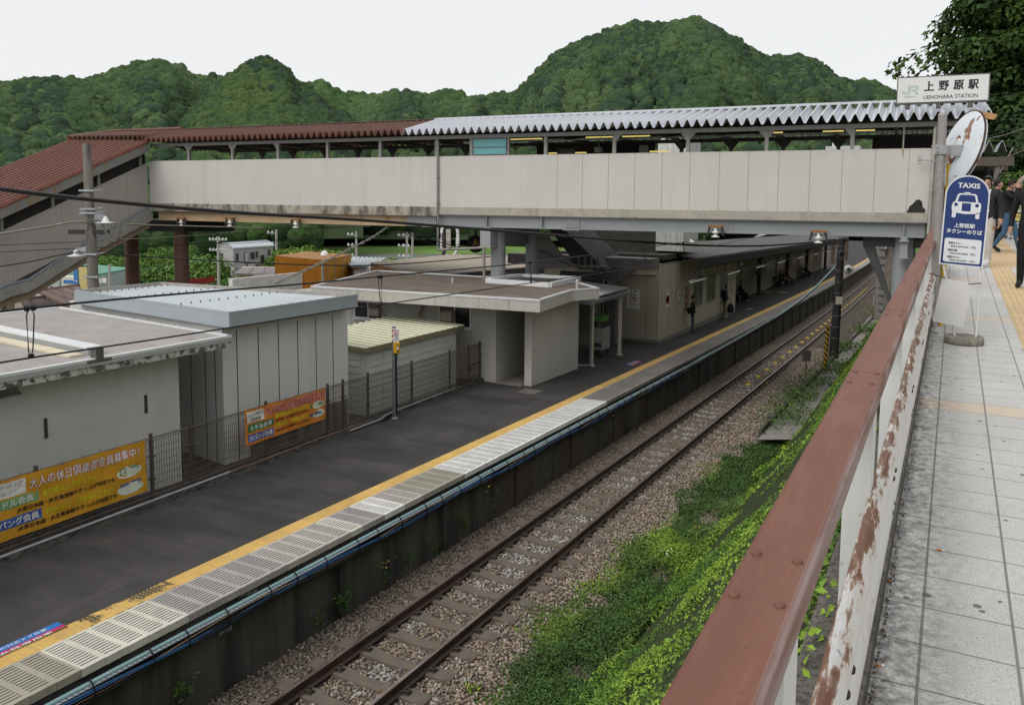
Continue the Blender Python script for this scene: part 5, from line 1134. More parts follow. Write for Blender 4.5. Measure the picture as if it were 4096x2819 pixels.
mb = MB(); poly_ = [(XA-.02, y, z-.06) for y, z in pts_t]+[(XA-.02, y, z) for y, z in pts_b[::-1]]
mb.prism(poly_, (.16, 0, 0), 0); mb.build('stringer', stg, stc)
mb = MB(); mb.tube([(XA+.08, y, z-.02) for y, z in pts_t], .055, 6); mb.build('edge_pipe', plain('blue grey trim', (.22, .25, .28), .5), stc)
beg = plain('beige stair beam', (.31, .24, .17), .65, amt=.2)
mb = MB(); mb.prism([(XA-.5, y, z-.01) for y, z in pts_b]+[(XA-.5, y, z-.33) for y, z in pts_b[::-1]], (.45, 0, 0), 0)
mb.box((XA-.3, 17.2, -.8), (XA+.0, 17.5, 1.3)); mb.build('stair_beam', beg, stc)
mb = MB(); mb.prism([(XA-2.8, y, z-.02) for y, z in pts_b]+[(XA-2.8, y, z-.12) for y, z in pts_b[::-1]], (2.3, 0, 0), 0); mb.box((XA-2.6, 14.5, -1), (XA-.32, 17.2, 1.0)); mb.build('stair_underside', dk, stc)
# =================================================================== STATION OFFICE, CANOPY
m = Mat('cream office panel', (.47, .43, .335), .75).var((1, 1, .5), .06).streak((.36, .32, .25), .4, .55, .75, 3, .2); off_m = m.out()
so = thing('station_office', 'cream panel clad station office on the platform in the shade under the canopy', 'building', (-6, 40, -.6))
Y0, Y1, XO = 31.1, 44.1, -3.75; ZO = 2.75
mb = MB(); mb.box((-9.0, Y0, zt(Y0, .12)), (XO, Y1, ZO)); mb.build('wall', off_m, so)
mb = MB(); mb.box((-9.0, Y0-.03, zt(Y1, -.05)), (XO+.04, 35.3, zt(Y0, .12))); mb.box((-9, 35.3, zt(Y1, -.05)), (XO+.006, Y1, zt(Y0, .12)), 0); mb.build('plinth', plain('plinth grey', (.24, .225, .20), .9), so)
mb = MB()
for i in range(13): mb.box((XO-.01, Y0+.95*i+.35-.008, zt(Y0, .12)), (XO+.003, Y0+.95*i+.35+.008, ZO))
for x in (-8.1, -7.2, -6.3, -5.45, -4.3): mb.box((x-.008, Y0-.003, zt(Y0, .12)), (x+.008, Y0+.01, ZO))
mb.build('panel_joint', plain('office joint', (.12, .10, .08), .8), so)
awh = plain('off white band', (.5, .47, .38), .7)
glz2 = Mat('office window glass', (.07, .075, .07), .1, 0, .5).var((1, 2, 1), .5).out()
def win(u0, u1, v0, v1, name='window', div=2):
    a = onx(u0, v1, XO+.02); b = onx(u1, v0, XO+.02); zb = a.z; zt_ = onx(u0, v0, XO+.02).z
    mb = MB(); f = .05
    mb.box((XO, a.y, zb), (XO+.03, b.y, zb+f)); mb.box((XO, a.y, zt_-f), (XO+.03, b.y, zt_)); mb.box((XO, a.y, zb+f), (XO+.03, a.y+f, zt_-f)); mb.box((XO, b.y-f, zb+f), (XO+.03, b.y, zt_-f))
    for k in range(1, div): y = a.y+(b.y-a.y)*k/div; mb.box((XO, y-.03, zb+f), (XO+.025, y+.03, zt_-f))
    w = mb.build(name, plain('window frame grey', (.30, .30, .28), .5), so)
    mb = MB(); mb.box((XO+.004, a.y+f, zb+f), (XO+.014, b.y-f, zt_-f)); mb.build('pane', glz2, w); return a, b, zb, zt_
win(2770, 2812, 1108, 1234); win(2826, 2863, 1099, 1213, 'window', 2); win(2879, 2913, 1088, 1192, 'window', 2)
def board(u0, u1, v0, v1, cols, name, items=()):
    a = onx(u0, v1, XO+.01); b = onx(u1, v0, XO+.01); zt_ = onx(u0, v0, XO+.01).z
    mb = MB(); mb.box((XO+.002, a.y, a.z), (XO+.016, b.y, zt_), 0)
    for s, fa, fb, fw, fh, mi in items: mb.text(s, Vector((XO+.018, a.y+(b.y-a.y)*fa, a.z+(zt_-a.z)*fb)), Vector((0, 1, 0)), UZ, (b.y-a.y)*fw, (zt_-a.z)*fh, .02, mi)
    return mb.build(name, cols, so)
post_m = Mat('brown poster', (.20, .10, .06), .5).stain(4, (.42, .36, .28), .5, .55, .9).stain(7, (.25, .05, .03), .55, .6, .8).out()
board(2738, 2758, 1147, 1247, [post_m], 'poster'); board(2918, 2936, 1100, 1185, [plain('map board', (.36, .36, .32), .6)], 'poster')
board(2664, 2677, 1160, 1230, [whi, bn_k, bn_r], 'notice', [('禁煙', .15, .85, .7, .1, 1)]); board(2714, 2722, 1162, 1200, [whi, bn_k], 'notice', [('階段', .1, .3, .8, .5, 1)])
a = onx(2670.5, 1198, XO+.02); mb = MB(); mb.lathe(a, [(.20, 0), (.20, .004), (.15, .004), (.15, 0)], 20, 0, (1, 0, 0)); mb.build('no_smoking_ring', bn_r, so)
a = ony(2507, 1232, Y0-.015); b = ony(2559, 1159, Y0-.015)
mb = MB(); mb.box((a.x, Y0-.016, a.z), (b.x, Y0-.004, b.z), 0); w_ = b.x-a.x; h_ = b.z-a.z; EX = Vector((1, 0, 0)); pp = lambda fx, fz: Vector((a.x+w_*fx, Y0-.018, a.z+h_*fz))
mb.text('禁  煙', pp(.26, .87), EX, UZ, w_*.5, h_*.09, .03, 1); mb.text('No Smoking', pp(.25, .80), EX, UZ, w_*.52, h_*.045, .01, 1); mb.text('終日禁煙', pp(.34, .23), EX, UZ, w_*.36, h_*.05, .03, 1); mb.text('お客様のご協力を\nお願いいたします', pp(.22, .10), EX, UZ, w_*.56, h_*.09, .01, 1)
c = pp(.5, .55); R = w_*.28; k = 28
mb.add([Vector((c.x+R*s*cos(t), c.y, c.z+R*s*sin(t))) for s in (1, .78) for t in [2*pi*i/k for i in range(k)]], [(i, (i+1) % k, k+(i+1) % k, k+i) for i in range(k)], 2)
mb.obox(c, Vector((.6*R, 0, -.6*R))*1.0, Vector((0, .001, 0)), Vector((.07*R, 0, .07*R)), 2); mb.obox(c+Vector((0, .0012, 0)), Vector((.5*R, 0, 0)), Vector((0, .0005, 0)), Vector((0, 0, .1*R)), 1); mb.build('no_smoking_sign', [whi, bn_k, bn_r], so)
# long rear part of the office, set back
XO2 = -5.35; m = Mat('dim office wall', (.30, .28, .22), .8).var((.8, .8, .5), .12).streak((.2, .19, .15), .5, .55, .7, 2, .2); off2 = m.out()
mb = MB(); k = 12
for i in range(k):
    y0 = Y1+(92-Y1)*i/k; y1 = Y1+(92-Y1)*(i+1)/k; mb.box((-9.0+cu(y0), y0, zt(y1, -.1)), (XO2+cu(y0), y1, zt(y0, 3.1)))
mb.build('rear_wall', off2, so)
for i, y in enumerate((46.5, 52.5, 60.5, 64.5, 71, 76, 82, 87)):
    mb = MB(); L = 3.0 if i != 1 else 2.0; x = XO2+cu(y)
    mb.box((x+.002, y, zt(y, .95)), (x+.03, y+L, zt(y, 2.15))); 
    w = mb.build('window', plain('dim frame', (.18, .18, .16), .6), so); mb = MB()
    for j in range(3): mb.box((x+.031, y+.08+j*(L-.1)/3, zt(y, 1.02)), (x+.036, y+(j+1)*(L-.1)/3, zt(y, 2.08)))
    mb.build('pane', Mat('streaky dim glass', (.13, .14, .125), .3).streak((.34, .35, .31), .8, .5, .6, 6, .3).out(), w)
# canopy
cpy = thing('platform_canopy', 'dark corrugated platform canopy roof behind the footbridge', 'canopy', (-5, 60, -.8))
CZ = 2.85
can = Mat('mossy asbestos roof', (.13, .125, .12), .95).var(1.5, .2).stain(18, (.05, .05, .048), .48, .62, .7).out()
mb = MB(); ysx = [33.5+(93-33.5)*i/16 for i in range(17)]
mb.grid([[(-10+cu(y), y, zt(y, CZ+.55)), (-6.0+cu(y), y, zt(y, CZ+1.0)), (-2.75+cu(y), y, zt(y, CZ+.62))] for y in ysx], 0, False, (0, 0, -.10)); mb.build('roof', can, cpy)
mb = MB(); 
mb.grid([[(-2.76+cu(y), y, zt(y, CZ+.18)), (-2.76+cu(y), y, zt(y, CZ+.60))] for y in ysx], 0, False, (-.06, 0, 0)); mb.build('fascia', plain('black fascia', (.02, .02, .02), .7), cpy)
mb = MB(); bbox_y = 33.5; mb.box((-10, 29.6, 2.62), (-3.6, 30.6, 3.05)); mb.box((-5.5, 29.75, zt(30)), (-5.1, 30.25, 2.62)); mb.prism([(-5.5, 29.8, 2.62), (-6.3, 29.8, 2.62), (-5.5, 29.8, 2.05)], (0, .4, 0), 0); mb.prism([(-5.1, 29.8, 2.62), (-4.3, 29.8, 2.62), (-5.1, 29.8, 2.05)], (0, .4, 0), 0); mb.build('portal_frame', plain('lilac grey steel', (.20, .18, .175), .6), cpy)
mb = MB(); mb.tube([(-5.62, 29.7, 2.3), (-5.62, 29.7, -.3)], .05, 10); mb.tube([(-5.62, 29.7, 2.3), (-3.9, 30.9, 2.35)], .05, 8); mb.build('drain_pipe', plain('cream pipe', (.3, .26, .22), .6), cpy)
tr = plain('black steel truss', (.035, .033, .03), .7)
mb = MB(); XT = -2.95
for z in (CZ-.30, CZ+.12): mb.tube([(XT+cu(y), y, zt(y, z)) for y in [32.6]+[34+3*i for i in range(20)]], .025, 5)
for i in range(38):
    y = 32.6+1.5*i; mb.tube([(XT+cu(y), y, zt(y, CZ-.30)), (XT+cu(y), y, zt(y, CZ+.12))], .012, 4)
    if i % 3 == 0: mb.tube([(XT+cu(y), y, zt(y, CZ+.12)), (XT+cu(y), y+1.5, zt(y, CZ-.30))], .01, 4); mb.tube([(XT+cu(y), y, zt(y, CZ-.3)), (XT+cu(y), y+1.5, zt(y, CZ+.12))], .01, 4)
mb.build('cable_truss', tr, cpy)
mb = MB(); 
for y in (38, 47, 56, 65, 74, 83, 91): mb.box((-6.2+cu(y), y-.1, zt(y, CZ+.1)), (-2.8+cu(y), y+.1, zt(y, CZ+.5))); 
mb.build('beam', tr, cpy)
for y in (55.5, 66.5, 77, 91): mb = MB(); mb.box((-4.95+cu(y), y-.12, zt(y)), (-4.70+cu(y), y+.12, zt(y, CZ+.3))); mb.build('post', plain('dark canopy post', (.06, .055, .05), .7), cpy)
ltm = glow('pale platform tube', (.9, .9, .75), .22)
for i, y in enumerate((33.0, 39.5, 46, 52.5, 60, 68, 76, 84)):
    mb = MB(); mb.box((-3.10+cu(y), y, zt(y, CZ-.42)), (-2.96+cu(y), y+2.3, zt(y, CZ-.36)), 1); mb.box((-3.06+cu(y), y+.05, zt(y, CZ-.46)), (-3.0+cu(y), y+2.25, zt(y, CZ-.42)), 0); mb.build('lamp_tube', [ltm, plain('lamp tray', (.45, .45, .42), .5)], cpy)
mb = MB(); p = onx(2640, 1085, -3.8)
mb.box((-6.6, 30.95, 2.22), (-3.9, 31.06, 2.30)); mb.build('cable_tray', plain('tray', (.26, .24, .21), .6), cpy)
mb = MB(); y = 47; mb.box((-3.35, y, zt(y, 1.95)), (-3.0, y+1.6, zt(y, 2.15))); mb.build('hanging_board', plain('black board', (.015, .015, .015), .6), cpy)
cm = plain('camera white', (.45, .45, .42), .5); mb = MB(); p = onx(2964, 1055, -3.0); mb.obox(p, Vector((.06, 0, 0)), Vector((0, .12, 0)), Vector((0, 0, .07))); mb.cyl(p, p+UZ*.7, .015, n=6); mb.build('camera', cm, cpy)
# stair from the bridge down to the platform, in the dark under the bridge
ps = thing('platform_stair', 'dark enclosed stair descending from the footbridge to the platform behind the toilet block', 'staircase', (-9, 30, -.5))
mb = MB(); P0 = ony(2180, 905, 28.6); P1 = ony(2320, 1075, 28.6); 
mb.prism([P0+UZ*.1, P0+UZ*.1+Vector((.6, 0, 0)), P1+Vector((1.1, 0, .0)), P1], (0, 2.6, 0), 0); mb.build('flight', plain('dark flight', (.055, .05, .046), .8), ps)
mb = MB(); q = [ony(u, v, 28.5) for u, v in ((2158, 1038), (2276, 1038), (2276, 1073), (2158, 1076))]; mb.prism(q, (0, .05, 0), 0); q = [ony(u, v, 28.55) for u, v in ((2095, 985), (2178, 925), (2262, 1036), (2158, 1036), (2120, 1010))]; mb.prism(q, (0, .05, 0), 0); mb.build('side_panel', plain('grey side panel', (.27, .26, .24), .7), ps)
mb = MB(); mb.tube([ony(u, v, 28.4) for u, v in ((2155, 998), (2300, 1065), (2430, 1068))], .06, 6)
for u in (2315, 2340, 2366, 2392): mb.tube([ony(u, 1030, 28.4), ony(u, 1082, 28.4)], .04, 4)
mb.build('handrail', plain('dim rail', (.16, .15, .14), .6), ps)
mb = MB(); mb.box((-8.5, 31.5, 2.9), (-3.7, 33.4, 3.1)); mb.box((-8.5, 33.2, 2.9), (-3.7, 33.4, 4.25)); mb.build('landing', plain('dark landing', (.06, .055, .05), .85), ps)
# platform building dark back wall between toilet block and office
dw = thing('waiting_room', 'dim grey low station building in the shade between the toilet block and the office', 'building', (-8, 29, -.5))
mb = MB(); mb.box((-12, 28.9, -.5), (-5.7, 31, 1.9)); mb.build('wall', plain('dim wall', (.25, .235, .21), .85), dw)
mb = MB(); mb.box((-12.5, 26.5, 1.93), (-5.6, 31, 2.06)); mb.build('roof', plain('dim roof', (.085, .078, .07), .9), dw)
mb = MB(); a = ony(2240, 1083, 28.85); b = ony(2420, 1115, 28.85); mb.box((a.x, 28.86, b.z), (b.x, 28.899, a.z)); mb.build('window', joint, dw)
# lift tower behind the bridge
lf = thing('lift_tower', 'white panelled lift tower standing behind the footbridge', 'tower', (-3, 33, 0))
a = ony(2632, 600, 33); b = ony(2744, 551, 33); mb = MB(); mb.box((a.x, 33.0, 3.2), (b.x, 35.2, b.z)); mb.build('wall', plain('white lift cladding', (.62, .62, .59), .7), lf)
mb = MB(); mb.box((a.x-.01, 32.99, 6.3), (a.x+.35, 33.01, 7.2)); mb.build('window', glz2, lf)
mb = MB()
for f in (.35, .55, .75, .92): x = a.x+(b.x-a.x)*f; mb.box((x-.01, 32.992, 3.2), (x+.01, 33.004, b.z))
mb.build('panel_joint', plain('lift joint', (.4, .4, .38), .8), lf)
# rooftop machines seen through the opening
mb = MB(); a = ony(3302, 596, 34); b = ony(3440, 588, 34); mb.box((a.x, 34, a.z-1.2), (b.x, 35, b.z+.05)); mb.cyl(((a.x*.8+b.x*.2), 34.3, b.z), ((a.x*.8+b.x*.2), 34.3, b.z+.22), .05, n=8); tag(mb.build('rooftop_unit', plain('unit white', (.6, .6, .58), .6)), 'white rooftop machine seen through the footbridge opening near the mirror pole', 'rooftop unit')
# far platform furniture
for u, v, w, h, lab in ((3385, 1040, .36, 4.0, 'brown steel canopy post standing on the far sunlit platform'), (3330, 1055, .40, 4.0, 'dark canopy post left of the black pole on the far platform'), (3470, 1012, .14, 3.2, 'thin white post on the far sunlit platform')):
    p = plat(u, v); mb = MB(); mb.box((p.x-w/2, p.y-w/2, p.z), (p.x+w/2, p.y+w/2, p.z+h)); mb.box((p.x-w, p.y-w, p.z), (p.x+w, p.y+w, p.z+.05)); tag(mb.build('canopy_post', plain('post white', (.65, .6, .5), .6) if w < .2 else plain('post brown', (.085, .05, .035), .7)), lab, 'post')
# benches
bnm = plain('bench dark', (.05, .05, .055), .6)
def bench(x, y, L, lab):
    t = thing('bench', lab, 'bench', (x, y, zt(y)), 'benches along the office wall'); mb = MB(); mb.box((x-.22, y, zt(y, .40)), (x+.22, y+L, zt(y, .45))); mb.build('seat', bnm, t)
    mb = MB(); mb.box((x-.26, y, zt(y, .55)), (x-.22, y+L, zt(y, .85))); mb.build('backrest', bnm, t)
    for dy in (.15, L-.15): mb = MB(); mb.box((x-.18, y+dy-.03, zt(y)-.05), (x+.18, y+dy+.03, zt(y, .40))); mb.build('leg', bnm, t)
bench(-4.95, 49.3, 2.2, 'dark bench under the seated person in black beyond the office corner'); bench(-5.0, 63.0, 4.2, 'dark bench carrying three seated people deep in the shade'); bench(-5.05, 74.5, 3.0, 'farthest dark bench with one person, near the thin white canopy pole')
# =================================================================== POLES AND WIRES
m = Mat('weathered concrete pole', (.20, .18, .155), .9).var((4, 4, 1.5), .2).streak((.075, .068, .06), .8, .45, .62, 5, .35).stain((6, 6, 2), (.33, .31, .28), .6, .75, .5); cpole = m.out()
lp = thing('concrete_pole', 'grey round concrete pole with lamps and brackets in front of the covered stair', 'pole', atd(374, 1150, 26)+Vector((0, 0, -4)))
T = atd(346, 575, 26); B = atd(374, 1160, 26); axd = (B-T); 
def pol(v): return T+axd*((v-575)/585)
mb = MB(); mb.tube([pol(577), pol(1160), pol(1160)+axd*.7], [.125, .17, .2], 20); mb.build('shaft', cpole, lp)
ER = Vector((AR.x, AR.y, 0)).normalized(); EF = Vector((AF.x, AF.y, 0)).normalized()
zinc = plain('zinc band', (.42, .44, .46), .45, .4, .15)
for v in (763, 836, 852, 1016, 1106):
    mb = MB(); c = pol(v); mb.lathe(c, [(.165, -.03), (.165, .03)], 16); mb.obox(c+ER*.02-EF*.18, ER*.24, EF*.012, UZ*.03); mb.bar(c+ER*.1, c+ER*.42+UZ*.05, .03); mb.build('band', zinc, lp)
for v, sg in ((868, 1), (1002, -1)):
    c = pol(v); la = MB(); a = c+ER*(sg*.12); b = c+ER*(sg*.50); la.add([a-EF*.02+UZ*.14, b-EF*.02+UZ*.06, b-EF*.02-UZ*.0, a-EF*.02-UZ*.06, a+EF*.02+UZ*.14, b+EF*.02+UZ*.06, b+EF*.02, a+EF*.02-UZ*.06], [(0, 1, 2, 3), (7, 6, 5, 4), (0, 4, 5, 1), (1, 5, 6, 2), (2, 6, 7, 3)]); o = la.build('lamp_arm', zinc, lp)
    mb = MB(); mb.lathe(b-UZ*.20, [(.05, -.07), (.06, -.02), (.255, .0), (.26, .03), (.10, .06), (.09, .14), (.04, .22)], 20); mb.build('lamp_shade', plain('white enamel', (.75, .76, .76), .35, amt=.04), lp)
mb = MB(); c = pol(928); mb.obox(c-ER*.35, ER*.33, EF*.1, UZ*.07); mb.obox(c+ER*.30, ER*.26, EF*.1, UZ*.07); mb.build('dark_arm', joint, lp)
mb = MB(); c = pol(893)+ER*.2-EF*.1; mb.obox(pol(880)+ER*.28, ER*.13, EF*.05, UZ*.16); mb.build('junction_plate', zinc, lp)
loop = plain('old grey cable', (.15, .14, .125), .7)
mb = MB(); c = pol(915)+ER*.3-EF*.16
for k in (0, .035): mb.tube([pol(880)+ER*.05-EF*.2, pol(880)+ER*.40-EF*.2, c+ER*(.20+k)+UZ*.04, c+ER*(.38+k)-UZ*.38, c+ER*(.58+k)-UZ*.42, c+ER*(.68+k)-UZ*.2, c+ER*(.70+k)+UZ*.12, c+ER*(.80+k)+UZ*.24], .028, 6)
mb.build('cable_loop', loop, lp)
def sagline(a, b, sag, n=14): return [a.lerp(b, i/n)-UZ*(sag*4*(i/n)*(1-i/n)) for i in range(n+1)]
wire_k = plain('black wire', (.022, .022, .024), .5); wire_g = plain('grey twisted wire', (.26, .24, .20), .6, amt=.3); wire_c = plain('dark copper wire', (.05, .045, .042), .5, .3)
def wire(name, label, path, r, mat, cat='wire', group=None, n=6): mb = MB(); mb.tube(path, r, n); return tag(mb.build(name, mat), label, cat, group)
# thick feeder cable
P = [atd(-60, 748, 11.8), atd(300, 792, 12.9), atd(900, 847, 15.2), atd(1500, 884, 18.2), atd(2100, 931, 22.5), atd(2700, 977, 27.5), atd(3000, 984, 30), atd(3200, 973, 33), atd(3340, 957, 36.5)]
def spl(P, k=6):
    out = []
    for i in range(len(P)-1):
        p0, p1, p2, p3 = P[max(i-1, 0)], P[i], P[i+1], P[min(i+2, len(P)-1)]
        for j in range(k):
            t = j/k; out.append(.5*((2*p1)+(p2-p0)*t+(2*p0-5*p1+4*p2-p3)*t*t+(3*p1-p0-3*p2+p3)*t*t*t))
    return out+[P[-1]]
wire('feeder_cable', 'thick black feeder cable sagging across the picture in front of the footbridge', spl(P), .037, plain('thick black cable', (.03, .027, .026), .45), 'cable', n=10)
# catenary over the track: messenger, contact wire and droppers
X0 = [onx(u, v, 0) for u, v in ((-40, 1250), (120, 1232), (590, 1186), (1180, 1138), (1500, 1108), (2120, 1050), (2450, 1008), (2740, 968), (2840, 952))]
wire('messenger_wire', 'upper black catenary wire running over the roofs to the bridge girder insulators', spl(X0, 4), .0105, wire_k)
X1 = [onx(u, v, 0) for u, v in ((-40, 1457), (140, 1428), (560, 1366), (916, 1311), (1410, 1232), (1520, 1219), (2120, 1132), (2578, 1068), (2900, 1022), (3060, 985))]
wire('contact_wire', 'lower black contact wire of the catenary crossing in front of the low buildings', spl(X1, 4), .0085, wire_k)
for k, (u, v0, v1, lab) in enumerate(((120, 1232, 1425, 'nearest wire loop hanger over the white building roof'), (1520, 1107, 1218, 'wire loop hanger in front of the toilet block window'), (2120, 1050, 1130, 'wire loop hanger before the grey bridge column'), (2578, 1005-12, 1066, 'wire loop hanger before the office corner'), (2733, 972, 1044, 'last wire loop hanger left of the round white insulator'))):
    a = onx(u, v0, 0); b = onx(u+4, v1, 0); mb = MB(); dy = Vector((0, .035, 0))
    mb.tube([a-dy*.3, a-dy*.9-UZ*.06, b-dy*.5+UZ*.04, b+UZ*.0, b+dy*.5+UZ*.05, a+dy*.9-UZ*.06, a+dy*.3], .006, 6); tag_o = thing('hanger', lab, 'wire hanger', b, 'hangers of the catenary'); mb.build('loop', wire_c, tag_o)
    mb = MB(); mb.tube([a-dy*1.1, a-dy*.4], .026, 10); mb.tube([a+dy*.4, a+dy*1.1], .026, 10); mb.box(b-Vector((.012, .02, .015)), b+Vector((.012, .02, .02))); mb.build('clamp', wire_k, tag_o)
# white disc insulators near the girder
def disc(p, ax, r, lab, n=1):
    t = thing('disc_insulator', lab, 'insulator', p); mb = MB()
    for k in range(n): mb.lathe(p+ax.normalized()*(.14*k), [(r*.25, -.05), (r, -.012), (r, .0), (r*.8, .015), (r*.6, .006), (r*.45, .018), (r*.25, .01), (r*.22, .06)], 20)
    mb.build('disc', porc, t)
disc(onx(2764, 966, .0), Vector((-.3, -1, .1)), .125, 'white ribbed disc insulator on the wire left of the hanging girder bracket')
disc(onx(3035, 946, -.2), Vector((.9, .3, .5)), .15, 'pair of tilted white disc insulators right of the silver canopy corner', 2)
disc(atd(437, 917, 33), Vector((-.3, -1, .1)), .16, 'small white disc insulator before the brown bridge column')
wire('strain_wire', 'thin wire tying the disc insulator to the bridge bracket', [onx(2764, 966, 0), bp(onb(2860, 925, -.12)[0], -.12, 3.95)], .009, wire_g)
wire('span_wire', 'thin black span wire under the grey girder near the black pole', spl([onx(2850, 985, -.2), onx(3035, 946, -.2), onx(3180, 920, -.1), bp(4, 1, 4.2)]), .009, wire_k)
# twisted dead-end cable falling diagonally to the panel building
P = [bp(onb(1555, 905, .2)[0], .1, 4.2), atd(1480, 955, 25), atd(1320, 1035, 21.5), atd(1180, 1100, 19), atd(1100, 1135, 17.5)]
for k in (0, 1): wire('twisted_cable', 'pale twisted cable falling diagonally from the bridge girder behind the panel building' if not k else 'thin companion strand of the diagonal twisted cable', [p+UZ*(.03*sin(i*1.9+k*pi))+ER*(.03*cos(i*1.9+k*pi)) for i, p in enumerate(spl(P, 9))], .016, wire_g, 'cable')
P = [bp(onb(1560, 918, .1)[0], .1, 4.05), atd(1640, 930, 27), atd(1740, 950, 28), atd(1860, 985, 29), atd(1960, 970, 30)]
for k, dv in enumerate((0, .12, .25)): wire('slack_cable', f'{("upper", "middle", "lower")[k]} black slack cable strung under the bridge beside the drain pipe', [p-UZ*dv*(1-abs(i/18-1)) for i, p in enumerate(spl(P, 9))], .02 if k == 1 else .012, wire_k, 'cable')
# wires from the left pole
def pw(name, lab, uv, r, mat, D0=26, D1=34): 
    n = len(uv); wire(name, lab, spl([atd(u, v, D0+(D1-D0)*i/(n-1)) for i, (u, v) in enumerate(uv)], 5), r, mat)
pw('pole_wire', 'thick grey twisted wire reaching the concrete pole from the left picture edge', [(-30, 940), (100, 920), (190, 906), (300, 888), (385, 893)], .030, wire_g, 24, 26)
pw('pole_wire', 'grey twisted wire leaving the concrete pole along the cream girder', [(440, 893), (600, 900), (900, 908), (1200, 914), (1480, 905)], .022, wire_g, 26, 36)
pw('pole_wire', 'sagging black wire meeting the lower white lamp of the concrete pole from the left', [(-30, 1070), (120, 1047), (230, 1022), (318, 1008)], .018, wire_k, 24, 26)
pw('pole_wire', 'wavy black wire from the concrete pole past the grey house to the tan canopy', [(390, 1012), (700, 1034), (1000, 1050), (1250, 1060), (1500, 1061), (1750, 1045), (1965, 1026)], .022, wire_k, 26, 34)
pw('pole_wire', 'thin dark wire above the landing of the covered stair', [(-30, 982), (115, 976), (300, 968), (380, 962), (470, 958), (900, 930)], .011, wire_k, 24, 36)
pw('pole_wire', 'thin black wire just below the upper thin one on the stair wall', [(-30, 1011), (120, 1002), (330, 993), (600, 985), (1000, 965), (1500, 950)], .011, wire_k, 24, 40)
pw('pole_wire', 'pale thin wire crossing the brown bridge columns', [(370, 962), (640, 950), (860, 935), (1060, 915)], .010, wire_g, 26, 34)
pw('pole_wire', 'faint white wire at the height of the dark pole arm', [(-30, 954), (160, 945), (290, 938)], .008, wire_g, 24, 26)
pw('pole_wire', 'thin black wire passing over the grey house roof', [(600, 962), (900, 975), (1200, 960), (1550, 945), (1900, 930)], .016, wire_k, 48, 60)
pw('pole_wire', 'thin cyan service wire low before the green trees', [(120, 1150), (420, 1105), (700, 1060), (1000, 1020)], .012, plain('cyan wire', (.10, .28, .33), .5), 50, 70)
# black pole on the far side of the track with the hanging cable bundle
tb_ = onz(3332, 1452, -1.35, GT); bp_ = thing('black_pole', 'black tarred pole with silver bands and a white round lamp beside the track', 'pole', tb_)
D_ = (tb_-CAM).dot(AF); ttop = atd(3367, 955, D_); m = Mat('tarred pole', (.028, .025, .024), .7).var((6, 6, 1), .3).out()
mb = MB(); mb.tube([tb_, ttop], [.345*.62, .155], 18); mb.build('shaft', m, bp_)
for v in (985, 1082, 1127, 1172, 1216, 1262, 1306, 1351):
    f = (v-955)/(1452-955); c = ttop.lerp(tb_, f); mb = MB(); r = .155+.06*f; mb.lathe(c, [(r+.004, -.02), (r+.006, 0), (r+.004, .02)], 16); mb.build('band', plain('band grey', (.16, .16, .16), .5, .2), bp_)
c = ttop.lerp(tb_, (1199-955)/497); mb = MB(); mb.obox(c-EF*.2, ER*.15, EF*.01, UZ*.17); mb.build('plate', plain('pole plate', (.6, .55, .47), .6), bp_)
c = ttop.lerp(tb_, (1077-955)/497)+ER*.36-EF*.1; mb = MB(); mb.lathe(c, [(.05, -.15), (.2, -.08), (.21, .02), (.10, .05)], 16, 0, -EF); mb.lathe(c-EF*.06, [(.09, 0), (.08, .02)], 12, 1, -EF); mb.build('round_lamp', [plain('lamp white', (.72, .72, .72), .4), joint], bp_)
c = ttop.lerp(tb_, (1019-955)/497)-EF*.2; mb = MB(); n = 18
for r in (.22, .14): mb.tube([c+(ER*cos(2*pi*i/n)+UZ*sin(2*pi*i/n))*r for i in range(n+1)], .02, 5, cap=False)
mb.build('cable_coil', loop, bp_)
cb = onz(3320, 1455, -1.5, GT); mb = MB(); mb.box((tb_.x-.4, tb_.y-.35, tb_.z-.4), (tb_.x+.4, tb_.y+.35, tb_.z+.12)); mb.build('footing', bw, bp_)
# striped guy, lattice-like pale pole, white stump, small sign
gy = onz(3296, 1505, -1.3, GT); gt2 = atd(3312, 1302, (gy-CAM).dot(AF)); m = Mat('yellow black guard', (.62, .36, .03), .5); X = m.xyz(); w = m.math('FRACT', m.math('MULTIPLY', m.math('ADD', X[2], m.math('MULTIPLY', X[0], 1.2)), 4.6)); m.mix(m.math('LESS_THAN', w, .5), (.015, .015, .015), 1)
mb = MB(); mb.tube([gy, gt2], .075, 10); tag(mb.build('striped_guard', m.out()), 'yellow and black striped guard tube leaning beside the black pole', 'guard tube')
gw2 = thing('concrete_pole', 'pale banded square concrete pole beside the track under the bridge end', 'pole', onz(3512, 1290, -1.2, GT)); dd_ = (ORIG[gw2.name]-CAM).dot(AF)
mb = MB(); a = ORIG[gw2.name]; b = atd(3524, 940, dd_); mb.tube([a, b], [.36, .34], 4, 0, False); mb.build('shaft', Mat('pale concrete pole', (.25, .23, .22), .9).var(3, .15).out(), gw2)
for k in range(11):
    c = a.lerp(b, (k+.6)/11.5); mb = MB(); mb.tube([c-UZ*.05, c+UZ*.05], .375, 4, 0, False); mb.build('band', plain('pole band', (.11, .10, .10), .7), gw2)
p = onz(3500, 1225, -1.2, GT); mb = MB(); mb.cyl(p, p+UZ*.75, .13, n=12); mb.lathe(p+UZ*.75, [(.14, 0), (.13, .05), (.02, .07)], 12); tag(mb.build('marker_post', plain('white marker', (.66, .66, .64), .6)), 'short white round marker post beside the banded pale pole', 'marker post')
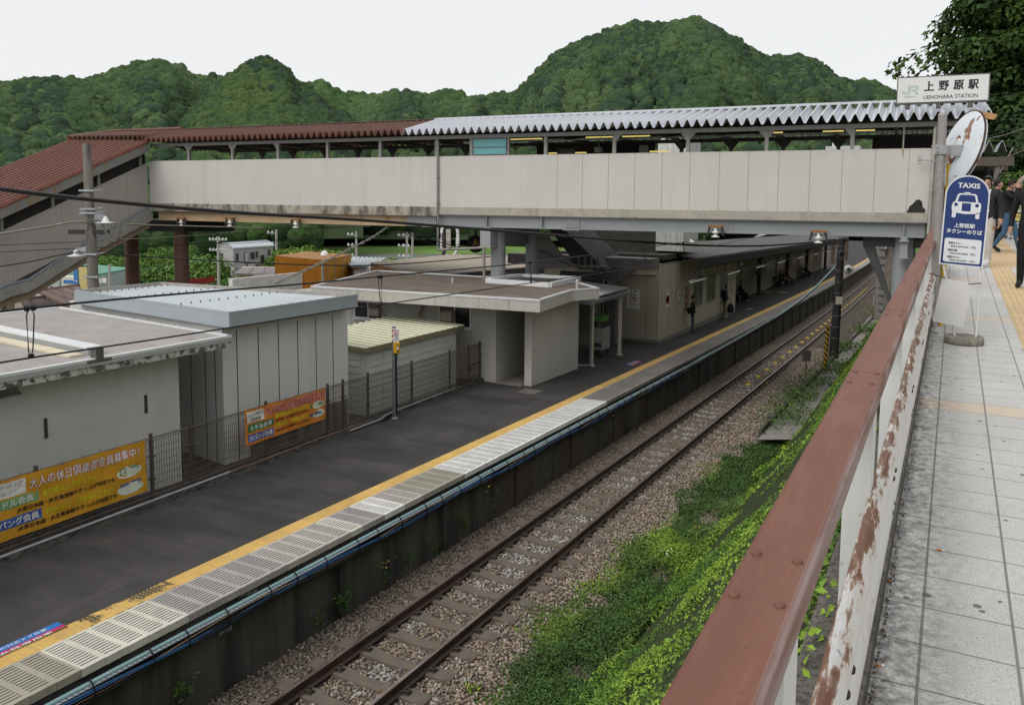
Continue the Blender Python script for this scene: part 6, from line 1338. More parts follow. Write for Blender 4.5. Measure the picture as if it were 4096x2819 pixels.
p = onz(3222, 1520, -1.35, GT); mb = MB(); mb.cyl(p, p+UZ*1.25, .022, n=8); q = p+UZ*1.0; mb.obox(q, ER*.17, EF*.006, UZ*.22); tag(mb.build('track_sign', plain('greyed sign', (.16, .15, .14), .6)), 'small greyed plate on a thin stake at the edge of the ballast', 'sign')
# cable bundle hung along the platform edge
cbd = thing('cable_bundle', 'bundle of pale blue, black and blue cables strapped along the platform edge', 'cable', (-1.5, 4, -.5))
ysb = [-1+.5*i for i in range(58)]
XB, ZB_ = -1.475, -.235
def bpth(dx, dz, wx, wz, ph, fr): return [Vector((XB+dx+wx*sin(y*fr+ph), y, zt(y, ZB_+dz+wz*sin(y*fr*1.0+ph*1.3)))) for y in ysb]
def lift(P):       # beyond y=26 the bundle rises away from the edge to the black pole
    Q = P[:]; e = Q[-1]; tgt = ttop.lerp(tb_, (1030-955)/497)-EF*.3
    return Q+[e+Vector((.1, 2.0, .05)), e.lerp(tgt, .55)-UZ*.55, e.lerp(tgt, .8)-UZ*.45, tgt]
m = Mat('pale cyan conduit', (.30, .46, .48), .5).var((2, 1, 2), .12); cy_m = m.out()
m = Mat('spiral white strand', (.42, .46, .50), .5); X = m.xyz(); w = m.math('FRACT', m.math('MULTIPLY', m.math('ADD', X[1], m.math('MULTIPLY', X[2], 2)), 16)); m.mix(m.math('LESS_THAN', w, .4), (.16, .17, .20), .85); sp_m = m.out()
blc = plain('blue cable', (.04, .13, .30), .5); tnc = plain('tan cable', (.32, .24, .16), .6); bkc = plain('black cable sheath', (.018, .018, .02), .55)
for nm, dx, dz, wx, wz, ph, fr, r, mt in (('conduit', 0, .055, .004, .004, 0, .8, .027, cy_m), ('messenger_strand', .035, .028, .004, .004, .2, .8, .016, sp_m), ('black_cable', .0, -.07, .012, .02, 1, 1.5, .034, bkc), ('black_cable', -.02, -.01, .01, .012, 2.5, 1.4, .030, bkc), ('blue_cable', .034, -.045, .014, .045, 0.3, 1.55, .0115, blc), ('blue_cable', .036, -.075, .014, .045, .1, 1.55, .010, blc), ('tan_cable', .034, -.04, .012, .05, 2.2, 1.5, .010, tnc), ('black_cable', .015, -.115, .012, .03, 3.2, 1.3, .026, bkc)):
    mb = MB(); mb.tube(spl(lift(bpth(dx, dz, wx, wz, ph, fr)), 2), r, 8); mb.build(nm, mt, cbd)
for y in [2.2+.62*i+(.12 if i % 3 == 0 else 0) for i in range(45)]:
    if y > 27: break
    mb = MB(); c = Vector((XB+.0, y, zt(y, ZB_-.03))); n = 12
    mb.tube([c+Vector((.062*cos(2*pi*i/n), -.02*sin(2*pi*i/n), .125*sin(2*pi*i/n))) for i in range(n+1)], .0085, 5, cap=False); mb.build('strap', bkc, cbd)
# cable arm on the bridge corner
mb = MB(); a = bp(*[onb(3672, 640, -.3)[0], -.3, onb(3672, 640, -.3)[1]]); b = bp(onb(3745, 645, -.1)[0], -.1, onb(3745, 645, -.1)[1]); mb.bar(a, b, .03)
for dz in (-.1, -.03, .05, .1): mb.tube([a+UZ*dz, a+UZ*dz+ER*.1], .012, 5)
tag(mb.build('wall_hook', zinc), 'small metal hook arm on the bridge wall beside the drain pipe', 'hook')
# =================================================================== TOWN BEHIND, UNDER THE BRIDGE
def hbox(mb, a, b, c, z0, z1, mi=0):     # parallelogram plan: corner a, along a->b, depth vector c
    return mb.hexa([Vector((a.x, a.y, z0)), Vector((b.x, b.y, z0)), Vector((b.x, b.y, z0))+c, Vector((a.x, a.y, z0))+c, Vector((a.x, a.y, z1)), Vector((b.x, b.y, z1)), Vector((b.x, b.y, z1))+c, Vector((a.x, a.y, z1))+c], mi)
wg = plain('pale grey cladding', (.40, .385, .385), .8, amt=.06, scale=.5); dkw = plain('dark window', (.05, .06, .065), .2); fr_ = plain('window rim', (.12, .11, .10), .5)
gh = thing('grey_house', 'pale grey three storey house with an arched metal roof beyond the station', 'house', atd(980, 1110, 150))
D1 = 150
L0 = atd(880, 1140, D1-4); M0 = atd(936, 1140, D1-8); R0h = atd(1094, 1140, D1+2); zr = atd(936, 992, D1-8).z; zb = L0.z-3
dl = (L0-M0); dl.z = 0; dr = (R0h-M0); dr.z = 0
mb = MB(); p = [M0, M0+dr, M0+dr+dl, M0+dl]; mb.hexa([Vector((q.x, q.y, zb)) for q in p]+[Vector((q.x, q.y, zr)) for q in p]); mb.build('wall', wg, gh)
mb = MB(); n = 8; A = [M0+dl*(1.06*i/n-.03)+UZ*(zr-M0.z+1.9*sin(pi*(.18+.64*i/n))-.95) for i in range(n+1)]; mb.grid([[a-dr*.01 for a in A], [a+dr*1.03 for a in A]], 0, True, (0, 0, -.25)); mb.prism([Vector((q.x, q.y, zr-.1)) for q in (M0, M0+dl)]+[a-UZ*.2 for a in A[::-1]], dr, 1); mb.build('roof', [plain('arched metal roof', (.50, .54, .57), .4, .3), wg], gh)
def hwin(fu, fv, w, h, face, white=False):
    mb = MB(); 
    if face: d = dr.normalized(); o = M0+dr*fu; nn = -dl.normalized()
    else: d = dl.normalized(); o = M0+dl*fu; nn = -dr.normalized()
    H = zr-atd(936, 1140, D1-8).z; c = Vector((o.x, o.y, zr-fv*H))+nn*.06
    mb.obox(c, d*w/2, nn*.08, UZ*h/2, 0); w_ = mb.build('window', fr_, gh); mb = MB(); mb.obox(c+nn*.09, d*(w/2-.12), nn*.02, UZ*(h/2-.12), 0); mb.build('pane', plain('pale pane', (.5, .5, .5), .3) if white else dkw, w_)
for fu, fv, w, h, s, wt in ((.09, .25, .7, 1.4, 1, 0), (.31, .28, 1.0, 2.0, 1, 1), (.47, .24, 1.1, 1.3, 1, 0), (.58, .22, .6, 1.2, 1, 0), (.72, .36, 1.0, 1.5, 1, 0), (.90, .2, .6, 1.3, 1, 0), (.43, .60, 2.2, 2.0, 1, 1), (.58, .60, .7, 1.3, 1, 0), (.91, .58, .7, 1.3, 1, 0), (.72, .72, 1.1, 1.3, 1, 0), (.85, .3, 1.6, 1.8, 0, 0), (.62, .66, 1.0, 2.0, 0, 0), (.28, .66, .6, 1.6, 0, 0)): hwin(fu, fv, w, h, s, wt)
# brown ribbed roofs in front of the grey house
br1 = plain('brown ribbed roof', (.20, .165, .175), .5, amt=.1)
def roof_house(lab, TLp, TRp, BRp, BLp, D0, D1_, wallc=(.38, .33, .27), ribs=10, rm=None):
    a, b, c, d = atd(*TLp, D1_), atd(*TRp, D1_), atd(*BRp, D0), atd(*BLp, D0); t = thing('house', lab, 'house', Vector((d.x, d.y, d.z-4)))
    mb = MB(); mb.grid([[d.lerp(c, i/6) for i in range(7)], [a.lerp(b, i/6) for i in range(7)]], 0, False, (0, 0, -.15))
    for i in range(ribs+1): mb.bar(d.lerp(c, i/ribs)+UZ*.04, a.lerp(b, i/ribs)+UZ*.04, .09)
    mb.build('roof', rm or br1, t); ac = (a-d); ac.z = 0
    mb = MB(); q = [d+ac*.1, c+ac*.1, c+ac*1.2, d+ac*1.2]; mb.hexa([Vector((p.x, p.y, d.z-5)) for p in q]+[Vector((p.x, p.y, d.z-.15)) for p in q]); mb.build('wall', plain('house wall', wallc, .8), t)
roof_house('house with a low mauve brown ribbed roof in front of the grey house', (965, 1070), (1110, 1070), (1110, 1098), (935, 1092), 96, 106, ribs=3)
roof_house('house with a steep dark ribbed roof left of the orange container', (1035, 1092), (1110, 1090), (1100, 1125), (985, 1125), 82, 88, ribs=6)
# orange clad block and the brown wall behind
oc = thing('orange_building', 'orange corrugated steel block with a rusty roof behind the toilet block', 'building', atd(1280, 1150, 62)-UZ*4)
m = Mat('orange corrugated', (.44, .20, .022), .6).var((1, 1, 1), .12).streak((.20, .09, .02), .6, .5, .7, 3, .4); X = m.xyz(); ogm = m.out()
a, b, c = atd(1100, 1046, 60), atd(1290, 1042, 56), atd(1405, 1037, 62); zo = b.z; zb = zo-5
mb = MB(); d = a+(c-b); mb.hexa([Vector((q.x, q.y, zb)) for q in (a, b, c, d)]+[Vector((q.x, q.y, zo)) for q in (a, b, c, d)])
for i in range(64):
    q = a.lerp(b, (i+.3)/64); e_ = (b-a)/64; nn = Vector((e_.y, -e_.x, 0)).normalized(); nn = nn if nn.dot(b-c) > 0 else -nn; mb.prism([Vector((q.x, q.y, zb)), Vector((q.x, q.y, zb))+e_*.25+nn*.05, Vector((q.x, q.y, zb))+e_*.5], UZ*(zo-zb), 0)
mb.build('wall', ogm, oc)
mb = MB(); q = [a-(b-a)*.01, b+(b-a)*.01, c, d]; mb.quad(*[Vector((p.x, p.y, zo+.03)) for p in q]); mb.build('roof', Mat('rusty top', (.32, .16, .06), .8).var(2, .3).out(), oc)
mb = MB()
for f in (.0, .42, .7): p = b.lerp(c, f); mb.cyl(Vector((p.x, p.y, zb)), Vector((p.x, p.y, zo)), .09 if f == 0 else .03, n=8)
p = b.lerp(c, .55); mb.box(Vector((p.x-.6, p.y-.6, zo-2.9)), Vector((p.x+.3, p.y-.1, zo-2.1))); mb.build('fittings', plain('grey fittings', (.28, .27, .25), .5), oc)
mb = MB(); a = atd(1145, 1022, 66); b = atd(1250, 1018, 66); c = atd(1392, 1012, 70); mb.prism([Vector((q.x, q.y, a.z-4)) for q in (a, b, c, c+Vector((0, .4, 0)), b+Vector((0, .4, 0)), a+Vector((0, .4, 0)))], UZ*4.0, 0); tag(mb.build('garden_wall', plain('brown rendered wall', (.26, .205, .165), .9)), 'plain brown wall rising just behind the orange corrugated block', 'wall')
mb = MB(); p = atd(1298, 1026, 61); mb.lathe(p, [(.25, -.3), (.3, 0), (.25, .3), (.1, .45)], 12); tag(mb.build('roof_ventilator', plain('white vent', (.75, .75, .75), .4)), 'round white ventilator on the orange block roof', 'ventilator')
cs = thing('corrugated_shed', 'small white walled shed with a pale corrugated roof right of the orange block', 'shed', atd(1450, 1110, 60)-UZ*2)
A = [atd(*q) for q in ((1355, 1028, 70), (1545, 1033, 70), (1465, 1066, 58), (1408, 1066, 58))]
mb = MB(); n = 22; r0 = []; r1 = []
for i in range(n+1): z = UZ*(.12 if i % 2 else 0); r0.append(A[3].lerp(A[2], i/n)+z); r1.append(A[0].lerp(A[1], i/n)+z)
mb.grid([r0, r1], 0, False, (0, 0, -.05)); mb.build('roof', plain('pale corrugated', (.44, .48, .49), .5, .2), cs)
mb = MB(); q = [A[3]+Vector((0, .6, 0)), A[2]+Vector((0, .6, 0)), A[1]*.9+A[2]*.1, A[0]*.9+A[3]*.1]; mb.hexa([Vector((p.x, p.y, A[3].z-5)) for p in q]+[Vector((p.x, p.y, A[3].z-.1)) for p in q]); mb.build('wall', plain('white shed wall', (.50, .49, .49), .8), cs)
# tan canopy of the other platform
tc_ = thing('tan_canopy', 'tan corrugated canopy roof with a rusty front edge behind the toilet block', 'canopy', Vector((-14, 40, -1)))
m = Mat('tan canopy roof', (.34, .285, .225), .7).var((1, .4, 1), .12).stain((.6, .4, 1), (.32, .15, .06), .62, .75, .6).stain(14, (.12, .10, .08), .62, .7, .5); tanm = m.out()
F0, F1, F2 = atd(1482, 1052, 36), atd(1678, 1106, 29.5), atd(1980, 1070, 33); B0, B1 = atd(1800, 1018, 60), atd(2300, 985, 62)
mb = MB(); n = 18
mb.grid([[F0.lerp(F1, i/n)+UZ*(.06*(i % 2)) for i in range(n+1)], [B0.lerp(atd(2420, 1040, 52), i/n)+UZ*(.06*(i % 2)) for i in range(n+1)]], 0, False, (0, 0, -.06)); mb.build('roof', tanm, tc_)
rem = Mat('rusty fascia', (.36, .15, .055), .7).var(2, .3).stain(3, (.48, .40, .33), .55, .65, .8).out()
mb = MB(); e_ = (F1-F0); mb.prism([F0-UZ*.0, F1-UZ*.0, F1-UZ*.34, F0-UZ*.40], Vector((.05, .1, 0)), 0); mb.build('fascia', rem, tc_)
mb = MB(); P_ = atd(2420, 1040, 52); mb.prism([F1, P_, P_-UZ*.5, F1-UZ*.34], Vector((-.1, .05, 0)), 0); mb.build('dark_side', dk, tc_)
mb = MB()
for f in (.05, .35, .7): p = F1.lerp(P_, f)+Vector((-1.5, .6, -.3)); mb.cyl(p, p-UZ*4, .09, n=8)
mb.build('post', dk, tc_)
mb = MB(); a = atd(1718, 1120, 48); b = atd(1890, 1095, 50); mb.box((a.x, a.y, a.z-2), (b.x, b.y+2, b.z+.4)); tag(mb.build('brown_kiosk', plain('brown kiosk', (.20, .155, .115), .7)), 'dull brown box shaped kiosk under the tan canopy edge', 'kiosk')
# shop with blue sign, tiled house roofs, cars on the left
shp = thing('shop', 'pale shop with a green roof edge and a long blue sign', 'shop', atd(300, 1140, 110)-UZ*1)
a, b = atd(160, 1150, 112), atd(372, 1160, 104); zt_s = atd(262, 1095, 108).z; c = Vector((-6, 10, 0))
mb = MB(); hbox(mb, a, b, c, a.z-3, zt_s); mb.build('wall', plain('shop wall', (.40, .43, .42), .7), shp)
mb = MB(); hbox(mb, a+UZ*0, b, c*1.0, zt_s, zt_s+.25); mb.build('roof', plain('green roof', (.12, .30, .22), .6), shp)
mb = MB(); p, q = atd(240, 1120, 103), atd(372, 1117, 101.5); z0, z1 = atd(262, 1132, 103).z, atd(262, 1122, 103).z; e_ = (q-p); e_.z = 0; mb.prism([Vector((p.x, p.y, z0-.7)), Vector((q.x, q.y, z0-.7)), Vector((q.x, q.y, z1+.5)), Vector((p.x, p.y, z1+.5))], Vector((-1, 1.5, 0)), 0); mb.build('canopy', plain('cream band', (.6, .58, .5), .6), shp)
mb = MB(); nn = Vector((e_.y, -e_.x, 0)).normalized(); nn = nn if nn.y < 0 else -nn; o = Vector((p.x, p.y, z0-.0))+nn*.08+e_*.12; mb.quad(o, o+e_*.88, o+e_*.88+UZ*(z1-z0+.1), o+UZ*(z1-z0+.1), mi=0); mb.text('山梨信用金庫', o+nn*.03+e_*.32+UZ*.25, e_.normalized(), UZ, 5.2, .7, .03, 1); mb.build('blue_sign', [plain('blue sign', (.03, .16, .52), .5), whi], shp)
mb = MB(); p = atd(340, 1097, 70); q = atd(340, 1160, 70); mb.cyl(Vector((p.x, p.y, q.z-3)), p, .1, n=8); mb.obox(p-UZ*.4, ER*.55, EF*.1, UZ*1.15, 1); mb.obox(p-UZ*.4-EF*.105, ER*.48, EF*.004, UZ*1.05, 2); tag(mb.build('street_sign', [joint, blk, plain('yellow sign', (.62, .50, .22), .5)]), 'upright yellow shop sign on a black pole left of the concrete pole', 'sign')
mb = MB(); p = atd(312, 1098, 90); mb.obox(p, ER*.45, EF*.08, UZ*.7); mb.cyl(p, p-UZ*5, .08, n=6); tag(mb.build('street_sign', plain('small blue sign', (.06, .20, .45), .5)), 'small blue hanging sign above the shop roof', 'sign')
m = Mat('brown roof tiles', (.13, .085, .075), .75).var(2, .2); X = m.xyz(); bt = m.N.new('ShaderNodeTexBrick'); bt.inputs['Scale'].default_value = 1; bt.inputs['Brick Width'].default_value = .34; bt.inputs['Row Height'].default_value = .16; bt.inputs['Mortar Size'].default_value = .02
bt.inputs['Color1'].default_value = (.19, .13, .11, 1); bt.inputs['Color2'].default_value = (.12, .078, .068, 1); bt.inputs['Mortar'].default_value = (.055, .04, .035, 1)
cxx = m.N.new('ShaderNodeCombineXYZ'); m.L.new(m.math('ADD', X[1], m.math('MULTIPLY', X[0], .5)), cxx.inputs[0]); m.L.new(m.math('MULTIPLY', X[2], 1.9), cxx.inputs[1]); m.L.new(cxx.outputs[0], bt.inputs['Vector']); m.mix(1.0, bt.outputs['Color'], .9); tile_m = m.out()
def tiled(lab, TLp, TRp, BRp, BLp, D0, D1_):
    a, b, c, d = atd(*TLp, D1_), atd(*TRp, D1_), atd(*BRp, D0), atd(*BLp, D0); t = thing('tiled_house', lab, 'house', Vector((d.x, d.y, d.z-3)))
    mb = MB(); mb.grid([[d, c], [a, b]], 0, False, (0, 0, -.14)); mb.build('roof', tile_m, t)
    mb = MB(); mb.bar(a+UZ*.02, d+UZ*.02, .14); mb.bar(a+UZ*.03, b+UZ*.03, .14); mb.build('roof_edge', plain('roof edge brown', (.16, .10, .085), .6), t)
    bk = (a-d); bk.z = 0; mb = MB(); q = [d+bk*.1, c+bk*.1, c+bk*1.5, d+bk*1.5]; mb.hexa([Vector((p.x, p.y, d.z-5)) for p in q]+[Vector((p.x, p.y, min(d.z, c.z)-.2)) for p in q]); mb.build('wall', plain('tiled house wall', (.36, .32, .27), .8), t)
tiled('house with a brown tiled roof right behind the blue fascia roof corner', (152, 1164), (318, 1142), (390, 1250), (330, 1252), 36, 44)
tiled('lower brown tiled roof beside the white building roof', (85, 1202), (180, 1190), (300, 1262), (160, 1268), 30, 35)
def car(name, lab, p, col, ang, L=4.2):
    t = thing(name, lab, 'car', p); fwd = Vector((cos(ang), sin(ang), 0)); sd = Vector((-sin(ang), cos(ang), 0)); w = .85
    pr = [(-L/2, .35), (-L/2, .85), (-L/2+.15, 1.0), (-L/2+.55, 1.52), (.35, 1.52), (1.0, 1.02), (L/2-.1, .85), (L/2, .6), (L/2, .3)]
    mb = MB(); mb.prism([p-sd*w+fwd*x+UZ*z for x, z in pr], sd*(2*w), 0); mb.build('body', plain('car paint', col, .25, amt=.04, spec=.6), t)
    mb = MB()
    for s in (-1, 1): mb.prism([p+sd*(s*(w+.005))+fwd*x+UZ*z for x, z in ((-L/2+.35, 1.02), (-L/2+.7, 1.44), (.3, 1.44), (.8, 1.04))], sd*(s*.01), 0)
    mb.prism([p-sd*.7+fwd*x+UZ*z for x, z in ((-L/2+.19, 1.04), (-L/2+.53, 1.47), (-L/2+.51, 1.50), (-L/2+.16, 1.06))], sd*1.4, 0); mb.prism([p-sd*.7+fwd*x+UZ*z for x, z in ((.42, 1.48), (.97, 1.04), (1.0, 1.07), (.44, 1.51))], sd*1.4, 0); mb.build('window', dkw, t)
    for x in (-L/2+.8, L/2-.8):
        for s in (-1, 1): mb = MB(); mb.lathe(p+fwd*x+sd*(s*(w-.12))+UZ*.32, [(.1, -.02), (.32, 0), (.32, .2), (.1, .22)], 16, 0, sd*s); mb.build('wheel', joint, t)
def gnd(u, v, D): p = atd(u, v, D); return p
c1 = gnd(440, 1152, 120); c2 = gnd(395, 1152, 118); c3 = gnd(180, 1160, 108)
mb = MB(); zc = c1.z-.02; hbox(mb, atd(90, 1160, 96), atd(560, 1160, 110), Vector((-14, 34, 0)), zc-4, zc); struct(mb.build('car_park', plain('car park asphalt', (.14, .14, .14), .9)))
for c in (c1, c2, c3): c.z = zc
car('parked_car', 'white parked car beside the grey concrete pole', c1, (.72, .73, .74), 2.6); car('parked_car', 'dark red parked car half hidden by the concrete pole', c2, (.16, .012, .02), 2.2); car('parked_car', 'silver parked car just under the stair beam', c3, (.35, .36, .38), 2.4)
mb = MB(); a, b = atd(610, 1133, 58), atd(838, 1108, 62); e_ = b-a; mb.prism([a, b, b-UZ*.45, a-UZ*.45], Vector((-.1, .6, 0)), 0); tag(mb.build('red_roof_edge', plain('dull red trim', (.24, .03, .03), .6)), 'long dull red roof edge behind the blue grey parapet', 'roof edge')
mb = MB(); a = atd(930, 1128, 27); b = atd(1195, 1138, 30); mb.box((a.x, a.y, 1.0), (b.x, b.y, a.z+.1)); tag(mb.build('flat_white_roof', plain('white slab', (.62, .60, .57), .7)), 'small white flat roof slab behind the parapet of the panel building', 'roof')
# utility poles in the valley
ups = plain('utility pole concrete', (.36, .345, .33), .85)
def upole(u, v0, v1, D, lab, arms=2, full=False):
    p = atd(u, v1, D); q = atd(u, v0, D); t = thing('utility_pole', lab, 'utility pole', p, 'utility poles in the valley'); mb = MB(); mb.cyl(Vector((p.x, p.y, min(p.z, ground_z(p.x, p.y)))), q, .16*D/100+.06, .10*D/100+.04, 10); mb.build('shaft', ups, t)
    mb = MB()
    for k in range(arms): c = q-UZ*(.5+1.3*k)*D/100; mb.bar(c-ER*1.1*D/100, c+ER*(1.1 if full else .2)*D/100, .10*D/100)
    mb.build('cross_arm', plain('arm grey', (.32, .33, .34), .5), t)
    mb = MB()
    for k in range(arms):
        c = q-UZ*(.5+1.3*k)*D/100
        for f in ((-1, -.6, -.2, .2, .6, 1) if full else (-1, -.5)): mb.lathe(c+ER*f*D/100, [(.09*D/100, 0), (.16*D/100, .08*D/100), (.08*D/100, .3*D/100)], 8)
    mb.build('insulator', porc, t)
upole(872, 945, 1125, 78, 'utility pole with white insulators at the left corner of the grey house', 2, True); upole(1105, 918, 1050, 170, 'utility pole standing just right of the grey house', 4); upole(1425, 925, 1030, 190, 'utility pole with stacked arms above the pale corrugated roof', 4)
upole(1628, 928, 1030, 190, 'left one of two close utility poles by the river', 3); upole(1650, 930, 1050, 150, 'right taller one of two close utility poles by the river', 3); upole(437, 1058, 1152, 100, 'thin grey pole behind the white parked car', 0); upole(1827, 950, 1045, 120, 'slim pale pole beside the oval white mirror', 0)
upole(238, 1075, 1150, 90, 'thin grey pole in front of the pale shop', 0)
# oval sign frame and round signal plate seen under the bridge
ov = thing('oval_mirror', 'tall white oval frame on a dark post seen under the grey girder', 'mirror', atd(1775, 1030, 60)); c = atd(1799, 957, 60)
mb = MB(); n = 24; mb.tube([c+ER*(.62*cos(2*pi*i/n))*(1 if abs(sin(2*pi*i/n)) < .8 else .9)+UZ*(1.35*np.sign(sin(2*pi*i/n))*abs(sin(2*pi*i/n))**.7) for i in range(n+1)], .12, 6); mb.build('frame', plain('white frame', (.72, .73, .73), .4), ov)
mb = MB(); mb.obox(c-ER*.1, ER*.16, EF*.1, UZ*.75); mb.build('lamp_box', plain('beige box', (.5, .46, .4), .6), ov); mb = MB(); p = atd(1775, 1030, 60); mb.cyl(p-UZ*2, atd(1776, 915, 60), .16, n=8); mb.build('post', joint, ov)
rs = atd(1903, 976, 34); mb = MB(); mb.lathe(rs, [(.37, -.04), (.37, .04)], 24, 0, -EF); mb.prism([rs-EF*.05+ER*.22-UZ*.14, rs-EF*.05-ER*.22-UZ*.14, rs-EF*.05+UZ*.24], -EF*.02, 1); mb.cyl(rs, rs+UZ*1.2, .05, n=6); tag(mb.build('round_signal', [blk, plain('amber plate', (.30, .15, .03), .5)]), 'round black signal plate with an amber triangle under the girder', 'signal')
# boats/riverside bits: white van under canopy
vn = atd(1905, 1100, 52); mb = MB(); mb.box((vn.x-.6, vn.y, vn.z-1.2), (vn.x+3.6, vn.y+1.7, vn.z+.25), 0); mb.box((vn.x-.61, vn.y-.01, vn.z-.5), (vn.x+3.61, vn.y+1.71, vn.z-.1), 1); tag(mb.build('delivery_van', [plain('van white', (.68, .69, .68), .4), plain('van green', (.05, .24, .12), .4)]), 'white van with a green side band glimpsed under the tan canopy', 'van')
# shelter at the far right and the notice fence
shr = thing('shelter', 'shaded shelter with a zigzag metal roof and brown posts at the right edge', 'shelter', (8.6, 30, zw(30)))
SY = 30.5; a = ony(3895, 585, SY); b = ony(4035, 570, SY); n = 7; prof = []
for i in range(n):
    x = a.x-1.6+(b.x-a.x+1.6)*i/n; w = (b.x-a.x+1.6)/n; prof += [(x, b.z-.28), (x+w*.12, b.z-.28), (x+w*.44, b.z+.06), (x+w*.56, b.z+.06), (x+w*.9, b.z-.28)]
mb = MB(); mb.grid([[(x, SY, z) for x, z in prof], [(x, SY+4, z+.1) for x, z in prof]], 0, False, (0, 0, -.02)); mb.build('roof', slv, shr)
mb = MB(); mb.box((a.x-1.6, SY+.15, b.z-.75), (b.x+.2, SY+.4, b.z-.45)); mb.box((a.x-1.6, SY+3.6, b.z-.75), (b.x+.2, SY+3.9, b.z-.3)); mb.build('beam', plain('shelter beam', (.14, .115, .095), .7), shr)
pb_ = plain('grey brown post', (.24, .21, .19), .7)
for u in (3985, 3945):
    p = ony(u, 760, SY+.3 if u == 3985 else SY+3); mb = MB(); mb.cyl(Vector((p.x, p.y, zw(p.y))), Vector((p.x, p.y, b.z-.45)), .11, n=12); mb.build('post', pb_ if u == 3985 else joint, shr)
mb = MB(); mb.bar(ony(4052, 590, SY+.2), ony(4000, 690, SY+.2), .05); mb.build('brace', pb_, shr)
mb = MB(); mb.box((a.x-3, SY+4.2, zw(30)), (b.x+.2, SY+4.4, b.z-.3)); mb.build('back_wall', plain('shelter gloom', (.04, .04, .036), .9), shr)  # dark sheet added for the shadow at the back of the shelter
nf = thing('notice_fence', 'wire fence hung with white printed notices at the right picture edge', 'fence', (8.9, 26, zw(26))); NY = 26.5
a = ony(4034, 762, NY); b = ony(4180, 762, NY); z1 = a.z; z0 = zw(NY, .15)
mb = MB()
for i in range(16): x = a.x+.15*i; mb.tube([(x, NY, z0), (x, NY, z1)], .01, 4)
for i in range(10): z = z0+(z1-z0)*i/9; mb.tube([(a.x, NY, z), (a.x+2.3, NY, z)], .01, 4)
mb.build('mesh_panel', plain('white fence wire', (.55, .55, .52), .6), nf)
cols = [whi, plain('notice cream', (.62, .58, .40), .6), plain('notice pale blue', (.42, .52, .58), .6), plain('notice yellow', (.62, .52, .18), .6), ink, bn_g, bn_b]
rn = random.Random(11); X2 = Vector((1, 0, 0))
def notice(x, z, w, h, mi, txt, tm):
    mb = MB(); mb.box((x, NY-.03, z), (x+w, NY-.02, z+h), mi)
    rows = max(1, int(h/.14))
    for r in range(rows): mb.text(txt[r % len(txt)], Vector((x+.03, NY-.034, z+h-.11-(h-.06)/rows*r)), X2, UZ, w-.06, .075, .02, tm)
    mb.build('notice', cols, nf)
for i in range(7): notice(a.x+.03+.17*i, z1-.62, .155, .58, (0, 1, 0, 2, 0, 3, 1)[i], ['安', '全', '駅', '前'], (4, 5, 4, 6, 4, 4, 5)[i])
for i in range(3): notice(a.x+.05+.42*i, z1-.86, .4, .2, (3, 0, 1)[i], ['お知らせ'], 4)
notice(a.x+.05, z1-1.5, .55, .6, 2, ['駐車場案内', '上野原市', '利用時間'], 4); notice(a.x+.65, z1-1.5, .5, .6, 0, ['ご案内', '上野原駅前', '地図'], 4)
mb = MB(); ar = [ony(4062, 770, NY+.3), ony(4075, 735, NY+.3), ony(4096, 712, NY+.3), ony(4130, 700, NY+.3)]; mb.tube(spl(ar), .07, 8); tag(mb.build('arch_pipe', plain('beige arch', (.48, .40, .33), .6)), 'curved beige pipe arch above the notice fence', 'arch')
mb = MB(); mb.tube(spl([ony(3920, 560, 30), ony(4020, 540, 31), ony(4120, 505, 32)]), .012, 5); tag(mb.build('overhead_wire', wire_g), 'thin pale wire crossing the dark tree above the shelter', 'wire')
mb = MB(); mb.tube(spl([ony(4040, 625, 30), ony(4070, 612, 31), ony(4120, 590, 32)]), .012, 5); tag(mb.build('overhead_wire', wire_g), 'thin pale wire beside the shelter roof corner', 'wire')
# =================================================================== HILLS, WOODS, PLANTS
_bm = bmesh.new(); bmesh.ops.create_icosphere(_bm, subdivisions=3, radius=1.0); SPV = np.array([v.co[:] for v in _bm.verts]); SPF = np.array([[v.index for v in f.verts] for f in _bm.faces]); _bm.free()
_bm = bmesh.new(); bmesh.ops.create_icosphere(_bm, subdivisions=2, radius=1.0); SQV = np.array([v.co[:] for v in _bm.verts]); SQF = np.array([[v.index for v in f.verts] for f in _bm.faces]); _bm.free()
def lumpy(Vs, seed, k=26, amp=.34):
    r = np.random.default_rng(seed); d = r.normal(0, 1, (k, 3)); d /= np.linalg.norm(d, axis=1)[:, None]
    b = np.exp(-((1-Vs@d.T)*9)).max(1); s = 1+amp*(b-.45)+r.normal(0, .05, len(Vs)); return Vs*s[:, None]
CROWN = [lumpy(SPV, 40+i) for i in range(6)]; CROWNQ = [lumpy(SQV, 60+i) for i in range(6)]
m = Mat('woodland foliage', (1, 1, 1), .95, 0, .1).attr('tint')
m.stain(.55, (.022, .042, .02), .46, .62, .6, 5).stain(1.1, (.10, .155, .05), .57, .72, .35, 4); wood_m = m.bump(.8, 1.0, 1.2, 5).out()
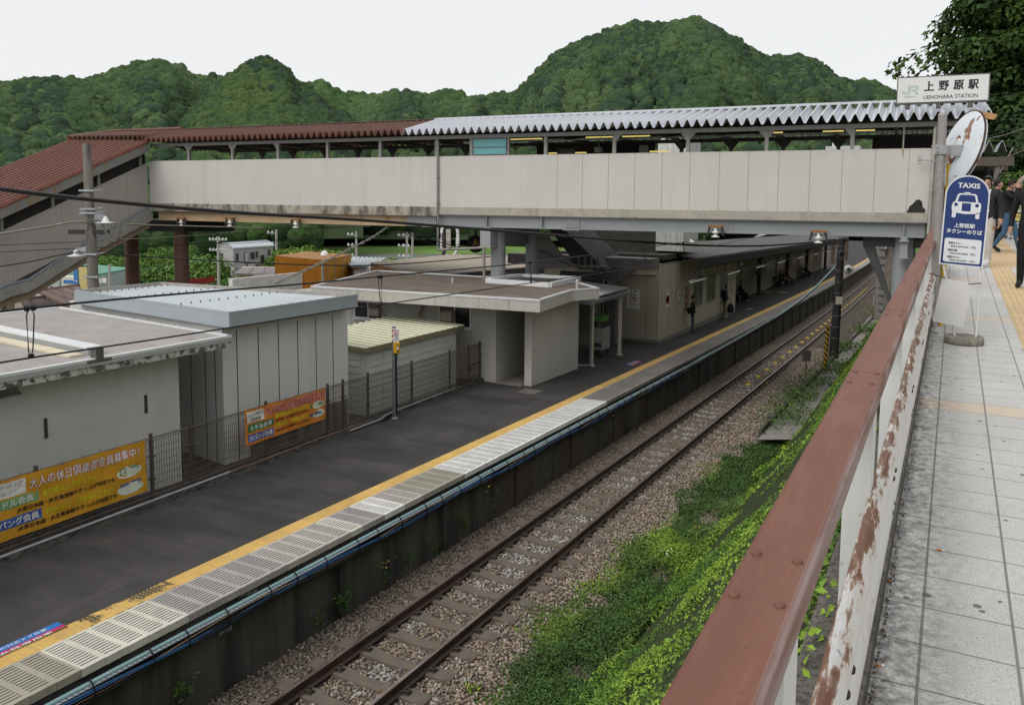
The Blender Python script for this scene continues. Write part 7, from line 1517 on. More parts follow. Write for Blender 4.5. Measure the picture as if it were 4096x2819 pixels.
def forest(name, label, P, R, tint, seed, lod=0):
    r = np.random.default_rng(seed); base, FFc = (CROWN, SPF) if lod == 0 else (CROWNQ, SQF); n = len(P); nv = len(base[0])
    idx = r.integers(0, 6, n); a = r.uniform(0, 2*pi, n); Vs = np.stack(base)[idx]
    c, s = np.cos(a)[:, None], np.sin(a)[:, None]; x = Vs[..., 0]*c-Vs[..., 1]*s; y = Vs[..., 0]*s+Vs[..., 1]*c
    Vs = np.stack([x, y, Vs[..., 2]*r.uniform(.85, 1.25, n)[:, None]], -1)*R[:, None, None]+P[:, None]
    F = (np.arange(n)[:, None, None]*nv+FFc[None]).reshape(-1, 3)
    return tag(npmesh(name, Vs.reshape(-1, 3), F, wood_m, np.repeat(tint, nv, 0), True), label, 'forest', kind='stuff')
def hill(name, crest, D, Dn, zbase, seed, dens, rad_, cols, label, gully=16, lod=0, dark=.5, freq=26):
    """crest: outline (u, v) of the ridge at distance D; the slope falls toward the viewer down to distance Dn"""
    pts = []
    for u, v in crest:
        d = ray(u, v); h = math.hypot(d.x, d.y); pts.append((math.atan2(d.x, d.y), d.z/h))
    th = np.array([p[0] for p in pts]); tn = np.array([p[1] for p in pts]); o = np.argsort(th); th, tn = th[o], tn[o]
    na, nr = 150, 46
    A = np.linspace(th[0], th[-1], na); T = np.interp(A, th, tn)
    def height(a, t):
        crestz = CAM.z+D*np.interp(a, th, tn)-rad_*.8
        g = (fbm(a*freq, t*1.6, seed, 4)-.5)*2; rib = np.abs(fbm(a*freq*.8+t*1.2, t*.8+3, seed+5, 3)-.5)*2
        tt = np.clip(t, 0, 1); up = zbase+(crestz-zbase)*(tt**.82)+gully*(g*.9-rib*.7)*np.clip(4*tt*(1-tt), 0, 1)*np.clip((crestz-zbase)/90, .15, 1)
        return np.where(t > 1, crestz-(t-1)*(crestz-zbase)*1.3, up)
    tt = np.linspace(0, 1.45, nr); AA, TT = np.meshgrid(A, tt, indexing='ij')
    RR = Dn+(D-Dn)*TT; X = CAM.x+np.sin(AA)*RR; Y = np.cos(AA)*RR; Z = height(AA, TT)
    i, j = np.meshgrid(np.arange(na-1), np.arange(nr-1), indexing='ij'); q = (i*nr+j).ravel(); F = np.stack([q, q+nr, q+nr+1, q+1], 1)
    m = plain(name+' soil', (.03, .05, .018), .95); struct(npmesh(name, np.stack([X, Y, Z], -1).reshape(-1, 3), F, m, None, True))
    r = np.random.default_rng(seed); width = (th[-1]-th[0]); n = int(dens)
    a = r.uniform(th[0], th[-1], n); t = np.sqrt(r.uniform(0, 1, n))*1.04; rr = Dn+(D-Dn)*t
    R = rad_*r.uniform(.6, 1.3, n); P = np.stack([CAM.x+np.sin(a)*rr, np.cos(a)*rr, height(a, t)+R*.35], -1)
    tone = fbm(a*freq*1.4, t*5, seed+20, 3)[:, None]; con = (fbm(a*freq*.9+7, t*3.5, seed+30, 3) > dark)[:, None]
    c0, c1, c2 = [np.array(c) for c in cols]; k = np.clip((tone-.3)*1.8+r.normal(0, .3, (n, 1)), 0, 1)
    tint = c0*(1-k)+c1*k; tint = np.where(con & (r.random((n, 1)) < .55), c2*r.uniform(.8, 1.2, (n, 1)), tint)
    return forest('forest', label, P, R, tint, seed, lod)
S = 4096/2319
def sc(l): return [(u*S, v*S) for u, v in l]
G0, G1, G2 = (.056, .100, .042), (.100, .155, .062), (.042, .074, .044)
hill('hill', sc([(-260, 205), (-100, 200), (0, 196), (100, 190), (190, 190), (240, 181), (290, 158), (350, 146), (400, 156), (440, 181), (500, 186), (540, 176), (575, 200), (640, 250), (700, 300)]), 520, 330, -8, 3, 9000, 3.7, (G0, G1, G2), 'dense green woods on the left twin-humped hill')
hill('hill', sc([(380, 320), (440, 262), (500, 205), (545, 166), (565, 148), (600, 137), (635, 158), (665, 186), (700, 212), (760, 252), (820, 300)]), 430, 290, -7, 11, 4800, 3.2, (G0, (.085, .135, .042), G2), 'green woods on the pointed hill in the middle left')
hill('hill', sc([(620, 215), (690, 193), (730, 192), (770, 212), (830, 221), (900, 226), (960, 236), (985, 211), (1010, 206), (1035, 211), (1060, 230), (1100, 225), (1180, 218), (1300, 240)]), 1250, 900, -5, 23, 3600, 7.5, ((.05, .10, .035), (.09, .15, .05), (.035, .075, .045)), 'bluish woods on the far low hills', lod=1)
hill('hill', sc([(740, 300), (800, 252), (850, 222), (900, 212), (940, 213), (970, 222), (1010, 236), (1060, 262)]), 760, 520, -7, 31, 2200, 4.6, (G0, G1, G2), 'green woods on the low middle hill', lod=1)
hill('hill', sc([(1020, 262), (1060, 232), (1100, 222), (1165, 219), (1195, 193), (1225, 162), (1265, 124), (1310, 103), (1400, 70), (1440, 56), (1475, 60), (1510, 58), (1570, 49), (1605, 62), (1660, 95), (1700, 122), (1730, 136), (1775, 135), (1815, 131), (1850, 149), (1890, 180), (1930, 196), (1960, 188), (1995, 200), (2030, 220), (2100, 250), (2200, 270), (2350, 270)]), 640, 380, -6, 47, 12500, 4.3, (G0, G1, G2), 'dense green woods on the big rounded hill behind the silver roof', gully=30)
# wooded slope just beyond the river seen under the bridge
hill('wooded_slope', sc([(-300, 420), (100, 420), (400, 440), (520, 455), (700, 452), (900, 450), (1050, 455), (1200, 462), (1400, 470), (1600, 475)]), 470, 352, -10, 53, 2600, 4.4, ((.03, .06, .02), (.07, .12, .03), (.02, .04, .018)), 'dark woods on the slope beyond the river, seen under the bridge', lod=1)

leaf_m = Mat('leaf green', (1, 1, 1), .7, 0, .25).attr('tint').out()
bark = plain('bark', (.07, .055, .042), .95, amt=.3)
def crown_leaves(c, R, n, size, c0, c1, seed, nb=46, flat_=.55):
    r = np.random.default_rng(seed); d = r.normal(0, 1, (nb, 3)); d /= np.linalg.norm(d, axis=1)[:, None]; d[:, 2] = np.abs(d[:, 2])*.95-.25
    cc = np.array(c)+d*np.array(R)*r.uniform(.45, .95, (nb, 1)); br_ = np.array(R).mean()*r.uniform(.26, .46, nb)
    k = r.integers(0, nb, n); q = r.normal(0, 1, (n, 3)); q /= np.linalg.norm(q, axis=1)[:, None]; q *= r.uniform(.55, 1.0, (n, 1))**.5
    P = cc[k]+q*br_[k][:, None]*np.array([1, 1, flat_]); N = q*np.array([1, 1, 1.3])+np.array([0, 0, .7])
    w = r.uniform(0, 1, nb)[k][:, None]*.6+r.uniform(0, .4, (n, 1)); t = np.array(c0)*(1-w)+np.array(c1)*w
    return leaves(P, N, size, t, .6, .45)
def tree(name, label, base, H, R, n, size, c0, c1, seed, trunk=.18, group=None, nb=46, flat_=.55):
    base = Vector(base); t = thing(name, label, 'tree', base, group); top = base+UZ*(H-R[2])
    mb = MB(); mb.tube([base-UZ*.5, base.lerp(top, .5)+Vector((.1*R[0]*.3, 0, 0)), top], [trunk, trunk*.75, trunk*.4], 10)
    rr = random.Random(seed)
    for i in range(7): a = 2*pi*i/7+rr.random(); q = base.lerp(top, .45+.08*i); mb.tube([q, q+Vector((cos(a)*R[0]*.35, sin(a)*R[1]*.35, R[2]*.3)), q+Vector((cos(a)*R[0]*.7, sin(a)*R[1]*.7, R[2]*.55))], [trunk*.4, trunk*.25, trunk*.1], 6)
    mb.build('trunk', bark, t); V, F, T = crown_leaves(top, R, n, size, c0, c1, seed, nb, flat_); npmesh('crown', V, F, leaf_m, T, False, parent=t); return t
# the big dark tree on the right
t = tree('big_tree', 'big dark green tree towering over the right edge beyond the station sign', (13.0, 45, 6.5), 12.6, (7.4, 6.0, 5.8), 70000, .17, (.016, .040, .010), (.085, .15, .026), 5, .45, None, 150, .38)
V1, F1_, T1 = crown_leaves((12.2, 44, 10.0), (6.2, 4.0, 4.4), 45000, .16, (.012, .032, .009), (.065, .12, .022), 6, 110, .38); npmesh('lower_crown', V1, F1_, leaf_m, T1, parent=t)
tree('tree', 'dim green tree filling the gap behind the shelter roof', (10.2, 37, 5.2), 4.4, (2.8, 2.2, 2.4), 22000, .10, (.008, .022, .007), (.045, .085, .018), 18, .2, None, 60, .5)
tree('tree', 'dark understorey tree in the shade right of the shelter', (11.6, 38, 5.4), 5.6, (2.9, 2.5, 2.6), 16000, .11, (.008, .022, .007), (.04, .08, .018), 8, .2, None, 50, .5)
for i, (u, v, y, r_, c0, c1, lab) in enumerate(((3985, 770, 33, .8, (.03, .08, .015), (.13, .23, .04), 'bright bush behind the walking people at the shelter'), (4075, 745, 29, .75, (.04, .09, .02), (.15, .25, .05), 'bright bush above the notice fence'), (4070, 905, 27.5, .7, (.02, .05, .012), (.08, .14, .03), 'dark bush below the notices on the fence'), (4030, 690, 36, 1.2, (.015, .04, .012), (.06, .12, .03), 'dim bush under the big tree'))):
    c = ony(u, v, y); V, F, T = crown_leaves(c, (r_, r_, r_*.8), 3600, .055, c0, c1, 80+i, 24, .7); tag(npmesh('bush', V, F, leaf_m, T), lab, 'bush')
# trees under the left half of the bridge
for i, (u, v, D, w, h, k) in enumerate(((480, 1085, 128, 7, 5.0, 0), (620, 1085, 120, 7, 6.0, 0), (760, 1040, 118, 5.5, 9.5, 0), (835, 1045, 112, 6, 9, 0), (560, 1040, 160, 9, 6, 0), (380, 1050, 165, 10, 6, 0), (1150, 1012, 150, 5.5, 6.5, 1), (1215, 1005, 155, 6, 6.5, 1), (1310, 1012, 160, 7, 5, 1), (1060, 1010, 175, 6, 7, 1), (1560, 1045, 90, 2, 2.5, 1), (1670, 1043, 95, 2, 2.2, 1), (300, 1075, 150, 9, 6, 0), (700, 1000, 190, 9, 7, 0))):
    c = atd(u, v, D); z0 = c.z-h
    tree('valley_tree', ('light green tree ', 'yellow green tree ')[k]+('left of the first brown column by the car park', 'between the two brown bridge columns', 'tall and round right of the second brown column', 'left of the utility pole with white insulators', 'on the far side behind the first brown column', 'behind the concrete pole foot', 'just right of the grey house', 'second one right of the grey house', 'above the brown garden wall', 'peeking over the grey house roof end', 'small, by the corrugated shed', 'small, by the two riverside poles', 'far left under the stair beam', 'in the gloom above the second brown column')[i], (c.x, c.y, z0), h*1.25, (w*.75, w*.75, h*.62), 4200 if w > 3 else 1400, .26 if w > 3 else .16, ((.045, .11, .02), (.07, .15, .022))[k], ((.16, .27, .05), (.24, .36, .06))[k], 100+i, .2, 'bright trees beyond the station', 34, .7)
# dark wood on the near bank, one mass
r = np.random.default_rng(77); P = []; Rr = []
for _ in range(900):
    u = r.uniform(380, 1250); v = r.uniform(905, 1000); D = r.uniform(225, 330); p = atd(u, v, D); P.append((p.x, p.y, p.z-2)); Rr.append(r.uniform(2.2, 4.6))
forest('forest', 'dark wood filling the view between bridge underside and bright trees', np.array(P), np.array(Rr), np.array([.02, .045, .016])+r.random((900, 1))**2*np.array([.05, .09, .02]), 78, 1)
# ---- weeds beside the track
def weeds(n, seed):
    r = np.random.default_rng(seed); y = 3.5+20*r.random(n)**1.25; x0 = np.interp(y, [3, 9, 11, 12, 14.4, 16, 18.2, 21.6, 24], [1.75, 1.55, 1.05, 1.10, 1.15, 1.2, 1.25, 1.4, 1.75])+(fbm(y*1.3, y*0, seed, 3)-.5)*.9
    x = x0+(2.85-x0)*r.random(n)**.8; den = fbm(x*1.7, y*1.2, 5, 3); edge = (x-x0)/.55
    keep = (r.random(n) < np.clip(edge, .12, 1)*np.clip((den-.26)*4, .05, 1)); x, y = x[keep], y[keep]
    h = .05+.42*np.clip(fbm(x*1.1+3, y*.8, 8, 3)-.32, 0, 1)*np.clip((x-1.2)/.8, .2, 1.3); z = np.interp(x, [1, 2.0, 3], [-1.33, -1.46, -1.46])+GT*y+h*r.random(len(x))**.6
    k = np.clip((fbm(x*.9+9, y*.55, 13, 3)-.45)*4, 0, 1)[:, None]*.9+r.uniform(-.1, .2, (len(x), 1)); k = np.clip(k, 0, 1)
    t = np.array([.050, .105, .028])*(1-k)+np.array([.20, .31, .04])*k; t *= r.uniform(.7, 1.3, (len(x), 1))
    return np.stack([x, y, z], -1), t
P, t_ = weeds(150000, 2); V, F, T = leaves(P, np.tile([0, 0, 1.0], (len(P), 1)), .021+.004*P[:, 1]/10, t_, .55, .55); lm2 = leaf_m
tag(npmesh('weeds', V, F, lm2, T), 'patchy green weeds creeping over the ballast edge', 'weeds', kind='stuff')
# bright ivy-like hedge down the bank below the railing
def hedge(n, seed):
    r = np.random.default_rng(seed); y = -1.5+58*r.random(n)**1.55; s = r.random(n); 
    zb = zt_np(y, -1.44); ztop = ZW0+GW*y-.02; x = 2.72+3.75*s+(fbm(y*1.1, s*3, seed, 3)-.5)*.55; z = zb+(ztop-zb)*np.clip(s, 0, 1)**1.35+r.random(n)*.22+(fbm(y*.9, s*4, seed+4, 3)-.5)*.35
    k = np.clip((fbm(y*.8, s*5, seed+9, 3)-.35)*2.6+r.uniform(-.25, .25, n), 0, 1)[:, None]; t = np.array([.075, .16, .025])*(1-k)+np.array([.26, .40, .045])*k
    return np.stack([x, y, z], -1), t*r.uniform(.65, 1.3, (n, 1))
def zt_np(y, z): return z+GT*y
P, t_ = hedge(230000, 3); V, F, T = leaves(P, np.tile([-.45, -.1, .8], (len(P), 1)), .019+.0055*np.clip(P[:, 1], 0, 60)/10, t_, .6, .5); tag(npmesh('ground_cover', V, F, leaf_m, T), 'bright yellow green creeper covering the bank below the railing', 'ground cover', kind='stuff')
# weed plants, each its own
def plant(label, p, h, n, size, c0, c1, seed, spread=.25, flower=None, name='weed_plant', upright=False):
    r = np.random.default_rng(seed); t = thing(name, label, 'plant', p, 'wild plants along the track'); mb = MB(); ns = 5 if not upright else 8; PP = []; NN = []
    for s in range(ns):
        a = 2*pi*s/ns+r.uniform(0, 1); tip = Vector(p)+Vector((cos(a)*spread*h, sin(a)*spread*h, h*r.uniform(.7, 1.05))); mb.tube([p, Vector(p).lerp(tip, .5)+UZ*.06*h, tip], .004, 4)
        for k in range(n//ns):
            f = r.uniform(.15, 1.0); q = Vector(p).lerp(tip, f); PP.append((q.x+r.normal(0, .035+.06*h*(1-f)), q.y+r.normal(0, .035+.06*h*(1-f)), q.z+r.normal(0, .03))); NN.append((r.normal(0, .5), r.normal(0, .5), 1))
    mb.build('stem', plain('stem green', (.06, .10, .03), .8), t); k = r.random((len(PP), 1)); tt = np.array(c0)*(1-k)+np.array(c1)*k
    V, F, T = leaves(np.array(PP), np.array(NN), size, tt, .35, .4); npmesh('foliage', V, F, leaf_m, T, parent=t)
    if flower is not None:
        V, F, T = leaves(np.array([(p[0]+r.normal(0, spread*h*.8), p[1]+r.normal(0, spread*h*.8), p[2]+h*r.uniform(.85, 1.15)) for _ in range(10)]), np.tile([0, 0, 1.0], (10, 1)), .016, np.tile(np.array(flower), (10, 1)), .9, .3); npmesh('flower', V, F, leaf_m, T, parent=t)
g0, g1 = (.03, .075, .018), (.085, .16, .03)
for i, (u, v, h, n, lab, fl) in enumerate(((720, 2800, .36, 60, 'leafy weed at the foot of the platform wall nearest the bottom edge', None), (1262, 2505, .26, 34, 'small leafy weed beside the concrete strip at the wall foot', None), (1352, 2445, .42, 110, 'big leafy weed growing at the platform wall foot', None), (1520, 2350, .46, 60, 'thin tall weed against the platform wall with a few yellow flowers', (.5, .4, .02)), (1612, 2262, .34, 90, 'spreading weed at the wall foot near the big leafy one', None), (1720, 2225, .5, 70, 'tall sparse weed between two wall ribs', None), (1838, 2120, .42, 150, 'dense fine leaved bush at the platform wall', None), (1936, 2075, .75, 90, 'tall weed with yellow flowers beside the dense bush at the wall', (.6, .45, .02)), (2165, 1915, .4, 70, 'weed by the brick section of the platform wall', None), (2395, 1775, .85, 130, 'tall weed with yellow flowers climbing the brick wall', (.6, .45, .02)), (2510, 1710, .8, 130, 'dark weed clump at the end of the brick wall', (.6, .45, .02)), (3195, 1262, .9, 60, 'weed hanging at the far wall left of the black pole', None))):
    p = onx(u, v, -1.60); p.z = max(p.z, zt(p.y, -1.42)); p.x = -1.50; plant(lab, p, h, n, .042 if i in (0, 1, 2) else .028, g0, g1, 300+i, .3, fl)
for i, (u, v, h, n, up, lab, fl, c0, c1) in enumerate(((2520, 2520, .55, 260, 1, 'upright feathery bright weed in front of the brown rail', None, (.07, .15, .025), (.16, .27, .05)), (2570, 2440, .50, 220, 1, 'second upright feathery weed left of the white flowers', None, (.06, .13, .025), (.14, .25, .05)), (2660, 2300, .45, 120, 0, 'weed with small white flowers beside the brown rail', (.75, .75, .68), (.06, .13, .02), (.17, .27, .04)), (2745, 2400, .3, 40, 0, 'small white flowered weed at the edge of the bright creeper', (.75, .75, .68), g0, g1), (2440, 2690, .25, 34, 0, 'pale broad leaved seedling among the dark weeds', None, (.16, .20, .06), (.26, .28, .09)), (2780, 2180, .4, 100, 0, 'weed dotted with yellow flowers next to the grass tuft', (.62, .48, .02), (.07, .14, .02), (.18, .29, .04)), (1890, 2790, .2, 50, 0, 'lone bright yellow green weed on the ballast at the bottom edge', None, (.14, .22, .02), (.28, .38, .03)))):
    p = onz(u, v, -1.42, GT); plant(lab, p, h, n, .030 if i < 4 else .036, c0, c1, 340+i, .25, fl, upright=bool(up))
for i, (u, v) in enumerate(((2890, 2160), (2960, 2060))):      # arching grass tufts
    p = onz(u, v, -1.40, GT); t = thing('grass_tuft', ('nearer', 'farther')[i]+' tuft of long arching grass half hidden by the brown rail', 'grass tuft', p, 'grass tufts by the railing'); mb = MB(); rr = random.Random(i)
    for k in range(110):
        a = rr.uniform(0, 2*pi); L = rr.uniform(.4, .95); h = rr.uniform(.35, .7); d = Vector((cos(a), sin(a), 0)); s = Vector((-sin(a), cos(a), 0))*.006
        c = [p+d*L*f+UZ*(h*(1.9*f-1.75*f*f)) for f in (0, .25, .5, .75, 1)]
        mb.grid([[q-s*(1-i_/5) for i_, q in enumerate(c)], [q+s*(1-i_/5) for i_, q in enumerate(c)]], 0)
    mb.build('blades', plain('grass blade', (.13, .20, .06), .6, amt=.3, scale=20), t)
for i, (x, y, n, h, s) in enumerate(((2.55, 25.2, 900, .5, .05), (2.4, 28.5, 700, .4, .05), (2.5, 31.5, 600, .4, .05), (2.7, 35.0, 700, .4, .055), (2.5, 41, 500, .4, .06), (2.8, 48, 500, .5, .07), (2.7, 57, 500, .6, .08))):
    r = np.random.default_rng(500+i); P = np.stack([x+r.normal(0, .42, n), y+r.normal(0, .8, n), zt_np(y, -1.05)+r.random(n)**1.5*h], -1); k = r.random((n, 1)); V, F, T = leaves(P, np.tile([0, 0, 1.0], (n, 1)), s, np.array(g0)*(1-k)+np.array([.13, .23, .04])*k, .5, .5)
    tag(npmesh('weed_clump', V, F, leaf_m, T), ('first', 'second', 'third', 'fourth', 'fifth', 'sixth', 'farthest')[i]+' weed clump from the near end of the low block wall', 'weeds', 'weed clumps on the concrete apron')
# litter on the walkway
for i, (u, v, a, lab) in enumerate(((3762, 2203, .2, 'orange tipped cigarette end lying on a paving joint'), (3560, 2331, -.9, 'cigarette end with a brown filter at the kerb'), (3518, 2665, .5, 'brown crushed cigarette end at the kerb near the bottom edge'), (3915, 1816, .4, 'white cigarette end on the paving'))):
    p = WY(u, v); d = Vector((cos(a), sin(a), 0))*.016; mb = MB(); mb.tube([p-d+UZ*.005, p+d*.3+UZ*.005], .004, 8, 0); mb.tube([p+d*.3+UZ*.005, p+d+UZ*.005], .004, 8, 1); tag(mb.build('cigarette_end', [plain('filter orange', (.55, .22, .06), .8) if i < 3 else whi, whi]), lab, 'litter', 'cigarette ends on the walkway')
r = np.random.default_rng(9); n = 420; y = 1.8+4.5*r.random(n)**1.6; P = np.stack([6.662+np.abs(r.normal(0, .012, n)), y, ZW0+GW*y+.004+.01*r.random(n)], -1)
V, F, T = leaves(P, np.tile([0, 0, 1.0], (n, 1)), .006, np.array([.07, .045, .03])*r.uniform(.5, 1.6, (n, 1)), .6, .5); tag(npmesh('leaf_litter', V, F, leaf_m, T), 'brown leaf crumbs gathered along the kerb', 'leaf litter', kind='stuff')
# =================================================================== PEOPLE
def M1(n, c, r=.8): return plain(n, c, r, amt=.12, scale=12)
SK = M1('skin', (.42, .25, .17), .6); HAIRB = M1('black hair', (.012, .011, .011), .6)
def person(label, loc, face, joints, cols, H=1.0, hair=None, extra=None, group=None, fingers=True, cap=None, coat=None, hair_mat=None):
    """one skinned body grown round a posed skeleton; joints override the standing pose; face is the heading (radians, 0 = +Y)"""
    J = dict(pel=(0, 0, .95), sp=(0, 0, 1.14), ch=(0, .01, 1.33), nk=(0, 0, 1.47), hd=(0, .015, 1.57), tp=(0, .01, 1.665), ns=(0, .115, 1.575),
             sl=(-.17, 0, 1.405), el=(-.22, -.03, 1.13), wl=(-.23, .05, .89), kl=(-.23, .07, .83), sr=(.17, 0, 1.405), er=(.22, -.03, 1.13), wr=(.23, .05, .89), kr=(.23, .07, .83),
             hl=(-.09, 0, .90), nl=(-.10, .02, .50), al=(-.10, -.02, .09), tl=(-.11, .16, .035), hr=(.09, 0, .90), nr=(.10, .02, .50), ar=(.10, -.02, .09), tr=(.11, .16, .035))
    J.update(joints); 
    Rd = dict(pel=(.155, .115), sp=(.14, .105), ch=(.165, .115), nk=(.055, .055), hd=(.078, .092), tp=(.066, .075), ns=(.018, .018), sl=(.068, .065), el=(.05, .05), wl=(.032, .03), kl=(.04, .02), hl=(.095, .095), nl=(.068, .068), al=(.048, .05), tl=(.042, .035))
    if coat: Rd.update(coat)
    for k in 'slewhknat': pass
    bones = [('pel', 'sp', 'torso'), ('sp', 'ch', 'torso'), ('ch', 'nk', 'neck'), ('nk', 'hd', 'head'), ('hd', 'tp', 'head'), ('hd', 'ns', 'head')]
    for s in 'lr': bones += [('ch', 's'+s, 'torso'), ('s'+s, 'e'+s, 'arm'), ('e'+s, 'w'+s, 'arm'), ('w'+s, 'k'+s, 'hand'), ('pel', 'h'+s, 'leg'), ('h'+s, 'n'+s, 'leg'), ('n'+s, 'a'+s, 'shin'), ('a'+s, 't'+s, 'foot')]
    names = list(J); pts = [Vector(J[k])*H for k in names]; rr = []
    for k in names:
        q = Rd.get(k) or Rd.get(k[0]+'l') or (.05, .05); rr.append((q[0]*H, q[1]*H))
    ed = [(names.index(a), names.index(b)) for a, b, _ in bones]; kind = [c for _, _, c in bones]
    if fingers:
        for s, sg in (('l', 1), ('r', -1)):
            w, k = pts[names.index('w'+s)], pts[names.index('k'+s)]; ki = names.index('k'+s); d = (k-w).normalized(); side = Vector((0, 1, 0)); side = (side-d*side.dot(d)).normalized(); inn = d.cross(side)*sg
            for f, (o, L) in enumerate(((.028, .075), (.010, .085), (-.009, .08), (-.027, .062))):
                a = k+side*o*H+d*.012*H; b = a+d*L*.55*H+inn*.008*H; c = b+d*L*.4*H+inn*.024*H; i0 = len(pts); pts += [a, b, c]; rr += [(.0105*H,)*2, (.0095*H,)*2, (.007*H,)*2]; ed += [(ki, i0), (i0, i0+1), (i0+1, i0+2)]; kind += ['hand']*3
            a = w.lerp(k, .45)+side*.035*H; b = a+side*.022*H+d*.03*H+inn*.01*H; c = b+d*.028*H+inn*.012*H; i0 = len(pts); pts += [a, b, c]; rr += [(.012*H,)*2, (.0105*H,)*2, (.008*H,)*2]; ed += [(names.index('w'+s), i0), (i0, i0+1), (i0+1, i0+2)]; kind += ['hand']*3
    me = bpy.data.meshes.new('p'); me.from_pydata([p[:] for p in pts], ed, []); o = bpy.data.objects.new('p', me); COL.objects.link(o)
    md = o.modifiers.new('s', 'SKIN'); md.use_smooth_shade = True; sv = me.skin_vertices[0].data
    for i, q in enumerate(rr): sv[i].radius = q
    sv[0].use_root = True; ss = o.modifiers.new('b', 'SUBSURF'); ss.levels = 2; ss.render_levels = 2
    dg = bpy.context.evaluated_depsgraph_get(); bmh = bpy.data.meshes.new_from_object(o.evaluated_get(dg)); bpy.data.objects.remove(o)
    keys = ['skin', 'top', 'bottom', 'shoe', 'inner']; bmh.materials.clear()
    for k in keys: bmh.materials.append(cols.get(k, SK))
    E0 = np.array([pts[a] for a, b in ed]); E1 = np.array([pts[b] for a, b in ed]); ev = E1-E0; el = (ev**2).sum(1)+1e-9
    hem = cols.get('hem', .93)*H; mi = []
    for p in bmh.polygons:
        c = np.array(p.center); tpar = np.clip(((c-E0)*ev).sum(1)/el, 0, 1); dd = np.linalg.norm(c-(E0+ev*tpar[:, None]), axis=1); kk = kind[int(dd.argmin())]
        if kk in ('head', 'hand'): m_ = 0
        elif kk == 'neck': m_ = 1 if c[2] < J['nk'][2]*H-.02 else 0
        elif kk == 'torso': m_ = 1
        elif kk == 'arm': m_ = 1 if not cols.get('bare') else 0
        elif kk == 'leg': m_ = 2
        elif kk == 'shin': m_ = 2 if c[2] > J['al'][2]*H+.02 or cols.get('seat') else 3
        else: m_ = 3
        if kk in ('torso', 'leg') and not cols.get('seat'): m_ = 1 if c[2] > hem else 2
        if cols.get('inner') and m_ == 1 and kk in ('torso', 'neck') and abs(c[0]) < .062*H and c[1] > .03: m_ = 4
        mi.append(m_)
    bmh.polygons.foreach_set('material_index', mi); bmh.polygons.foreach_set('use_smooth', [True]*len(mi))
    root = thing('person', label, 'person', loc, group); root.rotation_euler = (0, 0, -face)
    body = bpy.data.objects.new('body', bmh); COL.objects.link(body); body.parent = root; ORIG[body.name] = Vector(loc)
    def part(mb, nm, mt):
        ob = mb.build(nm, mt, None, (0, 0, 0)); ob.parent = root; return ob
    hd = Vector(J['hd'])*H; tp = Vector(J['tp'])*H; c = hd.lerp(tp, .45); fw = (Vector(J['ns'])*H-hd); fw = fw.normalized(); upv = (tp-hd).normalized(); fw = (fw-upv*fw.dot(upv)).normalized(); rt = fw.cross(upv)
    V = []; n1, n2 = 10, 18
    dn = -.35 if hair != 'long' else -.95
    mb = MB(); rows = []
    for i in range(n1+1):
        ph = pi/2-(pi/2+.75*(1 if hair != 'long' else 1.15))*i/n1; row = []
        for j in range(n2+1):
            t = 2*pi*j/n2; f = cos(t); lim = 1.0
            back = max(0, -f); p2 = ph if f < .25 else max(ph, .42+.25*f); q = fw*(f*.098*H*cos(p2))+rt*(sin(t)*.086*H*cos(p2))+upv*(.105*H*sin(p2)*1.02); row.append(c+q-fw*.008*H+upv*.004)
        rows.append(row)
    mb.grid(rows, 0, True); part(mb, 'hair', hair_mat or HAIRB)
    mb = MB()
    for s in (-1, 1): mb.lathe(hd+fw*.083*H+rt*(s*.032*H)+upv*.012*H, [(.009*H, -.004), (.008*H, .002), (.002*H, .005)], 8, 0, fw)
    part(mb, 'eye', plain('eye dark', (.02, .016, .014), .3))
    mb = MB()
    for s in (-1, 1): mb.lathe(hd+rt*(s*.078*H)+upv*.005*H, [(.020*H, 0), (.026*H, .008*H), (.012*H, .016*H)], 10, 0, rt*s)
    part(mb, 'ear', SK); mb = MB(); mb.obox(hd+fw*.088*H-upv*.042*H, rt*.022*H, fw*.004, upv*.004*H); part(mb, 'mouth', plain('lip', (.25, .10, .08), .6))
    if cap: mb = MB(); mb.lathe(c+upv*.03*H, [(.108*H, -.02), (.112*H, .0), (.10*H, .05*H), (.06*H, .085*H), (.01, .095*H)], 18, 0, upv); mb.grid([[c+upv*(.015*H)+fw*(.09*H)*cos(a)+rt*(.10*H)*sin(a) for a in [rad(-60+12*i) for i in range(11)]], [c+upv*(.0*H)+fw*(.19*H)*max(.5, cos(a))+rt*(.085*H)*sin(a) for a in [rad(-60+12*i) for i in range(11)]]], 0, True, (0, 0, .006)); part(mb, 'cap', cap)
    if extra: extra(root, part, H, J)
    return root
blkj = M1('black jacket', (.014, .014, .016)); jean = M1('faded jeans', (.055, .075, .11)); dshoe = M1('dark shoes', (.02, .02, .02)); khk = M1('khaki trousers', (.20, .155, .10)); wsh = M1('white shoes', (.55, .54, .53)); navyj = M1('navy hoodie', (.018, .02, .032)); greyh = M1('grey sweatshirt', (.30, .30, .30)); blz = M1('charcoal blazer', (.022, .023, .026)); bge = M1('beige trousers', (.47, .43, .38)); shirt = M1('striped white shirt', (.55, .60, .68)); bjean = M1('blue jeans', (.05, .10, .17)); blkc = M1('black clothes', (.010, .010, .011))
def hd_(dx, dy): return math.atan2(dx, dy)
def pocket(root, part, H, J):
    mb = MB(); mb.lathe(Vector((-.16, -.14, 1.0)), [(.03, -.14), (.10, -.12), (.13, 0), (.10, .12), (.03, .15)], 12); part(mb, 'hip_bag', blkc)
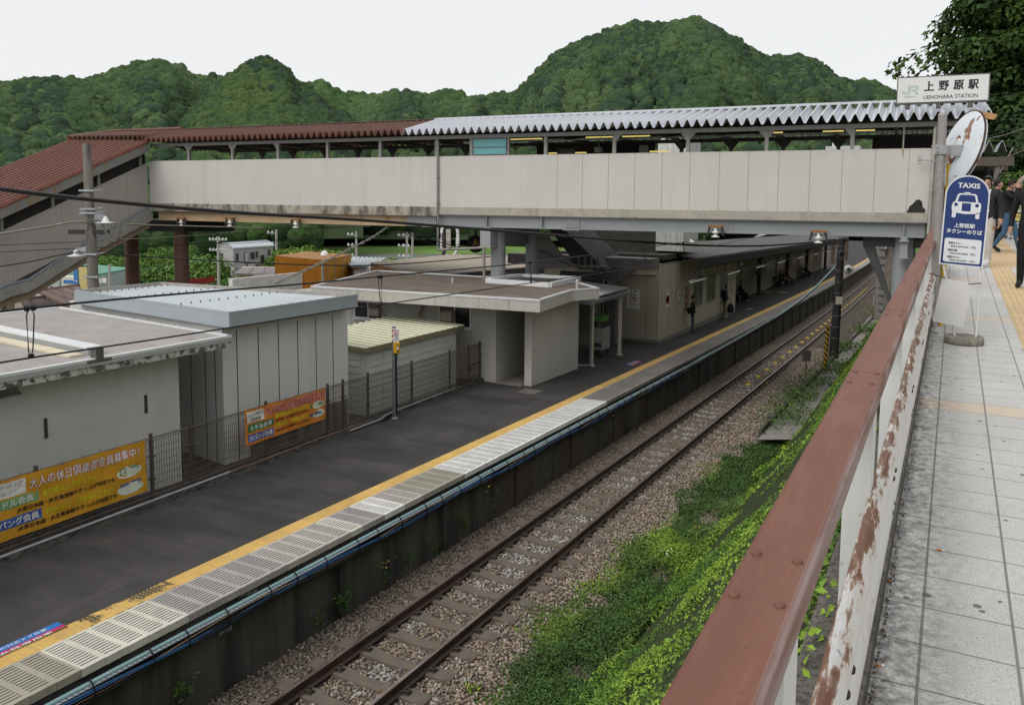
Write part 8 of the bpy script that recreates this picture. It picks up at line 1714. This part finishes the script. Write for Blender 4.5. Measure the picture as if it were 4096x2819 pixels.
p = plat(2768, 1333); person('man in black cap and black jacket standing on the platform by the poster', p, hd_(1, .25), dict(el=(-.22, .0, 1.12), wl=(-.15, .12, .98), kl=(-.10, .16, .96), er=(.22, .0, 1.12), wr=(.15, .12, .98), kr=(.10, .16, .96), tl=(-.12, .17, .035)), dict(top=blkj, bottom=jean, shoe=dshoe, hem=.84), .985, cap=blkc, coat=dict(pel=(.18, .14), sp=(.17, .14), ch=(.18, .145), sl=(.085, .08), el=(.068, .068)), extra=pocket)
p = plat(2897, 1272); m2 = person('man in navy hoodie and khaki trousers standing with bowed head on the platform', p, hd_(1, .5), dict(hd=(0, .05, 1.555), tp=(0, .075, 1.645), ns=(0, .15, 1.53), er=(.21, .02, 1.13), wr=(.22, .18, .98), kr=(.20, .24, .97), el=(-.22, -.02, 1.12), wl=(-.14, .15, 1.05), kl=(-.10, .2, 1.06)), dict(top=navyj, bottom=khk, shoe=wsh, hem=.84), 1.0, coat=dict(pel=(.17, .13), sp=(.165, .135), ch=(.18, .14), sl=(.08, .08), el=(.066, .066)))
a = hd_(1, .5); h_ = p+Vector((.21*cos(a)+.25*sin(a), -.21*sin(a)+.25*cos(a), .90)); bg_ = thing('backpack', 'black backpack held by its strap in the hand of the man in khaki trousers', 'backpack', h_-UZ*.55)
mb = MB(); mb.lathe(h_-UZ*.60, [(.05, 0), (.15, .03), (.17, .2), (.155, .36), (.09, .46), (.02, .49)], 16); mb.build('bag', blkc, bg_); mb = MB(); mb.tube([h_-UZ*.14+Vector((-.04, 0, 0)), h_+UZ*.06, h_-UZ*.14+Vector((.04, 0, 0))], .012, 6); mb.build('strap', blkc, bg_)
SEAT = dict(pel=(0, -.02, .53), sp=(0, -.02, .72), ch=(0, 0, .92), nk=(0, .02, 1.06), hd=(0, .05, 1.16), tp=(0, .05, 1.255), ns=(0, .15, 1.15), sl=(-.17, 0, .99), el=(-.22, .08, .74), wl=(-.13, .28, .64), kl=(-.08, .33, .62), sr=(.17, 0, .99), er=(.22, .08, .74), wr=(.13, .28, .64), kr=(.08, .33, .62), hl=(-.09, .04, .52), nl=(-.11, .43, .52), al=(-.11, .42, .10), tl=(-.12, .58, .035), hr=(.09, .04, .52), nr=(.11, .43, .52), ar=(.11, .42, .10), tr=(.12, .58, .035))
def seated(lab, x, y, top, bot, shoe, hair=None, grp=None): person(lab, Vector((x, y, zt(y))), hd_(1, .1), dict(SEAT), dict(top=top, bottom=bot, shoe=shoe, seat=1), 1.0, hair=hair, fingers=True)
seated('person in black sitting on the bench just beyond the office corner', -4.95, 50.3, blkc, blkc, SK, 'long'); drk = M1('dark brown coat', (.04, .034, .028)); oli = M1('olive jacket', (.06, .055, .042)); gtr = M1('grey trousers', (.16, .15, .14))
seated('nearest of three people sitting in the shade, in a brown coat', -5.0, 63.8, drk, blkc, dshoe); seated('middle one of three seated people, in an olive jacket', -5.0, 65.0, oli, gtr, dshoe); seated('farthest of three seated people, in black', -5.0, 66.4, blkc, drk, dshoe); seated('lone person with pale shoes on the farthest bench', -5.05, 76.0, drk, blkc, wsh)
# people on the walkway
def blazer(root, part, H, J):
    mb = MB(); mb.lathe((0, 0, .90), [(.145, -.0), (.165, .012), (.16, .03), (.14, .035)], 20); part(mb, 'belt', plain('belt', (.10, .08, .06), .6))
    mb = MB(); rows = []
    for z, r0, r1 in ((.80, .215, .165), (.95, .20, .155), (1.15, .185, .145), (1.32, .20, .15), (1.42, .14, .10)):
        rows.append([Vector((r0*sin(t), -r1*cos(t)*(1.0), z)) for t in [rad(-152+304*i/18) for i in range(19)]])
    mb.grid(rows, 0, True, (0, -.008, 0)); part(mb, 'blazer', blz)
    mb = MB()
    for z in (1.0, .93): mb.lathe((.11, .15, z), [(.012, 0), (.009, .005)], 8, 0, (0.3, 1, 0))
    part(mb, 'button', plain('button', (.4, .36, .25), .4, .3))
p = WY(3932, 1066); person('man in charcoal blazer and beige trousers walking behind the taxi sign', p, hd_(-.35, -1), dict(nl=(-.10, .10, .50), al=(-.10, .12, .10), tl=(-.11, .29, .04), nr=(.10, .0, .50), ar=(.10, -.14, .13), tr=(.11, .02, .035), el=(-.25, -.04, 1.12), wl=(-.27, .06, .88), kl=(-.27, .09, .81), er=(.25, -.04, 1.12), wr=(.27, .0, .88), kr=(.27, .03, .81)), dict(top=blz, bottom=bge, shoe=wsh, inner=shirt, hem=.92), 1.0, coat=dict(pel=(.165, .125), sp=(.155, .12), ch=(.175, .125), sl=(.085, .085), el=(.07, .07), wl=(.05, .05), hl=(.105, .105), nl=(.085, .085), al=(.07, .07)), hair_mat=M1('grey black hair', (.05, .05, .05)))
p = WY(3995, 1008); p.y = min(p.y, 21.8); p = Vector((p.x, 21.4, zw(21.4))); x_ = ony(3988, 800, 21.4).x
person('person with black hair in a light grey sweatshirt reaching an arm forward', Vector((x_, 21.4, zw(21.4))), hd_(1, .05), dict(er=(.20, .20, 1.28), wr=(.14, .42, 1.36), kr=(.12, .49, 1.38), el=(-.2, .0, 1.12)), dict(top=greyh, bottom=blkc, shoe=wsh, hem=.9), .98)
def rucksack(root, part, H, J):
    mb = MB()
    for s in (-1, 1): mb.tube([(s*.11, .10, 1.40), (s*.12, .13, 1.2), (s*.13, .05, 1.02)], .02, 6)
    part(mb, 'shoulder_strap', blkc)
x3 = ony(4035, 800, 21.0).x
p3 = Vector((x3, 21.0, zw(21.0))); person('person in black top and blue jeans holding both hands to the face', p3, hd_(.9, -.3), dict(hd=(0, .06, 1.555), tp=(0, .07, 1.65), ns=(0, .155, 1.55), er=(.24, .16, 1.28), wr=(.10, .20, 1.52), kr=(.06, .19, 1.57), el=(-.24, .16, 1.28), wl=(-.10, .20, 1.52), kl=(-.06, .19, 1.57), nl=(-.1, .16, .52), al=(-.1, .24, .13), tl=(-.11, .41, .06), nr=(.1, -.02, .5), ar=(.1, -.24, .16), tr=(.11, -.08, .04)), dict(top=blkc, bottom=bjean, shoe=blkc, hem=.95), .97, hair_mat=M1('dark red hair', (.03, .012, .012)), extra=rucksack)
bk_ = thing('backpack', 'black backpack on the back of the person holding the face', 'backpack', p3+Vector((-.12, .06, .95))); mb = MB(); c = p3+Vector((-.2, .09, .86)); mb.lathe(c, [(.06, 0), (.17, .04), (.19, .2), (.17, .42), (.10, .52), (.02, .55)], 16); mb.build('bag', blkc, bk_)
x4 = ony(3944, 730, 23.2).x; person('person with reddish brown hair mostly hidden behind the taxi sign', Vector((x4, 23.2, zw(23.2))), hd_(.6, 1), {}, dict(top=blkc, bottom=blkc, shoe=dshoe), 1.0, hair_mat=M1('brown hair', (.05, .022, .015)))
q5 = ony(4118, 1000, 14.0); person('person in black cut off by the right picture edge with one hand showing', Vector((q5.x, 14.0, zw(14.0))), hd_(-.2, -1), dict(er=(.25, -.03, 1.13), wr=(.26, .04, .90), kr=(.26, .06, .83)), dict(top=blkc, bottom=blkc, shoe=dshoe), 1.0)
